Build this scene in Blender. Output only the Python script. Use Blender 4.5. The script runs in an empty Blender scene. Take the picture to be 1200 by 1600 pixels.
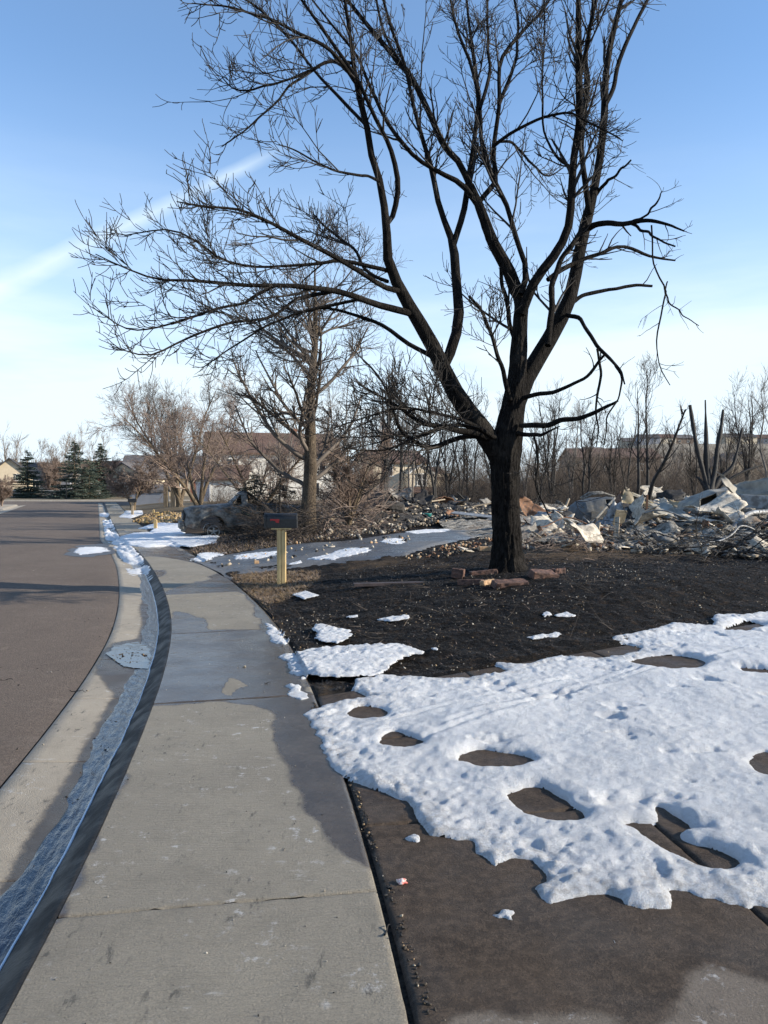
import bpy, math, random
import numpy as np
from mathutils import Vector

# ------------------------------------------------------------------ camera, world, sun, exposure
scene = bpy.context.scene
col = scene.collection
CAMZ = 1.6
FPX = 1200.0
HORY = 770.0
PITCH = math.atan((800.0 - HORY) / FPX)
cam_d = bpy.data.cameras.new('camera')
cam_d.sensor_fit = 'VERTICAL'; cam_d.sensor_height = 36.0; cam_d.lens = 27.0
cam_d.clip_start = 0.05; cam_d.clip_end = 20000
cam = bpy.data.objects.new('camera', cam_d); col.objects.link(cam)
cam.location = (0, 0, CAMZ); cam.rotation_euler = (math.radians(90) - PITCH, 0, 0)
scene.camera = cam

SUN_EL = math.radians(21.0)
SUN_AZ = math.atan2(0.99, -0.12)          # clockwise from +Y
sun_dir = Vector((math.sin(SUN_AZ) * math.cos(SUN_EL), math.cos(SUN_AZ) * math.cos(SUN_EL), math.sin(SUN_EL)))
sd = bpy.data.lights.new('sun', 'SUN'); sd.energy = 5.0; sd.angle = math.radians(0.55); sd.color = (1.0, 0.91, 0.76)
so = bpy.data.objects.new('sun', sd); col.objects.link(so)
so.rotation_euler = (-sun_dir).to_track_quat('-Z', 'Y').to_euler(); so.location = (20, -5, 20)

world = bpy.data.worlds.new('World'); scene.world = world; world.use_nodes = True
nt = world.node_tree; nt.nodes.clear()
def wn(t, **k):
    n = nt.nodes.new(t)
    for a, b in k.items(): setattr(n, a, b)
    return n
sky = wn('ShaderNodeTexSky', sky_type='NISHITA', sun_disc=False, sun_elevation=SUN_EL, sun_rotation=SUN_AZ,
         altitude=1600, air_density=1.0, dust_density=0.3, ozone_density=5.0)
bg = wn('ShaderNodeBackground'); bg.inputs['Strength'].default_value = 0.15
wo = wn('ShaderNodeOutputWorld')
tc = wn('ShaderNodeTexCoord')
sep = wn('ShaderNodeSeparateXYZ'); nt.links.new(tc.outputs['Generated'], sep.inputs[0])
# thin high cloud: streaky noise on direction, thicker near the horizon; and an old contrail on a great circle
def dvec(px, py):
    v = Vector(((px - 600) / FPX, 1.0, (HORY - py) / FPX)); return v.normalized()
cA, cB = dvec(0, 452), dvec(445, 238)
cn = cA.cross(cB).normalized()
def math_(op, a, b=None, clamp=False):
    n = wn('ShaderNodeMath', operation=op, use_clamp=clamp)
    for i, v in enumerate((a, b)):
        if v is None: continue
        if isinstance(v, (int, float)): n.inputs[i].default_value = v
        else: nt.links.new(v, n.inputs[i])
    return n.outputs[0]
def dot_(v):
    n = wn('ShaderNodeVectorMath', operation='DOT_PRODUCT'); nt.links.new(tc.outputs['Generated'], n.inputs[0]); n.inputs[1].default_value = v
    return n.outputs['Value']
noi = wn('ShaderNodeTexNoise'); noi.inputs['Scale'].default_value = 9; noi.inputs['Detail'].default_value = 7
mp = wn('ShaderNodeMapping'); mp.inputs['Scale'].default_value = (1, 1, 1); nt.links.new(tc.outputs['Generated'], mp.inputs[0]); nt.links.new(mp.outputs[0], noi.inputs['Vector'])
dist = math_('ABSOLUTE', math_('ADD', dot_(cn), math_('MULTIPLY', math_('SUBTRACT', noi.outputs[0], 0.5), 0.016)))
mid = (cA + cB).normalized(); tang = (cB - cA).normalized()
along = dot_(tang)
wid = wn('ShaderNodeMapRange'); wid.inputs['From Min'].default_value = -0.45; wid.inputs['From Max'].default_value = 0.1; wid.inputs['To Min'].default_value = 0.026; wid.inputs['To Max'].default_value = 0.010
nt.links.new(along, wid.inputs['Value'])
trail = math_('SUBTRACT', 1.0, math_('DIVIDE', dist, wid.outputs[0]), True)
tmask = wn('ShaderNodeMapRange', interpolation_type='SMOOTHSTEP'); tmask.inputs['From Min'].default_value = cB.dot(tang) + 0.03; tmask.inputs['From Max'].default_value = cB.dot(tang) - 0.06
nt.links.new(along, tmask.inputs['Value'])
noi3 = wn('ShaderNodeTexNoise'); noi3.inputs['Scale'].default_value = 14; noi3.inputs['Detail'].default_value = 3; nt.links.new(tc.outputs['Generated'], noi3.inputs['Vector'])
tfac = math_('MULTIPLY', math_('MULTIPLY', trail, tmask.outputs[0]), math_('MULTIPLY', noi3.outputs[0], 0.85))
noi2 = wn('ShaderNodeTexNoise'); noi2.inputs['Scale'].default_value = 1.0; noi2.inputs['Detail'].default_value = 6; noi2.inputs['Roughness'].default_value = 0.55
mp2 = wn('ShaderNodeMapping'); mp2.inputs['Scale'].default_value = (1.6, 1.6, 9.0); mp2.inputs['Rotation'].default_value = (0.1, 0.16, 0); nt.links.new(tc.outputs['Generated'], mp2.inputs[0]); nt.links.new(mp2.outputs[0], noi2.inputs['Vector'])
veil = wn('ShaderNodeMapRange', interpolation_type='SMOOTHSTEP'); veil.inputs['From Min'].default_value = 0.38; veil.inputs['From Max'].default_value = 0.72
nt.links.new(noi2.outputs[0], veil.inputs['Value'])
hz = wn('ShaderNodeMapRange', interpolation_type='SMOOTHSTEP'); hz.inputs['From Min'].default_value = 0.46; hz.inputs['From Max'].default_value = 0.0
nt.links.new(sep.outputs['Z'], hz.inputs['Value'])
hz2 = wn('ShaderNodeMapRange', interpolation_type='SMOOTHSTEP'); hz2.inputs['From Min'].default_value = 0.50; hz2.inputs['From Max'].default_value = -0.02
nt.links.new(sep.outputs['Z'], hz2.inputs['Value'])
vfac = math_('ADD', math_('MULTIPLY', math_('MULTIPLY', veil.outputs[0], hz.outputs[0]), 0.65), math_('ADD', math_('MULTIPLY', hz2.outputs[0], 0.74), 0.13), True)
cf = math_('ADD', math_('MULTIPLY', tfac, 0.8), vfac, True)
mx = wn('ShaderNodeMix', data_type='RGBA'); nt.links.new(cf, mx.inputs['Factor']); tint = wn('ShaderNodeMix', data_type='RGBA', blend_type='MULTIPLY'); tint.inputs['Factor'].default_value = 1.0; tint.inputs['B'].default_value = (0.80, 1.06, 1.10, 1); nt.links.new(sky.outputs[0], tint.inputs['A']); nt.links.new(tint.outputs['Result'], mx.inputs['A'])
mx.inputs['B'].default_value = (3.75, 4.4, 4.85, 1)
nt.links.new(mx.outputs['Result'], bg.inputs['Color']); nt.links.new(bg.outputs[0], wo.inputs[0])

scene.view_settings.view_transform = 'Standard'; scene.view_settings.look = 'None'
scene.view_settings.gamma = 1.0; scene.view_settings.use_curve_mapping = False
scene.view_settings.exposure = 0.72
scene.cycles.max_bounces = 6

rng = np.random.default_rng(7)
random.seed(7)

# ------------------------------------------------------------------ numeric helpers
def sstep(a, b, x):
    t = np.clip((np.asarray(x, float) - a) / (b - a), 0, 1); return t * t * (3 - 2 * t)

def _hash(ix, iy, iz):
    n = (ix * 374761393 + iy * 668265263 + iz * 1274126177) & 0xffffffff
    n = ((n ^ (n >> 13)) * 1103515245) & 0xffffffff
    n = ((n ^ (n >> 16)) * 2654435761) & 0xffffffff
    return ((n ^ (n >> 15)) & 0xffffff) / float(0xffffff)
def noise(x, y, z=0.0):
    x, y, z = np.broadcast_arrays(np.asarray(x, float), np.asarray(y, float), np.asarray(z, float))
    xi, yi, zi = np.floor(x).astype(np.int64), np.floor(y).astype(np.int64), np.floor(z).astype(np.int64)
    fx, fy, fz = x - xi, y - yi, z - zi
    fx = fx * fx * (3 - 2 * fx); fy = fy * fy * (3 - 2 * fy); fz = fz * fz * (3 - 2 * fz)
    r = 0
    for dx in (0, 1):
        for dy in (0, 1):
            for dz in (0, 1):
                w = (fx if dx else 1 - fx) * (fy if dy else 1 - fy) * (fz if dz else 1 - fz)
                r = r + w * _hash(xi + dx, yi + dy, zi + dz)
    return r * 2 - 1
def fbm(x, y, z=0.0, o=4):
    a, s, r = 1.0, 1.0, 0
    for i in range(o):
        r = r + a * noise(np.asarray(x) * s + 17.3 * i, np.asarray(y) * s + 5.1 * i, np.asarray(z) * s); a *= 0.5; s *= 2.03
    return r

def G(Y): return 0.75 * sstep(40, 110, Y)

CP, SP = math.cos(PITCH), math.sin(PITCH)
def ray(px, py):
    a = (px - 600) / FPX; b = (800 - py) / FPX
    return np.array([a, CP + b * SP, -SP + b * CP])
def at_depth(px, py, Y):
    """point on the sight line of a photo pixel at distance Y"""
    r = ray(px, py); t = Y / r[1]; return np.array([r[0] * t, Y, CAMZ + r[2] * t])

# ------------------------------------------------------------------ kerb line (top edge of kerb), found on the ground
kpx = [(12, 1600), (96, 1429), (239, 1107), (267, 1006), (267, 960), (254, 918), (233, 881), (212, 858), (187, 839), (179, 822), (171, 806)]
kp = []
for p in kpx:
    r = ray(*p); z = 0.0
    for _ in range(20):
        t = (CAMZ - z) / -r[2]; z = float(G(t * r[1]))
    kp.append((t * r[0], t * r[1]))
kp = [(-0.70, -6), (-0.78, -3), (-0.93, 0)] + kp
k1, k0 = np.array(kp[-1]), np.array(kp[-3])
dd = (k1 - k0) / np.linalg.norm(k1 - k0)
for q in (10, 25, 45): kp.append(tuple(k1 + dd * q))
kp = np.array(kp)
yy = np.linspace(-6, kp[-1, 1], 900)
xx = np.interp(yy, kp[:, 1], kp[:, 0])
w = np.linspace(4, 60, 900)          # widening smoothing window
xs = np.array([np.mean(xx[max(0, int(i - w[i] / 2)):min(900, int(i + w[i] / 2) + 1)]) if 30 < i < 860 else xx[i] for i in range(900)])
xs = np.convolve(np.pad(xs, 12, 'edge'), np.ones(25) / 25, 'valid')
KP = np.stack([xs, yy], 1)
KS = np.concatenate([[0], np.cumsum(np.linalg.norm(np.diff(KP, axis=0), axis=1))])
KT = np.gradient(KP, axis=0); KT /= np.linalg.norm(KT, axis=1)[:, None]
KN = np.stack([KT[:, 1], -KT[:, 0]], 1)      # to the right
def su(s, u):
    s, u = np.broadcast_arrays(np.asarray(s, float), np.asarray(u, float))
    x = np.interp(s, KS, KP[:, 0]); y = np.interp(s, KS, KP[:, 1])
    nx = np.interp(s, KS, KN[:, 0]); ny = np.interp(s, KS, KN[:, 1])
    over = np.maximum(s - KS[-1], 0)
    return x + nx * u + over * KT[-1, 0], y + ny * u + over * KT[-1, 1]
KPc, KNc, KSc, KTc = KP[::6], KN[::6], KS[::6], KT[::6]
def inv_su(X, Y):
    X, Y = np.broadcast_arrays(np.asarray(X, float), np.asarray(Y, float)); sh = X.shape
    x, y = X.ravel(), Y.ravel(); S = np.empty(x.size); U = np.empty(x.size)
    for a in range(0, x.size, 40000):
        xa, ya = x[a:a + 40000], y[a:a + 40000]
        d2 = (xa[:, None] - KPc[None, :, 0]) ** 2 + (ya[:, None] - KPc[None, :, 1]) ** 2
        i = d2.argmin(1)
        dx, dy = xa - KPc[i, 0], ya - KPc[i, 1]
        S[a:a + 40000] = KSc[i] + dx * KTc[i, 0] + dy * KTc[i, 1]
        U[a:a + 40000] = dx * KNc[i, 0] + dy * KNc[i, 1]
    return S.reshape(sh), U.reshape(sh)

WALK = 1.22
# far edge of the near driveway: a line through two ground points
DE0, DE1 = np.array([-0.55, 5.95]), np.array([2.48, 7.80])
DEd = (DE1 - DE0) / np.linalg.norm(DE1 - DE0); DEn = np.array([-DEd[1], DEd[0]])
def past_drive(X, Y): return (X - DE0[0]) * DEn[0] + (Y - DE0[1]) * DEn[1]
def prof(u):
    """height across the street: asphalt, gutter pan, kerb, walk"""
    u = np.asarray(u, float)
    return np.interp(u, [-9.6, -8.4, -8.25, -7.62, -7.5 + 0.0, -7.49, -4.1, -0.72, -0.17, -0.05, 0.0, WALK], [0.02, 0.0, -0.12, -0.08, -0.07, -0.07, -0.01, -0.07, -0.105, -0.012, 0.0, 0.012])
def lawn_h(X, Y, u):
    m = sstep(0, 2.2, past_drive(X, Y))
    h = 0.012 + 0.35 * sstep(0, 4.8, u - WALK) * m + 0.012 * np.clip(u - WALK, 0, 8) * (1 - m)
    return h
def H(X, Y):
    s, u = inv_su(X, Y)
    z = np.where(u > WALK, lawn_h(X, Y, u), prof(np.maximum(u, -9.6)))
    return z + G(Y)
def at(px, py, dz=0.0):
    """ground point seen at a photo pixel"""
    r = ray(px, py); z = 0.05
    for _ in range(40):
        t = (CAMZ - z) / -r[2]; t = min(t, 400)
        z = 0.5 * z + 0.5 * (float(H(t * r[0], t * r[1])) + dz)
    return np.array([t * r[0], t * r[1], z])
def ats(pts): return np.array([at(*p)[:2] for p in pts])

def sdist(X, Y, poly):
    """signed distance to a polygon, positive inside"""
    P = np.asarray(poly); x, y = X.ravel(), Y.ravel()
    d = np.full(x.size, 1e9); ins = np.zeros(x.size, bool)
    for i in range(len(P)):
        a, b = P[i], P[(i + 1) % len(P)]
        e = b - a; L = e @ e + 1e-12
        t = np.clip(((x - a[0]) * e[0] + (y - a[1]) * e[1]) / L, 0, 1)
        d = np.minimum(d, (x - a[0] - t * e[0]) ** 2 + (y - a[1] - t * e[1]) ** 2)
        c = (a[1] > y) != (b[1] > y)
        ins ^= c & (x < (b[0] - a[0]) * (y - a[1]) / ((b[1] - a[1]) if b[1] != a[1] else 1e-12) + a[0])
    d = np.sqrt(d); return np.where(ins, d, -d).reshape(X.shape)

# ------------------------------------------------------------------ mesh helpers
def mk_mesh(name, V, F, mats, midx=None, smooth=False, attrs=None):
    V = np.ascontiguousarray(V, dtype=np.float32)
    me = bpy.data.meshes.new(name)
    if isinstance(F, np.ndarray):
        n = F.shape[1]
        me.vertices.add(len(V)); me.vertices.foreach_set('co', V.ravel())
        me.loops.add(F.size); me.loops.foreach_set('vertex_index', np.ascontiguousarray(F, dtype=np.int32).ravel())
        me.polygons.add(len(F)); me.polygons.foreach_set('loop_start', np.arange(0, F.size, n, dtype=np.int32))
    else:
        me.from_pydata([tuple(map(float, v)) for v in V], [], [tuple(map(int, f)) for f in F])
    for m in (mats if isinstance(mats, (list, tuple)) else [mats]): me.materials.append(m)
    if midx is not None: me.polygons.foreach_set('material_index', np.ascontiguousarray(midx, dtype=np.int32))
    if attrs:
        for k, a in attrs.items():
            at_ = me.attributes.new(k, 'FLOAT', 'POINT'); at_.data.foreach_set('value', np.ascontiguousarray(a, dtype=np.float32).ravel())
    me.update(calc_edges=True)
    if smooth: me.polygons.foreach_set('use_smooth', np.ones(len(me.polygons), bool))
    return me
def link(name, me, parent=None, **props):
    o = bpy.data.objects.new(name, me); col.objects.link(o)
    if parent is not None: o.parent = parent
    for k, v in props.items():
        if v is not None: o[k] = v
    return o
def thing(name, label, cat, loc=(0, 0, 0), rz=0.0, group=None):
    o = bpy.data.objects.new(name, None); col.objects.link(o); o.location = tuple(map(float, loc)); o.rotation_euler[2] = rz
    o.empty_display_size = 0.2
    o['label'] = label; o['category'] = cat
    if group: o['group'] = group
    return o
def structure(name, me): return link(name, me, kind='structure')
def grid_faces(n, m, off=0):
    i = np.arange(n - 1)[:, None] * m + np.arange(m - 1)[None, :]
    return np.stack([i, i + m, i + m + 1, i + 1], -1).reshape(-1, 4) + off
def copy_tree(o, parent=None):
    c = o.copy(); col.objects.link(c)
    if parent is not None: c.parent = parent
    for ch in list(o.children): copy_tree(ch, c)
    return c

class MB:
    """collects boxes, bars, prisms into one mesh"""
    def __init__(s): s.V = []; s.F = []; s.M = []; s.n = 0
    def add(s, V, F, m=0):
        s.V.append(np.asarray(V, float)); s.F += [tuple(int(i) + s.n for i in f) for f in F]; s.M += [m] * len(F); s.n += len(V)
    def box(s, c, size, rot=(0, 0, 0), m=0, jit=0.0):
        c = np.asarray(c, float); h = np.asarray(size, float) / 2
        V = np.array([[x, y, z] for x in (-1, 1) for y in (-1, 1) for z in (-1, 1)], float) * h
        if jit: V = V + rng.normal(0, jit, V.shape) * h.min()
        V = V @ rotm(rot).T + c
        s.add(V, [(0, 1, 3, 2), (4, 6, 7, 5), (0, 4, 5, 1), (2, 3, 7, 6), (0, 2, 6, 4), (1, 5, 7, 3)], m)
    def prism(s, poly, z0, z1, frame=None, m=0):
        """polygon (x, y) extruded from z0 to z1; frame maps local axes"""
        n = len(poly); P = np.asarray(poly, float)
        V = np.concatenate([np.c_[P, np.full(n, z0)], np.c_[P, np.full(n, z1)]])
        if frame is not None: V = V @ np.asarray(frame, float).T
        F = [tuple(range(n))[::-1], tuple(range(n, 2 * n))] + [(i, (i + 1) % n, (i + 1) % n + n, i + n) for i in range(n)]
        s.add(V, F, m)
    def mesh(s, name, mats, smooth=False): return mk_mesh(name, np.concatenate(s.V), s.F, mats, s.M, smooth)
    def build(s, name, mats, parent=None, smooth=False, bevel=0.0, **props):
        o = link(name, s.mesh(name, mats, smooth), parent, **props)
        if bevel:
            b = o.modifiers.new('bevel', 'BEVEL'); b.width = bevel; b.segments = 2; b.limit_method = 'ANGLE'
        return o
def rotm(r):
    a, b, c = r
    ca, sa, cb, sb, cc, sc = math.cos(a), math.sin(a), math.cos(b), math.sin(b), math.cos(c), math.sin(c)
    return np.array([[cc, -sc, 0], [sc, cc, 0], [0, 0, 1]]) @ np.array([[cb, 0, sb], [0, 1, 0], [-sb, 0, cb]]) @ np.array([[1, 0, 0], [0, ca, -sa], [0, sa, ca]])

def tubes(P, R, k):
    """P (N,n,3), R (N,n) -> verts, quads of N tubes with k sides"""
    N, n, _ = P.shape
    T = np.gradient(P, axis=1); T /= np.linalg.norm(T, axis=2, keepdims=True) + 1e-9
    d = T.mean(1); ref = np.where(np.abs(d[:, 2:3]) > 0.8 * np.linalg.norm(d, axis=1, keepdims=True), np.array([[1.0, 0.2, 0]]), np.array([[0.1, 0.05, 1.0]]))
    A = np.cross(T, ref[:, None, :]); A /= np.linalg.norm(A, axis=2, keepdims=True) + 1e-9
    B = np.cross(T, A)
    ang = np.arange(k) * 2 * np.pi / k
    V = P[:, :, None, :] + R[:, :, None, None] * (np.cos(ang)[None, None, :, None] * A[:, :, None, :] + np.sin(ang)[None, None, :, None] * B[:, :, None, :])
    i = np.arange(n - 1)[:, None] * k; j = np.arange(k)[None, :]; j2 = (j + 1) % k
    q = np.stack([i + j, i + j2, i + k + j2, i + k + j], -1).reshape(-1, 4)
    F = (q[None] + (np.arange(N) * n * k)[:, None, None]).reshape(-1, 4)
    return V.reshape(-1, 3), F
def join_np(parts):
    V, F, o = [], [], 0
    for v, f in parts:
        V.append(v); F.append(f + o); o += len(v)
    return np.concatenate(V), np.concatenate(F)
def interp_line(P, R, idx, t):
    n = P.shape[1]; f = t * (n - 1); i = np.minimum(f.astype(int), n - 2); fr = (f - i)[:, None]
    p = P[idx, i] * (1 - fr) + P[idx, i + 1] * fr
    r = R[idx, i] * (1 - fr[:, 0]) + R[idx, i + 1] * fr[:, 0]
    d = P[idx, i + 1] - P[idx, i]; d /= np.linalg.norm(d, axis=1, keepdims=True) + 1e-9
    return p, r, d
def grow(P, R, rg, dens, t0=0.2, t1=1.0, ang=(0.5, 0.95), length=(0.5, 1.0), taper_len=0.5, ratio=0.55, up=0.1, wob=0.12, n=7, rmin=0.004, rmax=9, rtip=0.5, pull=None, maxthick=9):
    L = np.linalg.norm(np.diff(P, axis=1), axis=2).sum(1)
    cnt = rg.poisson(L * dens)
    idx = np.repeat(np.arange(len(P)), cnt)
    if len(idx) == 0: return np.zeros((0, n, 3)), np.zeros((0, n))
    t = t0 + (t1 - t0) * rg.random(len(idx))
    p, r, d = interp_line(P, R, idx, t)
    keep = r < maxthick * (0.5 + rg.random(len(idx))); p, r, d, t = p[keep], r[keep], d[keep], t[keep]
    m = len(p)
    q = rg.normal(size=(m, 3)); q -= (q * d).sum(1, keepdims=True) * d; q /= np.linalg.norm(q, axis=1, keepdims=True) + 1e-9
    a = rg.uniform(*ang, m)[:, None]
    v = np.cos(a) * d + np.sin(a) * q
    if pull is not None: v = v + pull
    v /= np.linalg.norm(v, axis=1, keepdims=True)
    ln = rg.uniform(*length, m) * (1 - taper_len * t)
    step = (ln / (n - 1))[:, None]
    out = np.empty((m, n, 3)); out[:, 0] = p; bend = rg.normal(size=(m, 3)) * wob
    for i in range(1, n):
        v = v + bend / (n - 1) * 2 + rg.normal(size=(m, 3)) * wob * 0.6; v[:, 2] += up
        v /= np.linalg.norm(v, axis=1, keepdims=True)
        out[:, i] = out[:, i - 1] + v * step
    r0 = np.clip(r * ratio * rg.uniform(0.7, 1.1, m), rmin, rmax)
    RR = r0[:, None] * np.linspace(1, rtip, n)[None, :] ; RR = np.maximum(RR, rmin * 0.55)
    return out, RR
def resample(pts, n):
    pts = np.asarray(pts, float); d = np.concatenate([[0], np.cumsum(np.linalg.norm(np.diff(pts[:, :3], axis=0), axis=1))])
    # Catmull-Rom through the points
    q = []
    m = len(pts)
    for t in np.linspace(0, d[-1], n):
        i = min(max(np.searchsorted(d, t) - 1, 0), m - 2); f = (t - d[i]) / (d[i + 1] - d[i] + 1e-9)
        p0, p1, p2, p3 = pts[max(i - 1, 0)], pts[i], pts[i + 1], pts[min(i + 2, m - 1)]
        q.append(0.5 * ((2 * p1) + (-p0 + p2) * f + (2 * p0 - 5 * p1 + 4 * p2 - p3) * f * f + (-p0 + 3 * p1 - 3 * p2 + p3) * f ** 3))
    return np.array(q)

# ------------------------------------------------------------------ materials
class NB:
    def __init__(s, name):
        s.m = bpy.data.materials.new(name); s.m.use_nodes = True; s.t = s.m.node_tree; s.t.nodes.clear()
        s.out = s.n('ShaderNodeOutputMaterial'); s.b = s.n('ShaderNodeBsdfPrincipled'); s.t.links.new(s.b.outputs[0], s.out.inputs[0])
        s.co = s.n('ShaderNodeTexCoord').outputs['Object']
    def n(s, t, **k):
        x = s.t.nodes.new(t)
        for a, b in k.items(): setattr(x, a, b)
        return x
    def set(s, sock, v):
        if hasattr(v, 'is_output') or isinstance(v, bpy.types.NodeSocket): s.t.links.new(v, sock)
        elif isinstance(v, (tuple, list)): sock.default_value = (*v, 1) if len(v) == 3 and len(sock.default_value) == 4 else v
        else: sock.default_value = v
    def noise(s, scale, detail=4, rough=0.55, vec=None, dist=0.0, w=None):
        x = s.n('ShaderNodeTexNoise'); x.inputs['Scale'].default_value = scale; x.inputs['Detail'].default_value = detail; x.inputs['Roughness'].default_value = rough; x.inputs['Distortion'].default_value = dist
        s.t.links.new(vec or s.co, x.inputs['Vector']); return x.outputs[0]
    def vor(s, scale, vec=None, feature='F1', out='Distance'):
        x = s.n('ShaderNodeTexVoronoi', feature=feature); x.inputs['Scale'].default_value = scale; s.t.links.new(vec or s.co, x.inputs['Vector']); return x.outputs[out]
    def map(s, scale=(1, 1, 1), rot=(0, 0, 0)):
        x = s.n('ShaderNodeMapping'); x.inputs['Scale'].default_value = scale; x.inputs['Rotation'].default_value = rot; s.t.links.new(s.co, x.inputs[0]); return x.outputs[0]
    def rng(s, v, a, b, c=0.0, d=1.0):
        x = s.n('ShaderNodeMapRange', interpolation_type='SMOOTHSTEP'); s.set(x.inputs['Value'], v)
        for k, q in zip(('From Min', 'From Max', 'To Min', 'To Max'), (a, b, c, d)): x.inputs[k].default_value = q
        return x.outputs[0]
    def mth(s, op, a, b=0.0, clamp=False):
        x = s.n('ShaderNodeMath', operation=op, use_clamp=clamp); s.set(x.inputs[0], a); s.set(x.inputs[1], b); return x.outputs[0]
    def mix(s, f, a, b, mode='MIX'):
        x = s.n('ShaderNodeMix', data_type='RGBA', blend_type=mode); s.set(x.inputs['Factor'], f); s.set(x.inputs['A'], a); s.set(x.inputs['B'], b); return x.outputs['Result']
    def attr(s, name): return s.n('ShaderNodeAttribute', attribute_name=name).outputs['Fac']
    def bump(s, h, strength=0.5, dist=0.01, prev=None):
        x = s.n('ShaderNodeBump'); x.inputs['Strength'].default_value = strength; x.inputs['Distance'].default_value = dist; s.set(x.inputs['Height'], h)
        if prev is not None: s.t.links.new(prev, x.inputs['Normal'])
        return x.outputs[0]
    def fin(s, color=None, rough=None, normal=None, metal=None, spec=None, **k):
        if color is not None: s.set(s.b.inputs['Base Color'], color)
        if rough is not None: s.set(s.b.inputs['Roughness'], rough)
        if normal is not None: s.t.links.new(normal, s.b.inputs['Normal'])
        if metal is not None: s.set(s.b.inputs['Metallic'], metal)
        if spec is not None: s.set(s.b.inputs['Specular IOR Level'], spec)
        for a, b in k.items(): s.set(s.b.inputs[a.replace('_', ' ')], b)
        return s.m
def simple(name, c1, c2, scale=8, rough=0.8, bump=0.3, bscale=30, bd=0.01, metal=0.0, lo=0.35, hi=0.65, stretch=(1, 1, 1)):
    b = NB(name); v = b.map(stretch)
    c = b.mix(b.rng(b.noise(scale, 5, vec=v), lo, hi), c1, c2)
    return b.fin(c, rough, b.bump(b.noise(bscale, 4, vec=v), bump, bd), metal)

def concrete_mat(name, dry1, dry2, wet1, wet2, broom=True, gloss=(0.24, 0.5), bstr=0.8, mott=0.0, wsm=0.4, spec=0.5):
    b = NB(name)
    wet0 = b.attr('wet')
    wn_ = b.noise(9, 5); wfine = b.noise(60, 3)
    w_ = b.mth('ADD', wet0, b.mth('MULTIPLY', b.mth('SUBTRACT', wn_, 0.5), 0.5)); w_ = b.mth('ADD', w_, b.mth('MULTIPLY', b.mth('SUBTRACT', wfine, 0.5), 0.25))
    wet = b.rng(w_, 0.32, 0.66)
    big = b.rng(b.noise(0.9, 5), 0.3, 0.7); fine = b.rng(b.noise(160, 3), 0.25, 0.75)
    c = b.mix(big, dry1, dry2)
    c = b.mix(b.mth('MULTIPLY', b.rng(b.noise(5.5, 6, 0.65), 0.45, 0.72), 0.38), c, tuple(x * 0.55 for x in dry1))
    c = b.mix(b.mth('MULTIPLY', fine, 0.48), c, tuple(x * 0.42 for x in dry1))
    grit = b.rng(b.vor(230), 0.0, 0.32, 1.0, 0.0)
    c = b.mix(b.mth('MULTIPLY', grit, b.rng(b.noise(35, 2), 0.5, 0.7, 0.0, 0.65)), c, (0.07, 0.06, 0.05))
    # pale salt marks, dark scuffs, yellowish lichen by shape
    salt = b.mth('MULTIPLY', b.rng(b.noise(13, 8, 0.75), 0.56, 0.66), b.rng(b.noise(1.9, 3), 0.43, 0.6))
    c = b.mix(b.mth('MULTIPLY', salt, 0.75), c, (0.50, 0.49, 0.48))
    stk = b.mth('MULTIPLY', b.rng(b.noise(5.0, 7, 0.8, b.map((0.45, 1.7, 1), (0, 0, -0.2))), 0.60, 0.68), b.rng(b.noise(1.1, 3), 0.48, 0.62))
    c = b.mix(b.mth('MULTIPLY', stk, 0.6), c, (0.58, 0.57, 0.56))
    scuff = b.mth('MULTIPLY', b.rng(b.noise(21, 6, 0.7, b.map((1, 0.35, 1), (0, 0, 0.9))), 0.56, 0.68), b.rng(b.noise(2.7, 2), 0.46, 0.6))
    c = b.mix(b.mth('MULTIPLY', scuff, 0.75), c, (0.05, 0.047, 0.043))
    cw = b.mix(b.rng(b.noise(3.1, 5), 0.35, 0.65), wet1, wet2)
    cw = b.mix(b.mth('MULTIPLY', b.rng(b.noise(22, 6, 0.8), 0.42, 0.62), mott), cw, tuple(x * 1.9 for x in wet1))
    cw = b.mix(b.mth('MULTIPLY', b.rng(b.noise(38, 5, 0.8), 0.60, 0.70), mott), cw, tuple(x * 0.3 for x in wet1))
    cw = b.mix(b.mth('MULTIPLY', fine, 0.5), cw, tuple(x * 0.45 for x in wet1))
    # soft darker halo next to wet edge
    halo = b.mth('MULTIPLY', b.rng(w_, 0.25, 0.5), 0.3)
    c = b.mix(halo, c, wet1)
    c = b.mix(wet, c, cw)
    h = b.noise(110, 5, 0.75)
    bs = b.mth('SUBTRACT', 0.95, b.mth('MULTIPLY', wet, wsm))
    n1 = b.bump(h, 0.9, 0.010); b.set(n1.node.inputs['Strength'], bs)
    if broom:
        wv = b.noise(70, 3, 0.6, b.map((0.12, 1.6, 1), (0, 0, -0.17)))
        n1 = b.bump(wv, bstr, 0.012, n1); b.set(n1.node.inputs['Strength'], b.mth('MULTIPLY', bs, bstr))
        n1 = b.bump(b.noise(7, 4), 0.15, 0.02, n1)
    sheen = b.rng(b.noise(2.2, 4), 0.35, 0.65, *gloss)
    ro = b.n('ShaderNodeMix', data_type='FLOAT'); b.set(ro.inputs['Factor'], wet); ro.inputs['A'].default_value = 0.9; b.set(ro.inputs['B'], sheen)
    return b.fin(c, ro.outputs[0], n1, spec=spec)
M = {}
M['walk'] = concrete_mat('sidewalk_concrete', (0.305, 0.270, 0.212), (0.245, 0.215, 0.170), (0.085, 0.068, 0.053), (0.055, 0.045, 0.037), gloss=(0.07, 0.26), mott=0.25, wsm=0.86)
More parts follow.
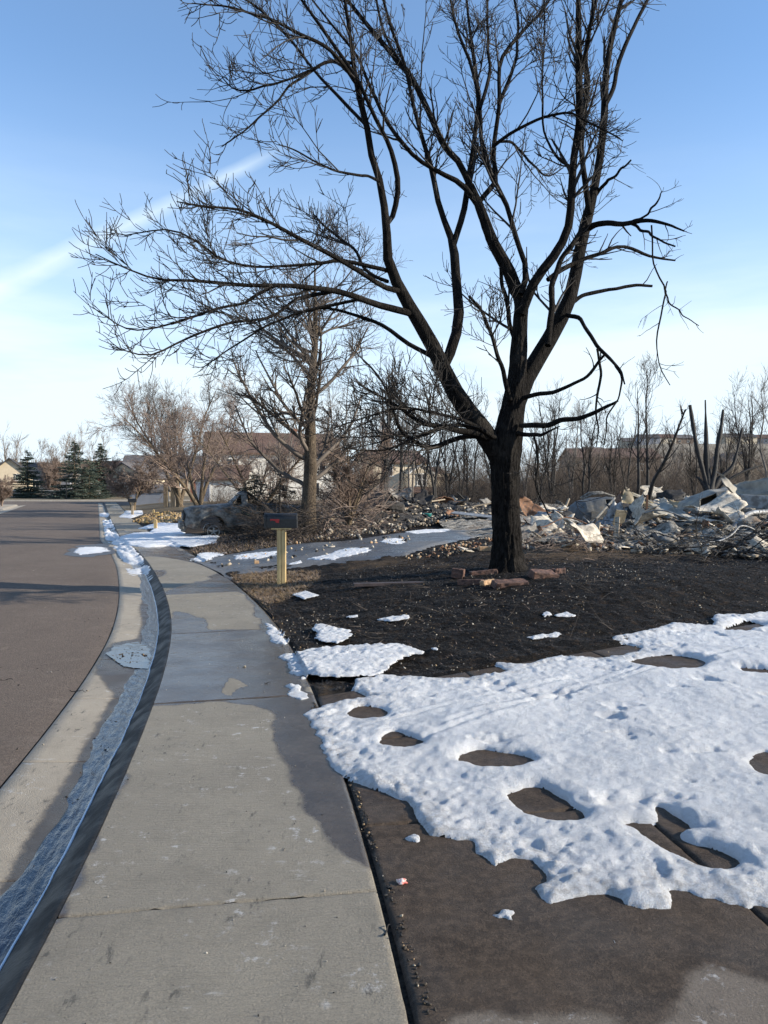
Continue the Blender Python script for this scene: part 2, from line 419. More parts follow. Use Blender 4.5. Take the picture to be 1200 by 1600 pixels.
M['drive'] = concrete_mat('driveway_concrete', (0.22, 0.185, 0.15), (0.18, 0.15, 0.125), (0.062, 0.044, 0.031), (0.038, 0.027, 0.020), gloss=(0.45, 0.8), bstr=0.3, mott=0.75, wsm=0.0, spec=0.22)
M['pan'] = concrete_mat('gutter_concrete', (0.40, 0.345, 0.27), (0.31, 0.27, 0.215), (0.085, 0.068, 0.052), (0.055, 0.045, 0.036), broom=False)
M['drive_far'] = concrete_mat('far_driveway_concrete', (0.26, 0.25, 0.235), (0.20, 0.195, 0.19), (0.10, 0.098, 0.098), (0.07, 0.07, 0.072), broom=False)

b = NB('asphalt')
c = b.mix(b.rng(b.noise(0.5, 4), 0.3, 0.7), (0.225, 0.176, 0.142), (0.188, 0.147, 0.119))
c = b.mix(b.rng(b.noise(110, 3, 0.7), 0.38, 0.62), c, (0.095, 0.077, 0.065))
c = b.mix(b.rng(b.vor(95), 0.0, 0.28, 0.6, 0.0), c, (0.32, 0.27, 0.23))
c = b.mix(b.mth('MULTIPLY', b.rng(b.noise(1.6, 6, 0.7, b.map((0.4, 1, 1))), 0.55, 0.7), 0.4), c, (0.21, 0.175, 0.15))
c = b.mix(b.mth('MULTIPLY', b.rng(b.noise(34, 5, 0.85), 0.44, 0.60), 0.45), c, (0.085, 0.068, 0.057))
c = b.mix(b.mth('MULTIPLY', b.rng(b.noise(4.5, 6, 0.8), 0.54, 0.68), 0.35), c, (0.26, 0.21, 0.17))
c = b.mix(b.mth('MULTIPLY', b.rng(b.noise(0.8, 5, 0.6, b.map((1.0, 0.25, 1), (0, 0, 0.25))), 0.54, 0.66), 0.35), c, (0.11, 0.087, 0.072))
c = b.mix(b.mth('MULTIPLY', b.rng(b.noise(22, 5, 0.8), 0.64, 0.70), 0.55), c, (0.38, 0.34, 0.30))
M['asphalt'] = b.fin(c, 0.95, b.bump(b.noise(70, 5, 0.8), 1.0, 0.014), spec=0.15)

b = NB('dark_soil_joint'); M['joint'] = b.fin(b.mix(b.rng(b.noise(40, 3), 0.4, 0.6), (0.02, 0.017, 0.014), (0.07, 0.055, 0.04)), 0.95, b.bump(b.noise(90, 3), 0.8, 0.01))

b = NB('running_meltwater')
cx = b.n('ShaderNodeCombineXYZ'); b.set(cx.inputs[0], b.mth('MULTIPLY', b.attr('fs'), 0.30)); b.set(cx.inputs[1], b.mth('ADD', b.attr('fu'), b.mth('MULTIPLY', b.attr('fs'), 0.10)))
v = cx.outputs[0]
rip = b.noise(26, 5, 0.65, v, 0.5); rip2 = b.noise(75, 3, 0.6, v, 0.3)
frost = b.mth('MULTIPLY', b.rng(b.noise(34, 6, 0.75, v, 0.5), 0.60, 0.72), 0.08)
c = b.mix(frost, (0.006, 0.012, 0.024), (0.30, 0.38, 0.50))
rr = b.n('ShaderNodeMix', data_type='FLOAT'); b.set(rr.inputs['Factor'], frost); rr.inputs['A'].default_value = 0.07; rr.inputs['B'].default_value = 0.45
M['water'] = b.fin(c, rr.outputs[0], b.bump(rip2, 0.35, 0.004, b.bump(rip, 0.7, 0.014)), spec=1.0, IOR=1.45)
b = NB('wet_asphalt'); M['wet_asphalt'] = b.fin(b.mix(b.rng(b.noise(90, 3), 0.4, 0.6), (0.06, 0.05, 0.045), (0.035, 0.03, 0.028)), 0.45, b.bump(b.noise(110, 3), 0.5, 0.006))
b = NB('still_puddle'); M['puddle'] = b.fin((0.035, 0.035, 0.036), 0.05, b.bump(b.noise(9, 4), 0.25, 0.01), spec=0.9)
b = NB('wet_shaded_kerb'); M['kerb'] = b.fin(b.mix(b.rng(b.noise(24, 5, 0.6, b.map((1, 1, 1))), 0.35, 0.65), (0.046, 0.037, 0.029), (0.034, 0.027, 0.021)), b.rng(b.noise(5, 4), 0.35, 0.65, 0.5, 0.8), b.bump(b.noise(60, 4), 0.6, 0.008), spec=0.25)  # wet concrete, with the kerb's shadow band also darkened into the colour
b = NB('lip_glint'); M['glint'] = b.fin((0.62, 0.68, 0.74), 0.25, b.bump(b.noise(50, 4), 0.6, 0.01))  # pale colour standing in for light reflected off the kerb lip

b = NB('old_snow')
dirt = b.rng(b.attr('dirt'), 0.0, 1.0)
dn = b.mth('MULTIPLY', dirt, b.rng(b.noise(16, 6, 0.75), 0.40, 0.72))
c = b.mix(b.rng(b.noise(3, 4), 0.3, 0.7), (0.80, 0.805, 0.815), (0.68, 0.69, 0.71))
c = b.mix(b.mth('MULTIPLY', b.rng(b.noise(26, 6, 0.8), 0.52, 0.70), 0.30), c, (0.36, 0.36, 0.37))
c = b.mix(b.mth('MULTIPLY', dn, 0.8), c, (0.34, 0.31, 0.28))
c = b.mix(b.mth('MULTIPLY', b.rng(b.noise(70, 3, 0.8), 0.66, 0.74), 0.5), c, (0.20, 0.17, 0.15))
n1 = b.bump(b.noise(38, 6, 0.8), 0.9, 0.028); n1 = b.bump(b.noise(110, 4, 0.85), 1.0, 0.013, n1)
M['snow'] = b.fin(c, 0.55, n1, spec=0.4)
try:
    sb = [n for n in M['snow'].node_tree.nodes if n.type == 'BSDF_PRINCIPLED'][0]
    sb.inputs['Subsurface Weight'].default_value = 0.15; sb.inputs['Subsurface Radius'].default_value = (0.02, 0.025, 0.03); sb.inputs['Subsurface Scale'].default_value = 0.5
except Exception: pass

b = NB('burnt_lawn')
br = b.rng(b.mth('ADD', b.attr('brown'), b.mth('MULTIPLY', b.mth('SUBTRACT', b.noise(1.8, 6, 0.7), 0.5), 0.9)), 0.35, 0.75)
ch = b.mix(b.rng(b.noise(75, 5, 0.8), 0.42, 0.66), (0.0035, 0.003, 0.0028), (0.019, 0.016, 0.014))
tan = b.mix(b.rng(b.noise(60, 5, 0.8), 0.35, 0.65), (0.045, 0.030, 0.019), (0.20, 0.14, 0.085))
c = b.mix(br, ch, tan)
fg = b.mix(b.rng(b.noise(0.35, 5), 0.4, 0.6), (0.16, 0.125, 0.08), (0.24, 0.20, 0.14))
c = b.mix(b.attr('far'), c, fg)
c = b.mix(b.mth('MULTIPLY', b.rng(b.noise(1.1, 6, 0.75), 0.56, 0.72), 0.55), c, (0.060, 0.052, 0.045))
c = b.mix(b.mth('MULTIPLY', b.rng(b.noise(9, 5, 0.8), 0.50, 0.66), 0.75), c, (0.070, 0.046, 0.029))
ash = b.mth('MULTIPLY', b.rng(b.noise(42, 4, 0.8), 0.66, 0.71), b.rng(b.noise(0.7, 4), 0.35, 0.6))
c = b.mix(b.mth('MULTIPLY', ash, 0.4), c, (0.35, 0.34, 0.33))
M['lawn'] = b.fin(c, 0.8, b.bump(b.noise(85, 5, 0.8), 1.0, 0.03, b.bump(b.noise(14, 5, 0.7), 0.7, 0.06)), spec=0.12)
M['ground'] = simple('dry_grassland', (0.24, 0.20, 0.14), (0.15, 0.12, 0.085), 0.05, 0.95, 0.5, 2.0, 0.2)
b = NB('hillside'); 

def bark_mat(name, c1, c2, c3, scale=1.0):
    b = NB(name); v = b.map((1, 1, 0.28))
    r1 = b.noise(26 * scale, 6, 0.7, v, 1.2); r2 = b.vor(34 * scale, v)
    c = b.mix(b.rng(r1, 0.35, 0.65), c1, c2); c = b.mix(b.mth('MULTIPLY', b.rng(b.noise(2.5, 4), 0.5, 0.7), 0.6), c, c3)
    return b.fin(c, 0.85, b.bump(r1, 1.0, 0.05, b.bump(r2, 0.8, 0.04)), spec=0.1)
M['bark'] = bark_mat('charred_ash_bark', (0.0035, 0.003, 0.003), (0.022, 0.019, 0.017), (0.046, 0.040, 0.034))
M['twig'] = simple('dark_twig_bark', (0.006, 0.005, 0.0045), (0.022, 0.017, 0.014), 3, 0.8, 0.4, 60)
M['twig_red'] = simple('reddish_twig_bark', (0.14, 0.10, 0.078), (0.27, 0.20, 0.16), 2.5, 0.8, 0.3, 40)
M['twig_tan'] = simple('tan_twig_bark', (0.13, 0.10, 0.075), (0.24, 0.19, 0.145), 2.5, 0.8, 0.3, 40)
M['twig_grey'] = simple('grey_twig_bark', (0.11, 0.095, 0.08), (0.21, 0.18, 0.155), 2.0, 0.85, 0.3, 40)
M['bark_tan'] = bark_mat('tan_grey_bark', (0.12, 0.090, 0.062), (0.23, 0.18, 0.125), (0.07, 0.05, 0.038))
M['twig_street'] = simple('brown_grey_twig_bark', (0.05, 0.040, 0.032), (0.14, 0.112, 0.090), 1.2, 0.85, 0.3, 40)
M['bark_street'] = bark_mat('street_tree_bark', (0.055, 0.044, 0.034), (0.15, 0.115, 0.082), (0.035, 0.028, 0.022))
M['char'] = simple('charred_wood', (0.006, 0.0055, 0.005), (0.024, 0.020, 0.018), 9, 0.75, 0.8, 30, 0.02)
M['peeled'] = simple('peeled_pale_wood', (0.22, 0.19, 0.16), (0.38, 0.33, 0.27), 8, 0.7, 0.4, 40, stretch=(1, 1, 0.2))
M['needle'] = simple('blue_green_needles', (0.032, 0.052, 0.040), (0.065, 0.085, 0.062), 1.2, 0.7, 0.2, 20)
M['needle_burnt'] = simple('scorched_needles', (0.030, 0.024, 0.016), (0.075, 0.050, 0.028), 1.5, 0.8, 0.2, 20)
M['needle_dark'] = simple('dark_needles', (0.014, 0.022, 0.015), (0.034, 0.042, 0.028), 1.5, 0.8, 0.2, 20)
M['pine'] = simple('raw_pine_post', (0.62, 0.46, 0.22), (0.48, 0.33, 0.15), 6, 0.6, 0.35, 18, 0.004, stretch=(5, 5, 0.35))
M['wood_old'] = simple('weathered_wood', (0.22, 0.17, 0.12), (0.36, 0.29, 0.2), 5, 0.8, 0.5, 18, stretch=(4, 4, 0.4))
b = NB('black_box_plastic'); M['black'] = b.fin(b.mix(b.rng(b.noise(30, 4), 0.45, 0.7), (0.012, 0.012, 0.013), (0.028, 0.027, 0.027)), 0.42, b.bump(b.noise(120, 3), 0.15, 0.003))
b = NB('red_flag'); M['red'] = b.fin((0.42, 0.02, 0.02), 0.5)
M['white'] = simple('ash_white', (0.56, 0.50, 0.41), (0.30, 0.265, 0.215), 12, 0.9, 0.5, 50)
M['ash'] = simple('grey_ash', (0.26, 0.24, 0.21), (0.10, 0.093, 0.085), 9, 0.95, 0.7, 40, 0.02)
M['rust'] = simple('rusted_sheet', (0.20, 0.095, 0.045), (0.10, 0.055, 0.035), 10, 0.8, 0.4, 50)
M['brickm'] = simple('red_block', (0.14, 0.072, 0.050), (0.060, 0.033, 0.026), 14, 0.85, 0.7, 55, 0.012)
M['plankm'] = simple('scorched_purple_plank', (0.050, 0.036, 0.038), (0.028, 0.021, 0.022), 6, 0.8, 0.5, 30)
M['block_buff'] = simple('buff_block', (0.46, 0.30, 0.17), (0.36, 0.22, 0.12), 14, 0.85, 0.6, 55, 0.01)
M['stone'] = simple('pale_broken_stone', (0.42, 0.35, 0.26), (0.24, 0.20, 0.15), 14, 0.9, 0.5, 50)
M['teal'] = simple('teal_plastic', (0.015, 0.22, 0.20), (0.01, 0.15, 0.14), 6, 0.5, 0.1, 50)
M['steel'] = simple('burnt_steel', (0.30, 0.31, 0.32), (0.14, 0.135, 0.13), 7, 0.55, 0.5, 26, 0.01, 0.35)

b = NB('burnt_pickup_paint')
c = b.mix(b.rng(b.noise(3.2, 6, 0.7), 0.40, 0.62), (0.045, 0.045, 0.043), (0.20, 0.197, 0.185))
c = b.mix(b.mth('MULTIPLY', b.rng(b.noise(6.5, 6, 0.75), 0.56, 0.68), 0.6), c, (0.020, 0.019, 0.018))
c = b.mix(b.mth('MULTIPLY', b.rng(b.noise(3.7, 6, 0.75, b.map((1, 1, 2))), 0.55, 0.65), 0.7), c, (0.13, 0.06, 0.03))
M['truck'] = b.fin(c, 0.6, b.bump(b.noise(22, 5), 0.6, 0.012), 0.15)
def wreck_mat(name, a, bb, cc, dd):
    b = NB(name)
    c = b.mix(b.rng(b.noise(2.2, 6, 0.65), 0.4, 0.6), a, bb)
    c = b.mix(b.rng(b.noise(2.9, 7, 0.75), 0.53, 0.66), c, cc)
    c = b.mix(b.rng(b.noise(7.0, 6, 0.8), 0.60, 0.68), c, dd)
    return b.fin(c, 0.7, b.bump(b.noise(18, 5), 0.6, 0.012), 0.1)
M['wreck_blue'] = wreck_mat('burnt_blue_grey_panel', (0.115, 0.12, 0.122), (0.07, 0.073, 0.075), (0.16, 0.14, 0.11), (0.035, 0.03, 0.027))
M['wreck_tan'] = wreck_mat('burnt_tan_panel', (0.30, 0.245, 0.165), (0.20, 0.16, 0.10), (0.30, 0.22, 0.07), (0.07, 0.035, 0.02))
M['yellow_burnt'] = wreck_mat('yellow_scorched_panel', (0.45, 0.32, 0.06), (0.34, 0.24, 0.06), (0.20, 0.14, 0.06), (0.05, 0.03, 0.02))
M['wreck_grey'] = wreck_mat('burnt_silver_panel', (0.30, 0.275, 0.225), (0.18, 0.165, 0.14), (0.36, 0.29, 0.17), (0.20, 0.09, 0.035))

b = NB('rubble_mix')
c = b.mix(b.rng(b.noise(2.6, 7, 0.75), 0.40, 0.58), (0.06, 0.053, 0.045), (0.36, 0.33, 0.28))
c = b.mix(b.rng(b.noise(4.2, 6, 0.8), 0.50, 0.62), c, (0.60, 0.55, 0.47))
c = b.mix(b.mth('MULTIPLY', b.rng(b.noise(1.1, 5), 0.54, 0.66), 0.7), c, (0.26, 0.16, 0.09))
M['rubble'] = b.fin(c, 0.95, b.bump(b.noise(16, 7, 0.8), 1.0, 0.12))
b = NB('dark_rubble_mix')
c = b.mix(b.rng(b.noise(2.6, 7, 0.75), 0.42, 0.6), (0.018, 0.016, 0.015), (0.10, 0.09, 0.08))
c = b.mix(b.rng(b.noise(4.6, 6, 0.8), 0.60, 0.70), c, (0.40, 0.36, 0.30))
M['rubble_dark'] = b.fin(c, 0.95, b.bump(b.noise(16, 7, 0.8), 1.0, 0.12))

def siding(name, c1, rep=5.0):
    b = NB(name); sp = b.n('ShaderNodeSeparateXYZ'); b.t.links.new(b.co, sp.inputs[0])
    saw = b.mth('FRACT', b.mth('MULTIPLY', sp.outputs['Z'], rep))
    c = b.mix(b.rng(b.noise(1.3, 4), 0.3, 0.7), c1, tuple(x * 0.86 for x in c1))
    return b.fin(c, 0.7, b.bump(saw, 0.8, 0.02))
M['cream'] = siding('cream_siding', (0.66, 0.56, 0.42)); M['white_wall'] = siding('white_siding', (0.72, 0.69, 0.63)); M['beige'] = siding('beige_siding', (0.60, 0.50, 0.36))
M['grey_wall'] = siding('grey_siding', (0.26, 0.27, 0.30)); M['brown_wall'] = siding('brown_siding', (0.17, 0.12, 0.09))
M['trim'] = simple('painted_trim', (0.74, 0.71, 0.65), (0.66, 0.63, 0.58), 3, 0.6, 0.1, 30)
M['blue_door'] = simple('grey_blue_door', (0.17, 0.19, 0.25), (0.13, 0.15, 0.20), 2, 0.5, 0.1, 20)
M['roof_brown'] = simple('brown_shingle', (0.13, 0.075, 0.052), (0.085, 0.05, 0.038), 3, 0.9, 0.6, 9, 0.03)
M['roof_black'] = simple('black_shingle', (0.035, 0.035, 0.04), (0.055, 0.055, 0.06), 3, 0.9, 0.6, 9, 0.03)
M['roof_grey'] = simple('grey_shingle', (0.12, 0.11, 0.11), (0.08, 0.075, 0.075), 3, 0.9, 0.6, 9, 0.03)
M['brickwall'] = simple('brick_veneer', (0.30, 0.12, 0.07), (0.22, 0.09, 0.06), 5, 0.9, 0.5, 20)
b = NB('window_glass'); M['glass'] = b.fin((0.03, 0.035, 0.045), 0.08, spec=0.8)
M['scrub'] = simple('scrub_twigs', (0.060, 0.044, 0.034), (0.13, 0.10, 0.078), 0.4, 0.9, 0.2, 5)
M['black_scrub'] = simple('blackened_twigs', (0.018, 0.015, 0.013), (0.055, 0.042, 0.034), 0.6, 0.9, 0.2, 5)
M['straw'] = simple('dead_straw', (0.30, 0.21, 0.11), (0.20, 0.13, 0.07), 3, 0.8, 0.2, 20)
M['char_blade'] = simple('charred_blade', (0.006, 0.005, 0.005), (0.022, 0.019, 0.016), 5, 0.75, 0.1, 20)
M['leaf'] = simple('yellow_leaf_litter', (0.40, 0.27, 0.10), (0.22, 0.14, 0.06), 4, 0.85, 0.6, 12, 0.03)
M['cobble'] = simple('concrete_wall', (0.33, 0.31, 0.29), (0.26, 0.245, 0.23), 1.5, 0.9, 0.3, 8)
b = NB('pink_scrap'); M['pink'] = b.fin(b.mix(b.rng(b.noise(60, 4), 0.45, 0.58), (0.66, 0.55, 0.50), (0.50, 0.12, 0.10)), 0.6, b.bump(b.noise(80, 3), 0.6, 0.004))

# ------------------------------------------------------------------ THE SETTING
# ground: one sheet to the horizon, sunk under the street
def hill(X, Y):
    return 27 * sstep(150, 430, Y) * sstep(0.10, 0.36, X / np.maximum(Y, 1)) + 5 * sstep(300, 900, Y)
rr_ = np.concatenate([[0.01], np.geomspace(3, 9000, 150)]); aa_ = np.linspace(0, 2 * np.pi, 241)
X = rr_[:, None] * np.sin(aa_)[None]; Y = rr_[:, None] * np.cos(aa_)[None]
S_, U_ = inv_su(X, Y)
corr = (U_ > -13) & (U_ < 6) & (S_ < 120)
corr |= (X < 5) & (Y > 66) & (Y < 100)
Z = G(Y) + np.where(corr, -0.6, -0.10) + 0.26 * sstep(60, 90, U_) * (Y < 130) + hill(X, Y)
structure('ground', mk_mesh('ground', np.stack([X, Y, Z], -1).reshape(-1, 3), grid_faces(len(rr_), len(aa_)), M['ground'], smooth=True))

def ribbon(name, s, u, zf, mat, attrs=None, kind='structure', smooth=True, parent=None, dz=None):
    Sg, Ug = np.meshgrid(s, u, indexing='ij')
    X, Y = su(Sg, Ug); Z = zf(X, Y, Sg, Ug)
    at_ = {k: f(X, Y, Sg, Ug).ravel() for k, f in (attrs or {}).items()}
    me = mk_mesh(name, np.stack([X, Y, Z], -1).reshape(-1, 3), grid_faces(len(s), len(u))[:, ::-1], mat, smooth=smooth, attrs=at_)
    return structure(name, me) if kind == 'structure' else link(name, me, parent)
s_end = float(np.interp(80, KP[:, 1], KS)) + 4
def sgrid(a, bnd, fine=0.03, g=1.02):
    v = [a]; st = fine
    while v[-1] < bnd:
        v.append(v[-1] + st)
        if v[-1] > 14: st *= g
    return np.array(v)
s0 = float(np.interp(-5.5, KP[:, 1], KS)); sy = lambda Y: float(np.interp(Y, KP[:, 1], KS))
ss = sgrid(s0, s_end, 0.12, 1.03)
# asphalt
ribbon('road', ss, np.concatenate([np.linspace(-7.49, -1.5, 14), [-1.1, -0.9, -0.80, -0.735, -0.706]]),
       lambda X, Y, S, U: prof(U) + G(Y) + 0.004 + np.where(U > -0.78, -0.006, 0) + 0.004 * noise(X * 1.3, Y * 1.3), M['asphalt'])
ribbon('road_edge_joint', ss, np.array([-0.76, -0.68]), lambda X, Y, S, U: prof(U) + G(Y) - 0.02, M['joint'])

# gutter pan in cast lengths with joints; wet along the kerb
puddle = ats([(163, 1022), (178, 1010), (215, 1003), (240, 1018), (236, 1045), (205, 1046), (185, 1040)])
pan_wet_px = ats([(0, 1420), (0, 1388), (35, 1324), (70, 1272), (105, 1213), (134, 1161), (152, 1132), (178, 1085), (150, 1050), (160, 1020), (178, 1005), (215, 998), (222, 975), (218, 950), (225, 930), (222, 905), (210, 870), (260, 870), (300, 1000), (260, 1120), (100, 1420), (0, 1600)])
def wet_pan(X, Y, S, U):
    w = sstep(-0.10, 0.10, sdist(X, Y, pan_wet_px))
    w = np.maximum(w, sstep(-0.12, 0.12, U + 0.30 + 0.06 * fbm(S * 0.8, U * 3)) * (S > sy(9)))
    w = np.maximum(w, sstep(-0.06, 0.1, sdist(X, Y, puddle)))
    return w
pan = bpy.data.objects.new('gutter', None); col.objects.link(pan); pan['kind'] = 'structure'
js = [s0]
while js[-1] < s_end: js.append(js[-1] + 1.52)
off = sy(6.35) - js[0]; off = off % 1.52; js = [j + off - 1.52 for j in js]
up_ = np.array([-0.70, -0.69, -0.6, -0.5, -0.4, -0.32, -0.25, -0.21, -0.172])
for a, c_ in zip(js[:-1], js[1:]):
    n = max(3, int(1.52 / 0.05)) if a < sy(14) else 6
    sg = np.concatenate([[a + 0.002, a + 0.008], np.linspace(a + 0.03, c_ - 0.03, n), [c_ - 0.008, c_ - 0.002]])
    def zf(X, Y, S, U, a=a, c_=c_):
        e = np.minimum(S - a, c_ - S); return prof(U) + G(Y) - 0.012 * (e < 0.006) + 0.0015 * fbm(X * 6, Y * 6) - np.where(U < -0.695, 0.01, 0)
    ribbon('slab', sg, up_, zf, M['pan'], {'wet': wet_pan}, 'part', parent=pan)
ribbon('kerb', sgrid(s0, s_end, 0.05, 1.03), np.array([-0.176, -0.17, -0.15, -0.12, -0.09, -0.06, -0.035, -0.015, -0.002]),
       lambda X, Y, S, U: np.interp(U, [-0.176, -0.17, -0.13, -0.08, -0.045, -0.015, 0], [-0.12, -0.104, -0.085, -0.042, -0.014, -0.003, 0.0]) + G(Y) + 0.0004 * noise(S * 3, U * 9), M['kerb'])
# meltwater in the gutter
def water_edge(S): return -0.325 + 0.05 * fbm(S * 0.9, 3.3, 0, 3) + 0.02 * noise(S * 6, 1.3) + 0.06 * sstep(sy(4), sy(2), S) * -1
swat = sgrid(s0, sy(34), 0.03, 1.03)
Vw = []
tt = np.linspace(0, 1, 14)
Sg, Tg = np.meshgrid(swat, tt, indexing='ij')
Ue = water_edge(Sg); Ug = Ue + (-0.163 - Ue) * Tg
Xw, Yw = su(Sg, Ug)
Zw = -0.096 + G(Yw) + 0.0030 * fbm(Sg * 3.2 + Tg * 2.0, Tg * 5, 0, 3) + 0.003 * noise(Sg * 13, Tg * 9)
Zw = np.maximum(Zw, prof(Ug) + G(Yw) + 0.002 * (Tg > 0) - 0.004 * (Tg == 0))
w_o = link('gutter_meltwater', mk_mesh('gutter_meltwater', np.stack([Xw, Yw, Zw], -1).reshape(-1, 3), grid_faces(len(swat), len(tt))[:, ::-1], M['water'], smooth=True, attrs={'fs': Sg.ravel(), 'fu': Ug.ravel()}))
w_o['kind'] = 'stuff'; w_o['label'] = 'blue meltwater running along the kerb in the gutter'; w_o['category'] = 'water'
# pale tube painted in for the reflection along the kerb lip
sr = sgrid(s0, sy(30), 0.04, 1.03)
Xr, Yr = su(sr, -0.160 + 0.008 * noise(sr * 2.2, 0.4) + 0.004 * noise(sr * 9, 0.4))
Pr = np.stack([Xr, Yr, -0.098 + G(Yr)], 1)[None]; Rr = (0.0055 + 0.005 * np.abs(noise(sr * 3.5, 9.1)) * sstep(-0.3, 0.4, noise(sr * 0.9, 4.2)))[None]
V_, F_ = tubes(Pr, Rr, 6)
o = link('lip_glint', mk_mesh('lip_glint', V_, F_, M['glint'], smooth=True)); o['kind'] = 'stuff'; o['label'] = 'thin white strip standing in for the reflection on the kerb lip'; o['category'] = 'glint'
# puddle sheet
g = puddle
gx, gy = np.meshgrid(np.linspace(g[:, 0].min() - .1, g[:, 0].max() + .1, 90), np.linspace(g[:, 1].min() - .1, g[:, 1].max() + .1, 90), indexing='ij')
sdp = sdist(gx, gy, g) + 0.03 * fbm(gx * 5, gy * 5)
Sg_, Ug_ = inv_su(gx, gy)
def grid_keep(gx, gy, gz, keep, name, mat, attrs=None, smooth=True):
    n, m = gx.shape; F = grid_faces(n, m)
    kf = keep.ravel()[F].all(1); F = F[kf]
    used, inv = np.unique(F, return_inverse=True)
    V = np.stack([gx, gy, gz], -1).reshape(-1, 3)[used]
    return mk_mesh(name, V, inv.reshape(-1, 4), mat, smooth=smooth, attrs={k: a.ravel()[used] for k, a in (attrs or {}).items()})
o = link('puddle', grid_keep(gx, gy, prof(Ug_) + 0.008, (sdp > 0) & (Ug_ < -0.17), 'puddle', M['puddle']))
o['kind'] = 'stuff'; o['label'] = 'shallow puddle spreading from the gutter beside the kerb'; o['category'] = 'puddle'

# sidewalk: separate slabs with joints
dryA = ats([(225, 1108), (300, 1099), (350, 1096), (400, 1100), (424, 1115), (430, 1150), (440, 1185), (462, 1235), (480, 1270), (520, 1312), (575, 1365), (596, 1392), (1000, 2600), (-700, 2600), (-60, 1640), (90, 1430)])
wetB = ats([(180, 1160), (235, 1000), (258, 989), (267, 955), (290, 957), (318, 966), (322, 985), (408, 983), (400, 955), (388, 925), (420, 930), (440, 985), (490, 1093), (520, 1160)])
dryT = ats([(348, 1082), (352, 1070), (361, 1059), (372, 1063), (386, 1071), (370, 1076), (358, 1087)])
wetC = ats([(225, 868), (245, 870), (290, 876), (345, 889), (360, 905), (322, 880), (300, 868), (270, 855), (215, 857)])
def wet_walk(X, Y, S, U):
    Xo, Yo = X, Y
    X = X + 0.05 * fbm(X * 2.2, Y * 2.2) + 0.018 * fbm(X * 9, Y * 9); Y = Y + 0.06 * fbm(X * 2.0, Y * 2.0, 7.7)
    w = np.where(S > sB, sstep(-0.06, 0.06, sdist(X, Y, wetB)), sstep(0.09, -0.07, sdist(X, Y, dryA)))
    w = np.maximum(w, sstep(-0.05, 0.15, U - 1.12 - 0.05 * fbm(S * 1.4, 2)) * (S > sy(6)))
    w = np.maximum(w, sstep(-0.08, 0.08, sdist(X, Y, wetC)))
    w = np.maximum(w, 0.75 * sstep(0.25, 0.5, fbm(X * 0.8, Y * 0.35 + 9)) * (S > sy(12)))
    w = w * (1 - sstep(-0.02, 0.005, sdist(Xo, Yo, dryT)))
    return w
j2 = at(240, 1100); sB = float(inv_su(j2[0], j2[1])[0])
walk = bpy.data.objects.new('sidewalk', None); col.objects.link(walk); walk['kind'] = 'structure'
j1 = at(95, 1432); sA = float(inv_su(j1[0], j1[1])[0]); j2 = at(240, 1100); sB = float(inv_su(j2[0], j2[1])[0])
step_ = sB - sA
joints = []
q = sA
while q > s0: q -= step_
while q < s_end: joints.append(q); q += step_ if q < sy(12) else 1.5
joints.append(q)
for a, c_ in zip(joints[:-1], joints[1:]):
    n = int((c_ - a) / 0.03) if c_ < sy(9) else (int((c_ - a) / 0.07) if c_ < sy(20) else 10)
    nu = 44 if c_ < sy(9) else 20
    sg = np.concatenate([[a + 0.0055, a + 0.007, a + 0.012], np.linspace(a + 0.03, c_ - 0.03, n), [c_ - 0.012, c_ - 0.007, c_ - 0.0055]])
    ug = np.concatenate([[0.0, 0.006], np.linspace(0.03, WALK - 0.03, nu), [WALK - 0.01, WALK - 0.004]])
    tl = rng.normal(0, 0.0015)
    def zf(X, Y, S, U, a=a, c_=c_, tl=tl):
        e = np.minimum(np.minimum(S - a, c_ - S), WALK - U)
        return prof(U) + G(Y) - 0.010 * sstep(0.009, 0.004, e + 0.003 * noise(X * 25, Y * 25)) + tl + 0.0012 * fbm(X * 3, Y * 3)
    ribbon('slab', sg, ug, zf, M['walk'], {'wet': wet_walk}, 'part', parent=walk)
ribbon('joint_bed', ss, np.array([-0.004, 0.5, 1.0, 1.24, 1.30]), lambda X, Y, S, U: np.full(X.shape, -0.022) + G(Y), M['joint'])

# near driveway slabs
dryD = [ats([(665, 1640), (690, 1592), (715, 1578), (760, 1575), (800, 1583), (860, 1571), (920, 1576), (975, 1600), (980, 1640)]),
        ats([(1035, 1640), (1045, 1595), (1062, 1560), (1068, 1520), (1110, 1507), (1150, 1518), (1205, 1532), (1300, 1560), (1300, 1640)])]
def wet_drive(X, Y, S, U):
    w = np.ones(X.shape)
    for p in dryD: w = np.minimum(w, sstep(0.10, -0.10, sdist(X + 0.04 * fbm(X * 6, Y * 6), Y + 0.04 * fbm(X * 6, Y * 6, 3), p)))
    return w
drive = bpy.data.objects.new('near_driveway', None); col.objects.link(drive); drive['kind'] = 'structure'
jd = at(577, 1290); sJ = float(inv_su(jd[0], jd[1])[0])
uD = [1.233, 2.60, 4.05, 5.5, 7.0, 9.5]
def s_far(u):      # where the far edge line crosses offset u
    lo, hi = np.full(np.shape(u), sy(3.0)), np.full(np.shape(u), sy(16.0))
    for _ in range(40):
        mid_ = (lo + hi) / 2; x, y = su(mid_, u); f = past_drive(x, y) > 0
        hi = np.where(f, mid_, hi); lo = np.where(f, lo, mid_)
    return lo
sD = [sJ - 3.6, sJ - 1.8, sJ, 'mid', 'far']
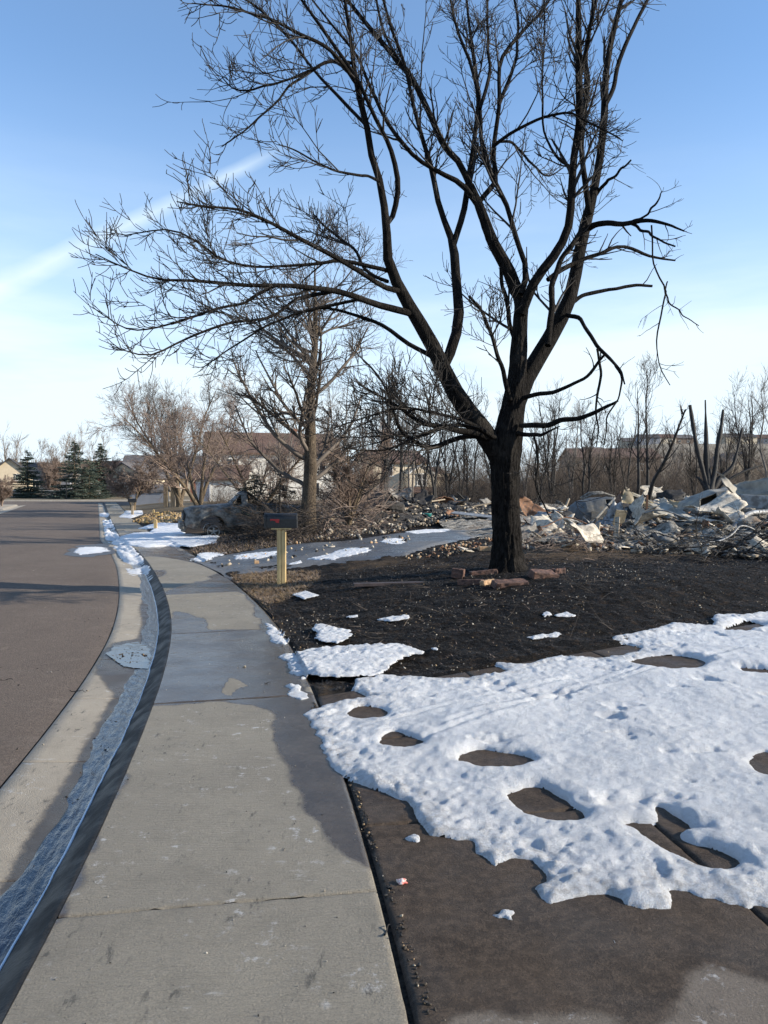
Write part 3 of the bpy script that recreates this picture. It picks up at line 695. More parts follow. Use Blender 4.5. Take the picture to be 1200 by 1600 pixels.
for ui in range(len(uD) - 1):
    ua, ub = uD[ui], uD[ui + 1]
    ug = np.concatenate([[ua + 0.003, ua + 0.007, ua + 0.015], np.linspace(ua + 0.04, ub - 0.04, 30), [ub - 0.015, ub - 0.007, ub - 0.003]])
    far_ = s_far(ug); midl = sJ + (far_ - sJ) * 0.5
    rows = [np.full(ug.shape, sD[0]), np.full(ug.shape, sD[1]), np.full(ug.shape, sJ), midl, far_]
    for ri in range(4):
        tg = np.concatenate([[0.002, 0.006, 0.012], np.linspace(0.03, 0.97, 44), [0.988, 0.994, 0.998]])
        Sg = rows[ri][None] + (rows[ri + 1] - rows[ri])[None] * tg[:, None]; Ug = np.broadcast_to(ug[None], Sg.shape)
        X, Y = su(Sg, Ug)
        ed = np.minimum(np.minimum(Ug - ua, ub - Ug), np.minimum(tg, 1 - tg)[:, None] * np.abs(rows[ri + 1] - rows[ri])[None])
        Z = 0.010 + 0.012 * np.clip(Ug - WALK, 0, 8) - 0.014 * sstep(0.014, 0.003, ed + 0.004 * noise(X * 22, Y * 22)) + 0.0012 * fbm(X * 3, Y * 3)
        me = mk_mesh('slab', np.stack([X, Y, Z], -1).reshape(-1, 3), grid_faces(*Sg.shape)[:, ::-1], M['drive'], smooth=True, attrs={'wet': wet_drive(X, Y, Sg, Ug).ravel()})
        link('slab', me, drive)
sg = np.linspace(sy(-4), sy(14), 60)
ribbon('driveway_bed', sg, np.linspace(1.2, 9.6, 12), lambda X, Y, S, U: -0.03 + 0.012 * np.clip(U - WALK, 0, 8), M['joint'])

# burnt lawn right of the sidewalk
blobs = []
for px, py, r, a in [(395, 905, 0.9, 1.0), (440, 915, 0.8, 1.0), (420, 940, 0.35, 0.7), (455, 1040, 0.25, 0.8), (480, 1075, 0.3, 0.9), (560, 1060, 0.3, 0.5), (350, 860, 2.0, 0.85), (420, 848, 2.6, 0.8),
                     (520, 870, 2.0, 0.35), (600, 880, 1.5, 0.6), (860, 868, 2.2, 0.7), (950, 862, 2.5, 0.9), (700, 880, 1.2, 0.6), (300, 850, 2, .7), (250, 835, 4, .6)]:
    p = at(px, py); blobs.append((p[0], p[1], r, a))
def brown(X, Y, S, U):
    v = np.zeros(X.shape)
    for x, y, r, a in blobs: v = np.maximum(v, a * np.exp(-((X - x) ** 2 + (Y - y) ** 2) / (r * r)))
    v = np.maximum(v, 0.75 * sstep(0.22, 0.0, U - WALK) * sstep(0.0, 0.5, fbm(S * 1.7, 3.1) + 0.5))
    v = np.maximum(v, 0.5 * sstep(35, 50, Y))
    return v
def lawn_z(X, Y, S, U):
    e = sstep(0, 0.08, U - WALK) * sstep(0, 0.1, past_drive(X, Y))
    return lawn_h(X, Y, U) + G(Y) - 0.03 + 0.03 * e + e * (0.014 * fbm(X * 5, Y * 5) + 0.010 * fbm(X * 17, Y * 17, 0, 3) + 0.03 * fbm(X * 0.9, Y * 0.9)) * sstep(60, 20, Y)
ug = np.concatenate([[WALK + 0.03, WALK + 0.05], WALK + 0.07 + np.cumsum(np.linspace(0.03, 0.06, 130)), ])
ug = np.concatenate([ug, ug[-1] + np.cumsum(np.geomspace(0.1, 6, 60))])
tg = np.concatenate([np.linspace(0, 0.2, 170)[:-1], np.geomspace(0.2, 1.0, 130)])
Tg, Ug = np.meshgrid(tg, ug, indexing='ij')
sf = s_far(np.minimum(ug, 9.5)); s_end_l = sy(74)
Sg = sf[None] + (s_end_l - sf)[None] * Tg
X, Y = su(Sg, Ug); Z = lawn_z(X, Y, Sg, Ug)
structure('lawn', mk_mesh('lawn', np.stack([X, Y, Z], -1).reshape(-1, 3), grid_faces(*X.shape)[:, ::-1], M['lawn'], smooth=True,
          attrs={'brown': brown(X, Y, Sg, Ug).ravel(), 'far': (0.8 * sstep(40, 62, Y)).ravel()}))
# far side of the street
ribbon('far_kerb', sgrid(s0, sy(79), 0.4), np.array([-7.50, -7.62, -8.25, -8.38, -8.45, -9.7][::-1]), lambda X, Y, S, U: prof(U) + G(Y) + 0.006, M['pan'], {'wet': lambda X, Y, S, U: X * 0})
ribbon('far_lawn', sgrid(s0, sy(78.5), 0.5), np.array([-9.68, -10, -12, -16, -30, -60, -120][::-1]), lambda X, Y, S, U: 0.03 + G(Y), M['lawn'], {'brown': lambda X, Y, S, U: X * 0 + 1, 'far': lambda X, Y, S, U: X * 0 + 0.9})
# cross street at the end
def sheet(name, xs_, ys_, zf, mat, attrs=None, kind='structure'):
    X, Y = np.meshgrid(xs_, ys_, indexing='ij'); me = mk_mesh(name, np.stack([X, Y, zf(X, Y)], -1).reshape(-1, 3), grid_faces(len(xs_), len(ys_)), mat, smooth=True, attrs={k: f(X, Y).ravel() for k, f in (attrs or {}).items()})
    return structure(name, me)
sheet('cross_street', np.linspace(-260, -13, 60), np.linspace(76.5, 94.5, 8), lambda X, Y: G(Y) - 0.10, M['asphalt'])
sheet('cross_street_kerb', np.linspace(-260, -5, 60), np.array([94.4, 94.5, 94.6, 96.6]), lambda X, Y: G(Y) + np.where(Y < 94.45, -0.12, 0.05), M['pan'], {'wet': lambda X, Y: X * 0})
sheet('far_verge', np.linspace(-260, 10, 40), np.array([96.58, 98, 104, 112, 130, 150]), lambda X, Y: G(Y) + 0.05 + 0.35 * sstep(97, 112, Y), M['lawn'], {'brown': lambda X, Y: X * 0 + 1, 'far': lambda X, Y: X * 0 + 1.0})

# second driveway, past the mailbox
near_e = ats([(352, 899), (362, 905), (430, 895), (500, 886), (600, 872), (650, 863), (700, 848), (765, 838)])
far_e = ats([(290, 871), (312, 873), (400, 860), (475, 850), (550, 845), (625, 834), (700, 828), (770, 824)])
n = 60
ne, fe = resample(near_e, n), resample(far_e, n)
tt = np.linspace(0, 1, 26)
X = ne[:, None, 0] * (1 - tt) + fe[:, None, 0] * tt; Y = ne[:, None, 1] * (1 - tt) + fe[:, None, 1] * tt
S_, U_ = inv_su(X, Y)
Z = lawn_h(X, Y, np.maximum(U_, WALK)) + G(Y) + 0.035 + 0.0 * X; Z -= 0.05 * ((tt < 0.01) | (tt > 0.99))[None] + 0.03 * sstep(0.5, 0, U_ - WALK)
structure('second_driveway', mk_mesh('second_driveway', np.stack([X, Y, Z], -1).reshape(-1, 3), grid_faces(n, 26)[:, ::-1], M['drive_far'], smooth=True,
          attrs={'wet': (0.5 + 0.5 * sstep(-0.3, 0.3, fbm(X * 0.7, Y * 0.5)) * sstep(25, 18, Y) * 1.0 - 0.5 * sstep(0.85, 1, X / 2.5)).ravel()}))

# ------------------------------------------------------------------ SNOW
def snow_patch(name, poly_px, label, thick=0.05, cell=0.02, holes=(), edge=0.10, seed=0, dirt=0.25, grooves=(), growy=True, group=None, world_poly=None, jag=1.0):
    P = ats(poly_px) if world_poly is None else world_poly
    x0, y0 = P.min(0) - 0.1; x1, y1 = P.max(0) + 0.1
    xs_ = np.arange(x0, x1, cell); ys_ = [y0]
    while ys_[-1] < y1: ys_.append(ys_[-1] + cell * (max(ys_[-1] / max(y0, 1), 1) if growy else 1))
    X, Y = np.meshgrid(xs_, np.array(ys_), indexing='ij')
    sc = 1.0 / max(thick * 20, 0.3)
    jn = 0.5 * cell / 0.02 * 0.02
    wob = jag * (0.035 * fbm(X * 3.2 + seed, Y * 3.2, seed) + 0.022 * fbm(X * 11 + seed, Y * 11, seed, 3)) * (1 if thick > 0.03 else 0.7)
    d = sdist(X, Y, P) + wob
    hole_d = np.full(X.shape, 9.0)
    for hp in holes:
        hp_ = ats(hp); hp_ = resample(np.concatenate([hp_, hp_[:1]]), 48)[:-1]
        hd = -sdist(X, Y, hp_) + wob * 0.6
        hole_d = np.minimum(hole_d, hd)
    dd_ = np.minimum(d, hole_d)
    t = np.clip(dd_ / edge, 0, 1); prof_ = np.clip(1 - (1 - t) ** 2.2, 0, 1) ** 0.72
    big = 1 + 0.30 * fbm(X * 1.3 + seed, Y * 1.3, 2.0 + seed, 3)
    lump = (0.006 * fbm(X * 5 + seed, Y * 5, 1.0, 3) - (0.003 + 0.008 * sstep(0.55, 0.05, np.minimum(d, hole_d * 2))) * np.abs(fbm(X * 8 + seed, Y * 8, 6.0, 3)) + 0.016 * fbm(X * 1.7, Y * 1.7, 4.0, 2)) * np.minimum(thick / 0.05, 1.2)
    fine_ = 0.0070 * fbm(X * 21, Y * 21, 3.0, 4) * (0.6 + 0.7 * sstep(0.7, 0.0, d))
    rim = 0.014 * np.exp(-((hole_d - edge * 1.1) / 0.07) ** 2) * min(1, thick / 0.05)
    basin = -0.012 * np.exp(-(np.clip(hole_d, 0, 9) / 0.35) ** 2) * (hole_d < 8)
    h = thick * prof_ * big * (0.6 + 0.4 * np.clip(d / 0.6, 0, 1)) + (lump + fine_) * np.clip(t * 1.6, 0, 1) + rim + basin * np.clip(t, 0, 1)
    # pitted, half-melted surface
    pits = np.clip(fbm(X * 3.1 + 7, Y * 4.2 + seed, 5.0, 4) - 0.66, 0, 1); h -= 0.09 * pits * np.clip(t, 0, 1) * min(1, thick / 0.05)
    for (a, b_, wd, dp) in grooves:
        A, B = at(*a)[:2], at(*b_)[:2]; e = B - A; L2 = e @ e
        q = np.clip(((X - A[0]) * e[0] + (Y - A[1]) * e[1]) / L2, 0, 1)
        dist_ = np.hypot(X - A[0] - q * e[0], Y - A[1] - q * e[1]) + 0.02 * fbm(X * 2, Y * 2)
        h += -dp * np.exp(-(dist_ / wd) ** 2) + dp * 0.7 * np.exp(-((dist_ - wd * 1.9) / wd) ** 2)
    S_, U_ = inv_su(X, Y)
    base = np.where(U_ > WALK, lawn_h(X, Y, U_), prof(np.maximum(U_, -9.6))) + G(Y)
    ond = past_drive(X, Y) < 0
    base = np.where((U_ > WALK) & ond, 0.010 + 0.012 * np.clip(U_ - WALK, 0, 8), base)
    base = np.where((U_ > WALK) & (~ond), base + 0.03 * sstep(0, 0.3, past_drive(X, Y)), base)
    h = np.where(dd_ > 0, np.maximum(h, 0.002), -0.004)
    gX = np.gradient(dd_, axis=0) / np.gradient(X, axis=0); gY = np.gradient(dd_, axis=1) / np.gradient(Y, axis=1)
    gl = np.hypot(gX, gY) + 1e-6; mv = np.where(dd_ < 0, np.minimum(-dd_, cell * 2), 0) * 0.9 / np.maximum(gl, 0.6) / np.maximum(gl, 0.6)
    Z = base + h
    dirtv = dirt * (1 - sstep(0.0, 0.30, d)) + 0.35 * dirt * (1 - sstep(0, 0.15, hole_d))
    keep = dd_ > -cell * 1.4 * np.maximum(Y / max(y0, 1), 1) ** 0.5
    X = X + gX * mv; Y = Y + gY * mv
    o = link(name, grid_keep(X, Y, Z, keep, name, M['snow'], {'dirt': dirtv}))
    o['kind'] = 'stuff'; o['label'] = label; o['category'] = 'snow'
    if group: o['group'] = group
    return o
c7 = lambda pts: [(400 + x * 0.66667, 900 + y * 0.66667) for x, y in pts]
main_poly = c7([(118, 325), (135, 370), (165, 420), (205, 470), (240, 482), (290, 500), (340, 518), (375, 535), (400, 575), (420, 603), (470, 618), (520, 618), (528, 650), (560, 680), (600, 658), (640, 668), (662, 700), (645, 725), (690, 768),
                (740, 755), (780, 742), (830, 750), (900, 772), (950, 765), (965, 735), (1010, 735), (1080, 755), (1150, 778), (1200, 778), (1330, 800), (1500, 760), (1600, 500), (1500, 150), (1330, 80), (1200, 88), (1150, 93), (1085, 98), (1060, 118), (980, 118), (930, 128), (870, 142), (832, 155),
                (880, 163), (905, 170), (860, 186), (760, 190), (700, 188), (640, 206), (560, 206), (590, 224), (500, 240), (400, 238), (300, 240), (230, 248), (222, 268), (270, 287), (220, 290), (160, 303)])
holes = [c7(h_) for h_ in ([(205, 322), (235, 308), (270, 306), (300, 318), (290, 330), (240, 334)], [(283, 378), (320, 364), (360, 374), (392, 392), (345, 406), (300, 396)],
         [(475, 420), (520, 406), (575, 412), (645, 430), (600, 450), (540, 450), (492, 438)], [(588, 512), (640, 495), (685, 500), (722, 530), (765, 568), (690, 572), (622, 545)],
         [(862, 582), (945, 578), (948, 545), (1000, 575), (1055, 600), (1000, 605), (1010, 622), (1070, 640), (1130, 672), (1060, 682), (955, 642), (900, 612)],
         [(1152, 432), (1175, 413), (1205, 413), (1240, 440), (1215, 472), (1178, 466)], [(878, 201), (935, 188), (1000, 189), (1058, 205), (1010, 221), (935, 221)],
         [(1098, 126), (1145, 108), (1188, 117), (1140, 130)], [(1140, 216), (1230, 222), (1230, 232), (1150, 228)])]
gr = [((620, 1170), (1000, 1050), 0.03, 0.009), ((560, 1140), (900, 1060), 0.028, 0.008), ((700, 1135), (1150, 1020), 0.03, 0.008)]
snow = snow_patch('snow_sheet', main_poly, 'broad sheet of pitted melting snow covering the near driveway', 0.042, 0.013, holes, 0.10, 3.0, 0.9, gr)
small = [
    ('snow_patch', c7([(60, 192), (100, 182), (140, 176), (250, 171), (340, 172), (386, 184), (335, 203), (318, 226), (262, 240), (185, 246), (130, 236), (98, 214)]), 'largest snow patch on the blackened lawn beside the sidewalk', 0.045, 0.016, 0.07),
    ('snow_patch', c7([(128, 124), (150, 121), (180, 131), (228, 135), (216, 152), (190, 164), (150, 156)]), 'snow patch on blackened lawn just behind the largest lawn patch', 0.035, 0.016, 0.06),
    ('snow_patch', c7([(64, 256), (108, 254), (121, 272), (106, 290), (76, 277)]), 'snow lump on the sidewalk edge below the large lawn patch', 0.03, 0.012, 0.05),
    ('snow_patch', [(415, 974), (428, 976), (440, 992), (446, 1008), (430, 1004), (420, 990)], 'snow crust hugging the sidewalk edge above the lawn patches', 0.03, 0.014, 0.05),
    ('snow_patch', [(440, 1025), (462, 1022), (475, 1040), (482, 1062), (468, 1070), (450, 1050)], 'snow crust lying over the seam of sidewalk and lawn', 0.035, 0.014, 0.05),
    ('snow_patch', c7([(636, 150), (660, 143), (704, 141), (700, 149), (650, 154)]), 'thin sliver of snow in the middle of the black lawn', 0.02, 0.014, 0.04),
    ('snow_patch', c7([(404, 176), (425, 170), (438, 180), (420, 185)]), 'palm sized snow dot on the black lawn', 0.02, 0.01, 0.03),
    ('snow_patch', c7([(284, 108), (320, 101), (352, 98), (350, 105), (315, 112)]), 'narrow snow streak on the lawn farther back', 0.018, 0.014, 0.04),
    ('snow_patch', c7([(205, 102), (242, 95), (240, 101), (212, 106)]), 'short snow streak on lawn nearest the brown grass edge', 0.018, 0.014, 0.04),
    ('snow_patch', c7([(664, 96), (684, 88), (700, 98), (676, 102)]), 'left one of two snow dots behind the thin sliver', 0.018, 0.014, 0.04),
    ('snow_patch', c7([(708, 98), (728, 92), (742, 97), (726, 101)]), 'right one of two snow dots behind the thin sliver', 0.018, 0.014, 0.04),
    ('snow_patch', c7([(90, 48), (115, 40), (150, 50), (110, 60)]), 'thin snow patch on lawn just below the wooden mailbox post', 0.02, 0.02, 0.05),
    ('snow_patch', [(186, 846), (190, 838), (205, 834), (232, 833), (240, 828), (215, 826), (250, 817), (285, 820), (288, 836), (342, 840), (336, 850), (300, 856), (262, 853), (230, 856), (196, 857)], 'wide snow crossing the sidewalk and reaching the burnt pickup', 0.06, 0.05, 0.12),
    ('snow_patch', [(302, 871), (320, 866), (346, 866), (337, 873), (324, 878), (308, 878)], 'snow at the far corner where second driveway meets sidewalk', 0.04, 0.03, 0.10),
    ('snow_patch', [(365, 870), (400, 866), (432, 863), (436, 869), (402, 875), (372, 876)], 'snow strip on second driveway left behind the mailbox', 0.03, 0.03, 0.10),
    ('snow_patch', [(482, 876), (540, 860), (575, 859), (580, 865), (550, 870), (525, 878), (495, 878)], 'long snow streak across the middle of second driveway', 0.03, 0.03, 0.10),
    ('snow_patch', [(594, 848), (620, 842), (630, 844), (628, 852), (606, 853)], 'small snow patch on the farther end of second driveway', 0.03, 0.03, 0.10),
    ('snow_patch', [(635, 833), (660, 829), (705, 828), (700, 832), (650, 836)], 'snow strip at the back of second driveway by the rubble', 0.03, 0.04, 0.10),
    ('snow_patch', [(449, 884), (469, 879), (471, 882), (452, 886)], 'bright snow sliver right of the mailbox post', 0.02, 0.02, 0.05),
    ('snow_patch', [(114, 862), (122, 857), (150, 855), (170, 857), (172, 862), (148, 866), (124, 868)], 'slushy white patch lying alone on the asphalt', 0.035, 0.04, 0.12),
    ('snow_patch', [(155, 803), (163, 801), (171, 803), (169, 807), (157, 807)], 'small snow mound at the kerb far down the street', 0.10, 0.08, 0.3),
    ('snow_patch', [(186, 808), (196, 799), (222, 798), (224, 804), (205, 810)], 'snow under the farther mailbox', 0.06, 0.10, 0.3),
    ('snow_patch', [(640, 1310), (650, 1303), (660, 1307), (661, 1315), (650, 1318)], 'fist sized crumb of snow off the edge of the sheet', 0.02, 0.008, 0.025),
    ('snow_patch', [(776, 1430), (792, 1424), (812, 1432), (818, 1442), (800, 1446), (786, 1440)], 'faint slush smear on the wet driveway left', 0.010, 0.008, 0.03),
    ('snow_patch', [(940, 1470), (958, 1464), (980, 1472), (990, 1484), (968, 1488), (948, 1482)], 'faint slush smear nearest the bottom of the driveway', 0.010, 0.008, 0.03),
]
for i, (nm, poly, lab, th, cell, ed) in enumerate(small):
    snow_patch(nm, poly, lab, th, cell, (), ed, 11.0 + i, 0.35, jag=(1.5 if th > 0.01 else 2.0) if 'second driveway' not in lab else 3.5)
wp = ats([(104, 868), (110, 858), (128, 852), (165, 850), (180, 856), (178, 866), (150, 871), (122, 872)])
gx, gy = np.meshgrid(np.linspace(wp[:, 0].min() - .2, wp[:, 0].max() + .2, 70), np.linspace(wp[:, 1].min() - .2, wp[:, 1].max() + .2, 90), indexing='ij')
o = link('puddle', grid_keep(gx, gy, prof(inv_su(gx, gy)[1]) + G(gy) + 0.009 + 0.004 * noise(gx * 1.3, gy * 1.3), sdist(gx, gy, wp) + 0.12 * fbm(gx * 2, gy * 2) > 0, 'puddle', M['wet_asphalt']))
o['kind'] = 'stuff'; o['label'] = 'dark wet stain around the slushy patch on the asphalt'; o['category'] = 'puddle'
# snow lying in the gutter down the street
sg = np.arange(sy(14.5), sy(46), 0.06); tgt = np.linspace(0, 1, 12)
Sg, Tg = np.meshgrid(sg, tgt, indexing='ij')
lo_, hi_ = -0.52, -0.02
X, Y = su(Sg, lo_ + (hi_ - lo_) * Tg)
hgt = 0.10 * np.sqrt(np.clip(4 * Tg * (1 - Tg), 0, 1)) * sstep(-0.35, 0.35, fbm(Sg * 0.7, Tg * 1.5, 4.4)) * sstep(sy(14.5), sy(20), Sg) + 0.015 * fbm(X * 6, Y * 6)
Uq = lo_ + (hi_ - lo_) * Tg
Z = prof(Uq) + G(Y) + hgt - 0.012
o = link('gutter_snow', mk_mesh('gutter_snow', np.stack([X, Y, Z], -1).reshape(-1, 3), grid_faces(*X.shape)[:, ::-1], M['snow'], smooth=True, attrs={'dirt': (0.6 + 0 * X).ravel()}))
o['kind'] = 'stuff'; o['label'] = 'lumpy old snow lying along the gutter farther down the street'; o['category'] = 'snow'

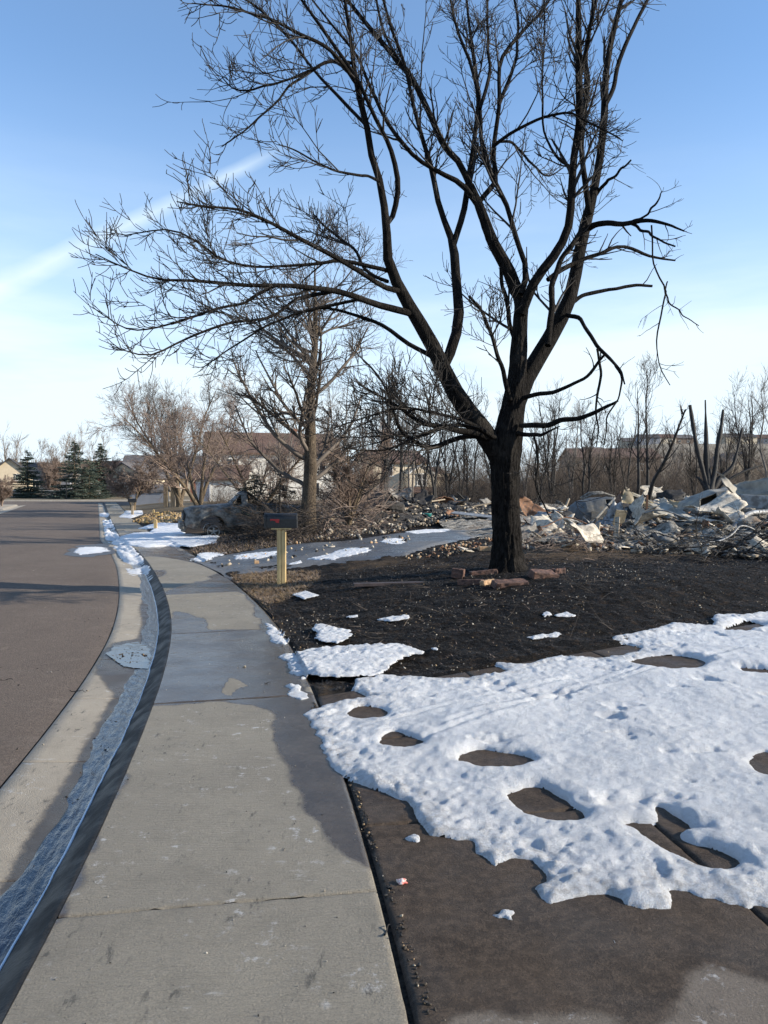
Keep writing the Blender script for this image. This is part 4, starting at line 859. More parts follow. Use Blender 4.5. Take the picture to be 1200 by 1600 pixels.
# ------------------------------------------------------------------ MAIN TREE
TY = at(793, 893)[1] + 0.15
tbase = at_depth(793, 893, TY); tbase[2] = float(H(tbase[0], TY))
PXM = FPX / TY
limbs = [  # (depth start, depth end, [(x, y, width px)...])
    ('trunk', 0, 0, [(794, 907, 90), (794, 893, 66), (793, 876, 52), (792, 840, 44), (790, 790, 42), (789, 745, 43), (789, 712, 48), (792, 690, 48), (797, 660, 40), (803, 625, 34), (808, 590, 28), (811, 545, 24), (813, 500, 22), (814, 471, 21), (803, 445, 20), (793, 420, 19), (770, 378, 17), (751, 327, 14), (735, 290, 11)]),
    ('limb', 0, -1.2, [(786, 735, 30), (770, 695, 38), (745, 660, 36), (720, 628, 33), (690, 575, 29), (666, 525, 26), (645, 490, 24), (622, 445, 20), (608, 415, 18), (605, 385, 16), (602, 350, 15), (594, 289, 13), (580, 243, 12), (571, 187, 11), (557, 135, 10), (552, 93, 8), (543, 28, 6), (530, -60, 4)]),
    ('limb', -0.5, -1.4, [(603, 352, 10), (613, 335, 10), (620, 289, 10), (613, 243, 9), (594, 196, 8), (565, 140, 8), (538, 93, 7), (491, 28, 6), (450, -30, 3)]),
    ('limb', -0.2, 0.8, [(690, 580, 18), (702, 555, 19), (712, 525, 19), (716, 490, 18), (712, 443, 17), (709, 397, 16), (706, 378, 14), (695, 350, 11), (681, 308, 10), (672, 261, 9), (660, 224, 8), (644, 163, 7), (630, 93, 6), (607, 28, 5), (590, -40, 3)]),
    ('limb', 0.2, 1.4, [(708, 385, 11), (719, 345, 11), (728, 303, 11), (737, 261, 10), (744, 210, 9), (747, 163, 8), (742, 93, 7), (733, 28, 5), (725, -40, 3)]),
    ('limb', 0.3, -0.5, [(751, 327, 12), (723, 289, 11), (691, 271, 9), (655, 250, 8), (630, 224, 8), (598, 180, 7), (575, 130, 6), (560, 89, 5), (520, 40, 4), (480, -10, 3)]),
    ('limb', 0.3, 0.9, [(751, 327, 13), (735, 290, 13), (715, 250, 12), (695, 229, 12), (667, 163, 11), (644, 126, 10), (611, 84, 9), (560, 23, 7), (520, -30, 5)]),
    ('limb', 0.3, 1.8, [(745, 320, 9), (761, 299, 10), (775, 282, 9), (770, 233, 9), (779, 163, 8), (784, 93, 7), (817, 47, 6), (849, 14, 4), (870, -20, 3)]),
    ('limb', 0, 0.9, [(814, 460, 12), (823, 425, 11), (815, 395, 10), (807, 369, 10), (793, 317, 9), (775, 285, 9), (760, 250, 8), (751, 219, 8), (747, 154, 7), (735, 100, 6), (714, 47, 5), (700, -20, 3)]),
    ('limb', 0, -0.7, [(815, 490, 18), (826, 462, 18), (840, 434, 17), (868, 397, 16), (887, 355, 15), (894, 299, 14), (898, 243, 13), (905, 187, 13), (906, 93, 12), (904, 0, 9), (903, -60, 6)]),
    ('limb', -0.5, -1.0, [(906, 120, 8), (913, 85, 8), (920, 47, 7), (929, 0, 5), (935, -50, 3)]),
    ('limb', 0.1, 1.3, [(800, 665, 26), (815, 605, 32), (835, 568, 31), (855, 535, 29), (877, 495, 27), (893, 457, 24), (905, 397, 21), (917, 345, 20), (929, 299, 16), (940, 243, 14), (945, 177, 13), (947, 117, 11), (957, 56, 10), (971, 0, 8), (985, -60, 5)]),
    ('limb', 0.9, 1.8, [(946, 165, 8), (957, 140, 8), (971, 93, 8), (994, 37, 7), (1013, 0, 6), (1030, -45, 3)]),
    ('limb', 0.5, 0.2, [(922, 335, 12), (916, 289, 11), (910, 233, 10), (912, 177, 9), (915, 93, 8), (924, 28, 6), (930, -40, 4)]),
    ('limb', -0.1, 0.5, [(856, 540, 12), (859, 505, 12), (863, 460, 11), (872, 415, 10), (895, 380, 9), (915, 350, 8)]),
    ('limb', 0.8, -0.8, [(910, 362, 12), (930, 352, 11), (947, 350, 10), (980, 348, 9), (1017, 345, 7), (1045, 352, 5), (1069, 361, 3)]),
    ('limb', 0.2, -0.2, [(985, 347, 5), (1005, 338, 4), (1022, 322, 4), (1034, 299, 2)]),
    ('limb', 0.2, -0.6, [(985, 349, 6), (1005, 362, 5), (1022, 373, 4), (1055, 385, 3)]),
    ('limb', 0.3, 1.0, [(856, 437, 9), (875, 422, 9), (896, 412, 8), (933, 397, 7), (966, 386, 6), (989, 387, 6), (1017, 401, 5), (1055, 407, 3)]),
    ('limb', -0.5, -0.9, [(1018, 352, 3), (1021, 380, 3), (1022, 411, 3), (1031, 435, 3), (1041, 455, 3), (1036, 475, 3), (1029, 513, 3), (1027, 551, 2), (1031, 574, 2), (1047, 602, 1.5)]),
    ('limb', -0.5, -0.9, [(1043, 440, 2.5), (1041, 468, 3), (1060, 486, 2.5), (1075, 498, 2), (1092, 509, 1.5)]),
    ('limb', 0.7, 0.9, [(896, 472, 8), (910, 462, 7), (929, 457, 7), (957, 450, 6), (985, 446, 6), (1019, 447, 5)]),
    ('limb', 0.3, -0.9, [(885, 492, 8), (902, 497, 8), (915, 508, 7), (933, 541, 7), (957, 564, 6), (970, 582, 4), (976, 600, 3)]),
    ('limb', -0.2, -0.7, [(812, 664, 9), (840, 665, 10), (887, 655, 9), (915, 649, 8), (940, 640, 7), (966, 626, 4)]),
    ('limb', -0.1, -0.6, [(815, 622, 9), (840, 616, 8), (868, 611, 7), (900, 597, 6), (920, 583, 6), (935, 565, 5), (946, 553, 4)]),
    ('limb', -0.5, -0.8, [(933, 545, 4), (939, 575, 5), (937, 600, 5), (931, 634, 4), (934, 665, 3), (932, 698, 2)]),
    ('limb', -0.6, -0.8, [(960, 568, 4), (972, 590, 4), (966, 620, 3), (952, 645, 3), (944, 695, 2)]),
    ('limb', -0.2, -0.5, [(808, 676, 9), (822, 680, 8), (840, 680, 7), (862, 672, 4), (875, 666, 2)]),
    ('limb', -0.3, -0.7, [(834, 683, 4), (839, 700, 4), (841, 730, 4), (839, 762, 3), (850, 792, 3), (862, 812, 2)]),
    ('limb', -0.2, -0.8, [(797, 625, 10), (789, 600, 9), (784, 574, 8), (770, 527, 7), (756, 492, 6), (733, 462, 5)]),
    ('limb', 0.2, 0.5, [(812, 545, 10), (800, 520, 9), (789, 467, 8), (784, 420, 7), (780, 405, 4)]),
    # the long limbs sweeping out to the left
    ('limb', -0.4, -2.6, [(648, 492, 13), (620, 485, 13), (585, 476, 12), (533, 457, 11), (473, 450, 10), (417, 446, 8), (345, 443, 7), (277, 439, 5), (221, 434, 4), (160, 418, 3), (104, 397, 2)]),
    ('limb', -0.5, -3.4, [(625, 455, 11), (599, 448, 10), (557, 420, 9), (510, 392, 9), (463, 369, 8), (417, 345, 6), (370, 327, 5), (314, 322, 4), (263, 315, 2)]),
    ('limb', -0.5, -1.5, [(612, 425, 8), (594, 420, 8), (538, 406, 7), (487, 413, 6), (417, 418, 5), (350, 405, 5), (300, 375, 4), (244, 359, 3), (160, 368, 2)]),
    ('limb', -1.4, -2.0, [(430, 447, 6), (400, 462, 6), (379, 475, 5), (323, 485, 5), (253, 507, 4), (183, 517, 3), (127, 496, 2), (99, 480, 2)]),
    ('limb', -0.9, -3.0, [(520, 455, 7), (480, 464, 7), (454, 472, 6), (417, 497, 5), (351, 506, 5), (277, 532, 4), (207, 555, 3), (137, 541, 2)]),
    ('limb', -0.7, -0.6, [(560, 468, 6), (520, 475, 6), (460, 490, 5), (393, 523, 4), (351, 551, 3), (314, 574, 2)]),
    ('limb', -0.3, 0.7, [(676, 558, 9), (650, 543, 8), (600, 512, 7), (550, 491, 6), (500, 480, 5), (440, 500, 4), (380, 525, 2)]),
    ('limb', -0.4, 0.4, [(606, 440, 7), (575, 425, 6), (550, 385, 5), (520, 365, 5), (490, 335, 3)]),
    ('limb', -1.0, -2.8, [(556, 130, 7), (535, 100, 7), (510, 75, 7), (463, 51, 6), (417, 28, 5), (370, 14, 4), (300, 5, 2)]),
    ('limb', -1.0, -2.0, [(553, 100, 6), (533, 96, 6), (510, 98, 6), (477, 121, 5), (445, 142, 4), (417, 173, 4), (379, 205, 3), (347, 229, 2)]),
    ('limb', -1.4, -1.4, [(500, 105, 4), (460, 120, 4), (417, 135, 4), (370, 140, 3), (347, 121, 2)]),
    ('limb', -0.9, -1.7, [(592, 283, 6), (575, 275, 5), (557, 272, 5), (510, 261, 4), (463, 235, 3), (435, 226, 2)]),
    ('limb', -0.7, 0.6, [(575, 200, 6), (540, 160, 6), (500, 120, 5), (450, 60, 5), (400, 10, 4), (350, -20, 3)]),
    ('limb', 0.6, 1.4, [(672, 180, 7), (640, 120, 6), (600, 50, 5), (585, -30, 4)]),
    ('limb', 1.0, 2.0, [(779, 165, 7), (800, 110, 6), (810, 50, 5), (800, -20, 4)]),
    ('limb', 0.5, 1.5, [(750, 170, 7), (765, 100, 6), (760, 30, 5), (765, -30, 4)]),
    ('limb', 0, -1.0, [(770, 230, 6), (800, 205, 6), (850, 180, 5), (890, 180, 4), (940, 200, 4), (973, 220, 2)]),
    ('limb', -0.2, -1.0, [(893, 262, 6), (870, 245, 5), (855, 215, 4), (848, 170, 4), (850, 90, 3), (850, -20, 3)]),
    ('limb', 0.8, 1.6, [(772, 222, 5), (800, 222, 5), (830, 258, 4), (855, 275, 3), (880, 262, 2)]),
    ('limb', 0.8, 0.3, [(932, 305, 6), (945, 285, 6), (960, 275, 5), (975, 262, 4), (986, 250, 3)]),
    ('limb', -0.1, -1.6, [(772, 690, 14), (745, 678, 13), (714, 671, 11), (677, 666, 9), (640, 650, 7), (600, 622, 5), (560, 600, 3)]),
    ('limb', -0.2, -1.0, [(755, 682, 10), (727, 683, 9), (700, 690, 9), (667, 699, 9), (640, 688, 8), (621, 667, 7), (607, 615, 5), (583, 578, 4), (560, 555, 2)]),
    ('limb', -0.2, -2.2, [(775, 685, 9), (740, 664, 7), (705, 650, 6), (660, 640, 5), (610, 640, 4), (560, 655, 3), (520, 670, 2)]),
    ('limb', -0.3, -1.9, [(748, 672, 8), (715, 665, 7), (680, 672, 6), (640, 690, 5), (590, 705, 4), (540, 700, 2)]),
]
tree = thing('ash_tree', 'big charred bare tree standing on red blocks in the black lawn', 'tree', tbase)
allP, allR = [], []
spec = []
for li, (nm, d0, d1, pts) in enumerate(limbs):
    w3 = []
    L = len(pts)
    for i, (x, y, wd) in enumerate(pts):
        if x < 330 and y > 300: x = 330 - (330 - x) * 0.80
        f = i / (L - 1); dep = TY + d0 + (d1 - d0) * f * (1.0 if nm != 'trunk' else 1)
        if nm == 'trunk' and y < 600: dep += 0.3 * (600 - y) / 300
        p = at_depth(x, y, dep) - tbase
        w3.append([*p, wd * (0.85 if nm == 'limb' else 1) / 2 / (FPX / dep)])
    w3 = resample(w3, 22 if nm == 'limb' else 190)
    if nm == 'limb':
        f = np.linspace(0, 1, len(w3))[:, None]
        amp = 0.035
        w3[:, :3] += amp * np.stack([noise(f[:, 0] * 7 + li, li * 3.3, k_ * 9.1) for k_ in range(3)], 1) * np.sin(np.pi * np.clip(f * 1.1, 0, 1)) ** 0.5
    spec.append((nm, w3))
    ss_ = resample(w3, 22); allP.append(ss_[:, :3]); allR.append(ss_[:, 3])
for nm, w3 in spec:
    k = 84 if nm == 'trunk' else (14 if w3[0, 3] > 0.07 else 8)
    V_, F_ = tubes(w3[None, :, :3], w3[None, :, 3], k)
    n = len(w3); Vv = V_.reshape(n, k, 3); c0 = w3[:, None, :3]; rad = Vv - c0
    ang = np.arange(k) * 2 * np.pi / k
    zz = np.cumsum(np.r_[0, np.linalg.norm(np.diff(w3[:, :3], axis=0), axis=1)])
    rid = 0.07 * noise(np.cos(ang)[None] * 3.2, np.sin(ang)[None] * 3.2, zz[:, None] * 1.6) + 0.05 * noise(np.cos(ang)[None] * 9, np.sin(ang)[None] * 9, zz[:, None] * 3)
    if nm == 'trunk':
        fl = np.exp(-zz / 0.18)[:, None]; rid = rid + 0.35 * fl * np.cos(ang * 5 + 0.6)[None] * 0.6; wv_ = 0.35 * noise(np.cos(ang)[None] * 2, np.sin(ang)[None] * 2, zz[:, None] * 3.5); fur = np.abs(noise(np.cos(ang)[None] * 7 + wv_, np.sin(ang)[None] * 7 + wv_, zz[:, None] * 4.2)) ** 0.6; rid = rid + (0.11 * fur - 0.06) + 0.025 * noise(np.cos(ang)[None] * 22, np.sin(ang)[None] * 22, zz[:, None] * 16)
    Vv = c0 + rad * (1 + rid[..., None])
    link(nm, mk_mesh(nm, Vv.reshape(-1, 3), F_, M['bark'], smooth=True), tree)
P0, R0 = np.array(allP), np.array(allR)
rg = np.random.default_rng(21)
# only limbs sprout; broken right-hand ones sprout little
dens_mask = np.array([1.0] * len(limbs)); dens_mask[0] = 0.3
for i, (nm, d0, d1, pts) in enumerate(limbs):
    if pts[-1][0] > 925 and pts[-1][1] > 240: dens_mask[i] = 0.30
rep = np.repeat(np.arange(len(limbs)), np.where(dens_mask < 0.5, 0, 1))
lowm = np.where(dens_mask < 0.5)[0]
Pm, Rm = P0[rep], R0[rep]
l1 = grow(Pm, Rm, rg, 2.2, 0.15, 0.97, (0.35, 0.8), (0.8, 1.75), 0.68, 0.55, 0.05, 0.13, 10, 0.006, 0.03, 0.35, maxthick=0.055)
l1b = grow(P0[lowm], R0[lowm], rg, 2.6, 0.3, 1.0, (0.5, 1.0), (0.25, 0.7), 0.4, 0.5, 0.03, 0.16, 8, 0.005, 0.02, 0.4, maxthick=0.06)
l2 = grow(*l1, rg, 6.0, 0.10, 1.0, (0.40, 0.95), (0.30, 0.90), 0.4, 0.6, 0.07, 0.12, 8, 0.0062, 0.014, 0.5)
l2c = grow(Pm, Rm, rg, 5.6, 0.30, 1.0, (0.5, 1.0), (0.25, 0.70), 0.35, 0.3, 0.07, 0.12, 8, 0.0062, 0.014, 0.5, maxthick=0.045)
l2b = grow(*l1b, rg, 3.0, 0.2, 1.0, (0.5, 0.9), (0.12, 0.35), 0.4, 0.6, 0.03, 0.15, 6, 0.0045, 0.012, 0.5)
l3 = grow(np.concatenate([l2[0], l2c[0]]), np.concatenate([l2[1], l2c[1]]), rg, 8.0, 0.12, 1.0, (0.5, 1.0), (0.10, 0.36), 0.3, 0.75, 0.10, 0.14, 6, 0.0056, 0.010, 0.75)
V_, F_ = join_np([tubes(*l1, 6), tubes(*l1b, 5)])
link('branches', mk_mesh('branches', V_, F_, M['twig'], smooth=True), tree, kind='stuff')
V_, F_ = join_np([tubes(*l2, 4), tubes(*l2c, 4), tubes(*l2b, 4), tubes(*l3, 3)])
link('twigs', mk_mesh('twigs', V_, F_, M['twig'], smooth=True), tree, kind='stuff')

# ------------------------------------------------------------------ OTHER TREES
def bare_tree(name, label, base, h, seed, bark, twig, trunk_r=0.15, trunks=1, spread=0.35, crown_from=0.25, dens=1.0, l1len=(0.3, 0.5), lean=(0, 0), up=0.05, levels=3, group=None, rmin=0.006, wob=0.1, stub=0.0, l1ang=(0.5, 0.9), pull=None, split_top=1.0, cat='tree'):
    rg = np.random.default_rng(seed)
    t = thing(name, label, cat, base, 0, group)
    P, R = [], []
    for k_ in range(trunks):
        a = 2 * np.pi * k_ / trunks + rg.uniform(0, 1)
        n = 14; f = np.linspace(0, 1, n)
        sp = spread * h * (0 if trunks == 1 else rg.uniform(0.5, 1))
        hh = h * (1 if k_ == 0 else rg.uniform(0.75, 1.0)) * split_top
        p = np.stack([np.cos(a) * sp * f ** 1.2 + lean[0] * h * f + 0.02 * h * noise(f * 4 + seed, k_ * 3.1), np.sin(a) * sp * f ** 1.2 + lean[1] * h * f + 0.02 * h * noise(f * 4, k_ * 5.7 + seed, 3), hh * f - 0.15 * (f == 0)], 1)
        P.append(p); R.append(trunk_r * (1 - f) ** 0.8 * (1 if trunks == 1 else 0.75) + 0.012 + trunk_r * 0.35 * np.exp(-f * 22))
    P, R = np.array(P), np.array(R)
    V_, F_ = tubes(P, R, 10)
    link('trunk', mk_mesh('trunk', V_, F_, bark, smooth=True), t)
    parts = []
    a1 = grow(P, R, rg, dens * 26 / h / trunks ** 0.5, crown_from, 0.98, l1ang, (l1len[0] * h, l1len[1] * h), 0.55, 0.55, up, wob, 10, rmin * 1.6, trunk_r * 0.34, 0.3, pull=pull)
    parts.append(tubes(*a1, 5))
    a2 = grow(*a1, rg, dens * 20 / h, 0.15, 1.0, (0.45, 0.85), (0.10 * h, 0.22 * h), 0.5, 0.6, up, wob, 7, rmin * 1.2, 0.04, 0.4, pull=pull); parts.append(tubes(*a2, 4))
    if levels > 2:
        a3 = grow(*a2, rg, dens * 24 / h, 0.15, 1.0, (0.4, 0.85), (0.05 * h, 0.12 * h), 0.4, 0.7, up, wob, 5, rmin, 0.02, 0.6); parts.append(tubes(*a3, 3))
    if levels > 3:
        a4 = grow(*a3, rg, dens * 22 / h, 0.1, 1.0, (0.4, 0.9), (0.03 * h, 0.06 * h), 0.3, 0.8, up, wob, 4, rmin * 0.9, 0.02, 0.7); parts.append(tubes(*a4, 3))
    V_, F_ = join_np(parts)
    link('crown', mk_mesh('crown', V_, F_, twig, smooth=True), t)
    return t
def gp(px, py=None, Y=None, top=None):
    """base on ground by pixel, or at distance Y; height from top pixel"""
    if Y is None: b_ = at(px, py)
    else:
        r = ray(px, 800); x = r[0] / r[1] * Y; b_ = np.array([x, Y, float(H(x, Y)) if Y < 75 else float(G(Y))])
    h = None
    if top is not None: h = at_depth(px, top, b_[1])[2] - b_[2]
    return b_, h

# mid tree beside the second driveway
b_, h_ = gp(487, 832, top=415)
bare_tree('street_tree', 'tall bare tree with tan lower trunk standing behind the mailbox', b_, h_, 31, M['bark_street'], M['twig_street'], 0.24, 1, 0, 0.15, 1.55, (0.34, 0.62), (0.0, 0), 0.035, 4, rmin=0.0062, l1ang=(0.7, 1.2), wob=0.14)
# crabapples down the street
b_, h_ = gp(312, 797, top=640)
bare_tree('crabapple_tree', 'leaning many stemmed tree with reddish twigs behind the burnt pickup', b_, h_, 32, M['bark_tan'], M['twig_red'], 0.18, 4, 0.75, 0.2, 1.4, (0.45, 0.8), (-0.18, 0), 0.0, 4, rmin=0.007, wob=0.13)
b_, h_ = gp(282, 792, top=600)
bare_tree('bare_tree', 'tall pale grey bare tree rising behind the reddish crabapple', b_, h_, 33, M['bark_tan'], M['twig_street'], 0.2, 4, 0.45, 0.25, 1.5, (0.3, 0.5), (-0.05, 0), 0.08, 4, rmin=0.009)
b_, h_ = gp(400, 812, top=672)
bare_tree('crabapple_tree', 'dense reddish crabapple between pickup and street tree', b_, h_, 34, M['bark_tan'], M['twig_red'], 0.09, 5, 0.8, 0.2, 1.3, (0.35, 0.6), (0.05, 0), 0.02, 4, rmin=0.006, wob=0.15)
b_, h_ = gp(208, Y=60, top=722)
bare_tree('crabapple_tree', 'small brown crabapple over the farther mailbox', b_, h_, 35, M['bark_tan'], M['twig_red'], 0.10, 4, 0.6, 0.2, 1.6, (0.4, 0.65), (0, 0), 0.02, 4, rmin=0.010, wob=0.15)
b_, h_ = gp(545, 826, top=690)
bare_tree('young_tree', 'low brown brushy tree between street tree and dark rubble', b_, h_, 36, M['bark_tan'], M['twig_red'], 0.08, 6, 0.5, 0.1, 1.5, (0.35, 0.6), (0.05, 0), 0.03, 4, rmin=0.005, wob=0.15)
b_, h_ = gp(600, Y=38, top=560)
bare_tree('burnt_tree', 'three blackened trunks rising together from dark rubble', b_, h_, 37, M['char'], M['black_scrub'], 0.22, 3, 0.07, 0.35, 1.1, (0.12, 0.26), (0.02, 0), 0.06, 3, rmin=0.010)
# the charred fork on the right
b_, _ = gp(1108, Y=44)
t = thing('charred_fork_tree', 'thick charred broken forked trunk behind the silver wreck', 'tree', b_)
for pts in ([(1108, 790, 17), (1106, 760, 15), (1104, 720, 10), (1103, 670, 7), (1102, 625, 2)], [(1106, 765, 13), (1098, 735, 10), (1089, 700, 8), (1083, 665, 7), (1078, 633, 6)],
            [(1110, 765, 12), (1117, 735, 9), (1121, 700, 8), (1126, 672, 7), (1130, 640, 4)], [(1112, 770, 11), (1124, 748, 8), (1142, 732, 7), (1151, 708, 5), (1160, 668, 3)],
            [(1118, 775, 9), (1132, 755, 6), (1160, 738, 5), (1190, 727, 3)], [(1104, 765, 8), (1094, 750, 6), (1088, 745, 3)]):
    w3 = resample([[*(at_depth(x, y, 44 + (i * 0.15)) - b_), wd * 0.85 / 2 / (FPX / 44)] for i, (x, y, wd) in enumerate(pts)], 16)
    V_, F_ = tubes(w3[None, :, :3], w3[None, :, 3] * (1 + 0.30 * noise(np.arange(16) * 1.3, pts[-1][0]))[None], 9)
    link('limb', mk_mesh('limb', V_, F_, M['char'], smooth=True), t)
fk = [c_ for c_ in t.children]
# burnt and bare trees behind the ruins
protos = {}
def tree_proto(key, **k): protos[key] = k
specs = [
    (862, 56, 612, 3, 'many stemmed bare tree just right of the big trunk', 'black', 41), (893, 62, 640, 2, 'slim bare tree behind the blue grey wreck', 'grey', 42), (995, 47, 605, 1, 'slender conical burnt tree behind the tan wreck', 'black', 43),
    (1008, 50, 585, 1, 'taller burnt pole tree next to the slender conical one', 'black', 44), (1168, 55, 610, 3, 'bare many stemmed tree near the right edge', 'black', 46),
    (1195, 60, 600, 2, 'bare tall tree cut off by the right edge', 'grey', 47), (735, 60, 640, 2, 'thin burnt tree left of the big trunk', 'black', 48), (700, 58, 655, 3, 'spreading burnt tree behind the teal bucket', 'black', 49),
    (660, 62, 640, 2, 'burnt slim tree right of the cream gabled house', 'black', 50), (575, 52, 610, 2, 'burnt tree left of the three black trunks', 'black', 51), (640, 66, 590, 2, 'tall faint bare tree above the gabled house', 'grey', 52),
    (820, 70, 660, 2, 'grey bare tree glimpsed right behind the big trunk', 'grey', 53), (930, 75, 665, 2, 'grey bare tree before the large brown house', 'grey', 54), (1060, 80, 680, 2, 'low grey bare tree between wrecks and ridge', 'grey', 55),
    (530, 60, 560, 2, 'tall grey tree whose top shows above the street tree', 'grey', 56), (445, 64, 620, 2, 'grey bare tree above the brown roof', 'grey', 57), (1140, 78, 640, 2, 'grey bare tree behind the charred fork', 'grey', 58),
    (955, 58, 668, 3, 'blackened bush like tree left of the slender one', 'black', 59), (845, 52, 650, 2, 'thin black tree touching the big trunk at right', 'black', 61), (915, 50, 640, 2, 'forked black tree over the blue grey van', 'black', 62), (978, 64, 630, 2, 'thin dark tree just left of the slender pair', 'black', 63), (1085, 60, 668, 2, 'black tree directly left of the charred fork', 'black', 64), (1130, 66, 655, 3, 'dark many stemmed tree right behind the charred fork', 'black', 65), (680, 50, 625, 2, 'black forked tree over the teal bucket', 'black', 66), (625, 48, 600, 1, 'single black pole right beside the three trunks', 'black', 67), (718, 64, 600, 2, 'dark airy tree midway between bucket and big trunk', 'black', 68), (770, 66, 640, 2, 'bare tree hidden behind the big trunk', 'black', 60)]
for px, Yd, top, nt_, lab, colr, sd_ in specs:
    b_, h_ = gp(px, Y=Yd, top=top)
    bare_tree('bare_tree' if colr == 'grey' else 'burnt_tree', lab, b_, h_, sd_, M['char'] if colr == 'black' else M['twig_grey'], M['black_scrub'] if colr == 'black' else M['twig_grey'], 0.11, nt_, 0.16 if nt_ > 1 else 0, 0.22, 0.9, (0.18, 0.34), (0, 0), 0.09, 3 if sd_ % 2 else 4, rmin=0.010, l1ang=(0.4, 0.8))
# the leaning one
b_, _ = gp(1012, Y=42)
t = thing('leaning_burnt_tree', 'thin burnt tree leaning right between the wrecks', 'tree', b_)
w3 = resample([[*(at_depth(x, y, 42 - 0.5 * i) - b_), wd / 2 / (FPX / 42)] for i, (x, y, wd) in enumerate([(1012, 790, 8), (1020, 755, 6), (1038, 722, 5), (1052, 690, 4), (1065, 655, 3), (1071, 640, 2)])], 16)
V_, F_ = tubes(w3[None, :, :3], w3[None, :, 3], 8); link('trunk', mk_mesh('trunk', V_, F_, M['char'], smooth=True), t)
rg = np.random.default_rng(5)
a1 = grow(w3[None, :, :3], w3[None, :, 3], rg, 4.5, 0.3, 1, (0.4, 0.9), (0.8, 2.0), 0.5, 0.6, 0.05, 0.1, 8, 0.01, 0.03, 0.4); a2 = grow(*a1, rg, 3, 0.2, 1, (0.4, 0.9), (0.3, 0.8), 0.4, 0.7, 0.04, 0.1, 5, 0.008, 0.02, 0.5)
V_, F_ = join_np([tubes(*a1, 4), tubes(*a2, 3)]); link('crown', mk_mesh('crown', V_, F_, M['black_scrub']), t)
# far bare trees on the left skyline
far = [(15, 128, 672, 'pale bare tree behind the beige gabled house'), (92, 135, 690, 'pale bare tree between the far spruces'), (118, 140, 676, 'tallest pale bare tree behind the broad spruce'), (55, 150, 697, 'faint bare tree behind the lone spruce'), (150, 150, 690, 'faint bare tree right of the broad spruce')]
for i, (px, Yd, top, lab) in enumerate(far):
    b_, h_ = gp(px, Y=Yd, top=top)
    bare_tree('bare_tree', lab, b_, h_, 70 + i, M['twig_tan'], M['twig_tan'], 0.18, 3, 0.22, 0.2, 1.0, (0.25, 0.4), (0, 0), 0.12, 3, rmin=0.018)
b_, h_ = gp(78, Y=112, top=722)
bare_tree('red_shrub', 'reddish leafless shrub between the far spruces', b_, h_, 80, M['twig_red'], M['twig_red'], 0.12, 5, 0.35, 0.1, 1.5, (0.35, 0.55), (0, 0), 0.08, 4, rmin=0.014, cat='shrub')
b_, h_ = gp(3, Y=72, top=742)
bare_tree('red_shrub', 'low russet shrub at the left edge by the far kerb', b_, h_ * 0.8, 81, M['twig_red'], M['twig_red'], 0.04, 6, 0.5, 0.1, 1.6, (0.4, 0.6), (0, 0), 0.05, 4, rmin=0.010, cat='shrub')

def spruce(label, base, h, w, seed, mat, dens=1.0):
    rg = np.random.default_rng(seed); t = thing('spruce_tree', label, 'tree', base)
    P = np.array([[[0, 0, -0.2], [0, 0, h * 0.4], [0, 0, h]]]); V_, F_ = tubes(P, np.array([[0.16, 0.1, 0.015]]) * h / 8, 8)
    link('trunk', mk_mesh('trunk', V_, F_, M['bark_tan'], smooth=True), t)
    nb = int(190 * dens); z = h * (0.04 + 0.95 * rg.random(nb) ** 1.25); a = rg.uniform(0, 2 * np.pi, nb)
    L = w * (1 - z / h) ** 0.85 * rg.uniform(0.7, 1.12, nb) + 0.12
    n = 6; f = np.linspace(0, 1, n)
    B = np.stack([np.cos(a)[:, None] * L[:, None] * f, np.sin(a)[:, None] * L[:, None] * f, z[:, None] + L[:, None] * (-0.28 * f + 0.22 * f ** 2)], -1)
    Rb = 0.02 * (1 - 0.7 * f)[None] * np.ones((nb, 1)); V_, F_ = tubes(B, Rb, 3)
    link('branches', mk_mesh('branches', V_, F_, M['bark_tan']), t, kind='stuff')
    # needle sprays as many small pointed leaves
    m = int(14000 * dens); bi = rg.choice(nb, m, p=L / L.sum()); tt_ = rg.random(m) ** 0.8
    p, _, d = interp_line(B, Rb, bi, tt_)
    side = np.stack([-np.sin(a[bi]), np.cos(a[bi]), np.zeros(m)], 1)
    ofs = rg.normal(0, 1, m)[:, None] * side * (0.16 * L[bi] * (1 - 0.5 * tt_))[:, None]
    p = p + ofs + np.c_[np.zeros((m, 2)), -np.abs(rg.normal(0, 0.05, m)) - 0.10 * np.linalg.norm(ofs, axis=1)]
    dirn = d + side * np.sign((ofs * side).sum(1))[:, None] * 0.8 + rg.normal(0, 0.35, (m, 3)); dirn /= np.linalg.norm(dirn, axis=1)[:, None]
    sz = rg.uniform(0.14, 0.34, m)[:, None] * h / 8
    nrm = np.cross(dirn, rg.normal(size=(m, 3))); nrm /= np.linalg.norm(nrm, axis=1)[:, None]
    V_ = np.stack([p - nrm * sz * 0.22, p + nrm * sz * 0.22, p + dirn * sz], 1).reshape(-1, 3)
    link('crown', mk_mesh('crown', V_, np.arange(3 * m).reshape(-1, 3), mat), t)
    return t
for px, Yd, top, wd, lab, sd_ in ((44, 104, 703, 2.9, 'slim blue green spruce before the beige gabled house', 90), (117, 103, 690, 3.9, 'broad tall spruce at the end of the street', 91), (158, 108, 693, 3.4, 'second tall spruce right of the broad one', 92), (140, 101, 718, 3.2, 'shorter spruce filling the gap between two tall ones', 93)):
    b_, h_ = gp(px, Y=Yd, top=top); b_[2] += 0.1
    spruce(lab, b_, h_, wd, sd_, M['needle'])
b_, h_ = gp(398, 829, top=738)
spruce('dark green spruce crowding the back of the burnt pickup', b_, h_, 1.7, 94, M['needle_dark'], 0.55)
b_, h_ = gp(437, 826, top=742)
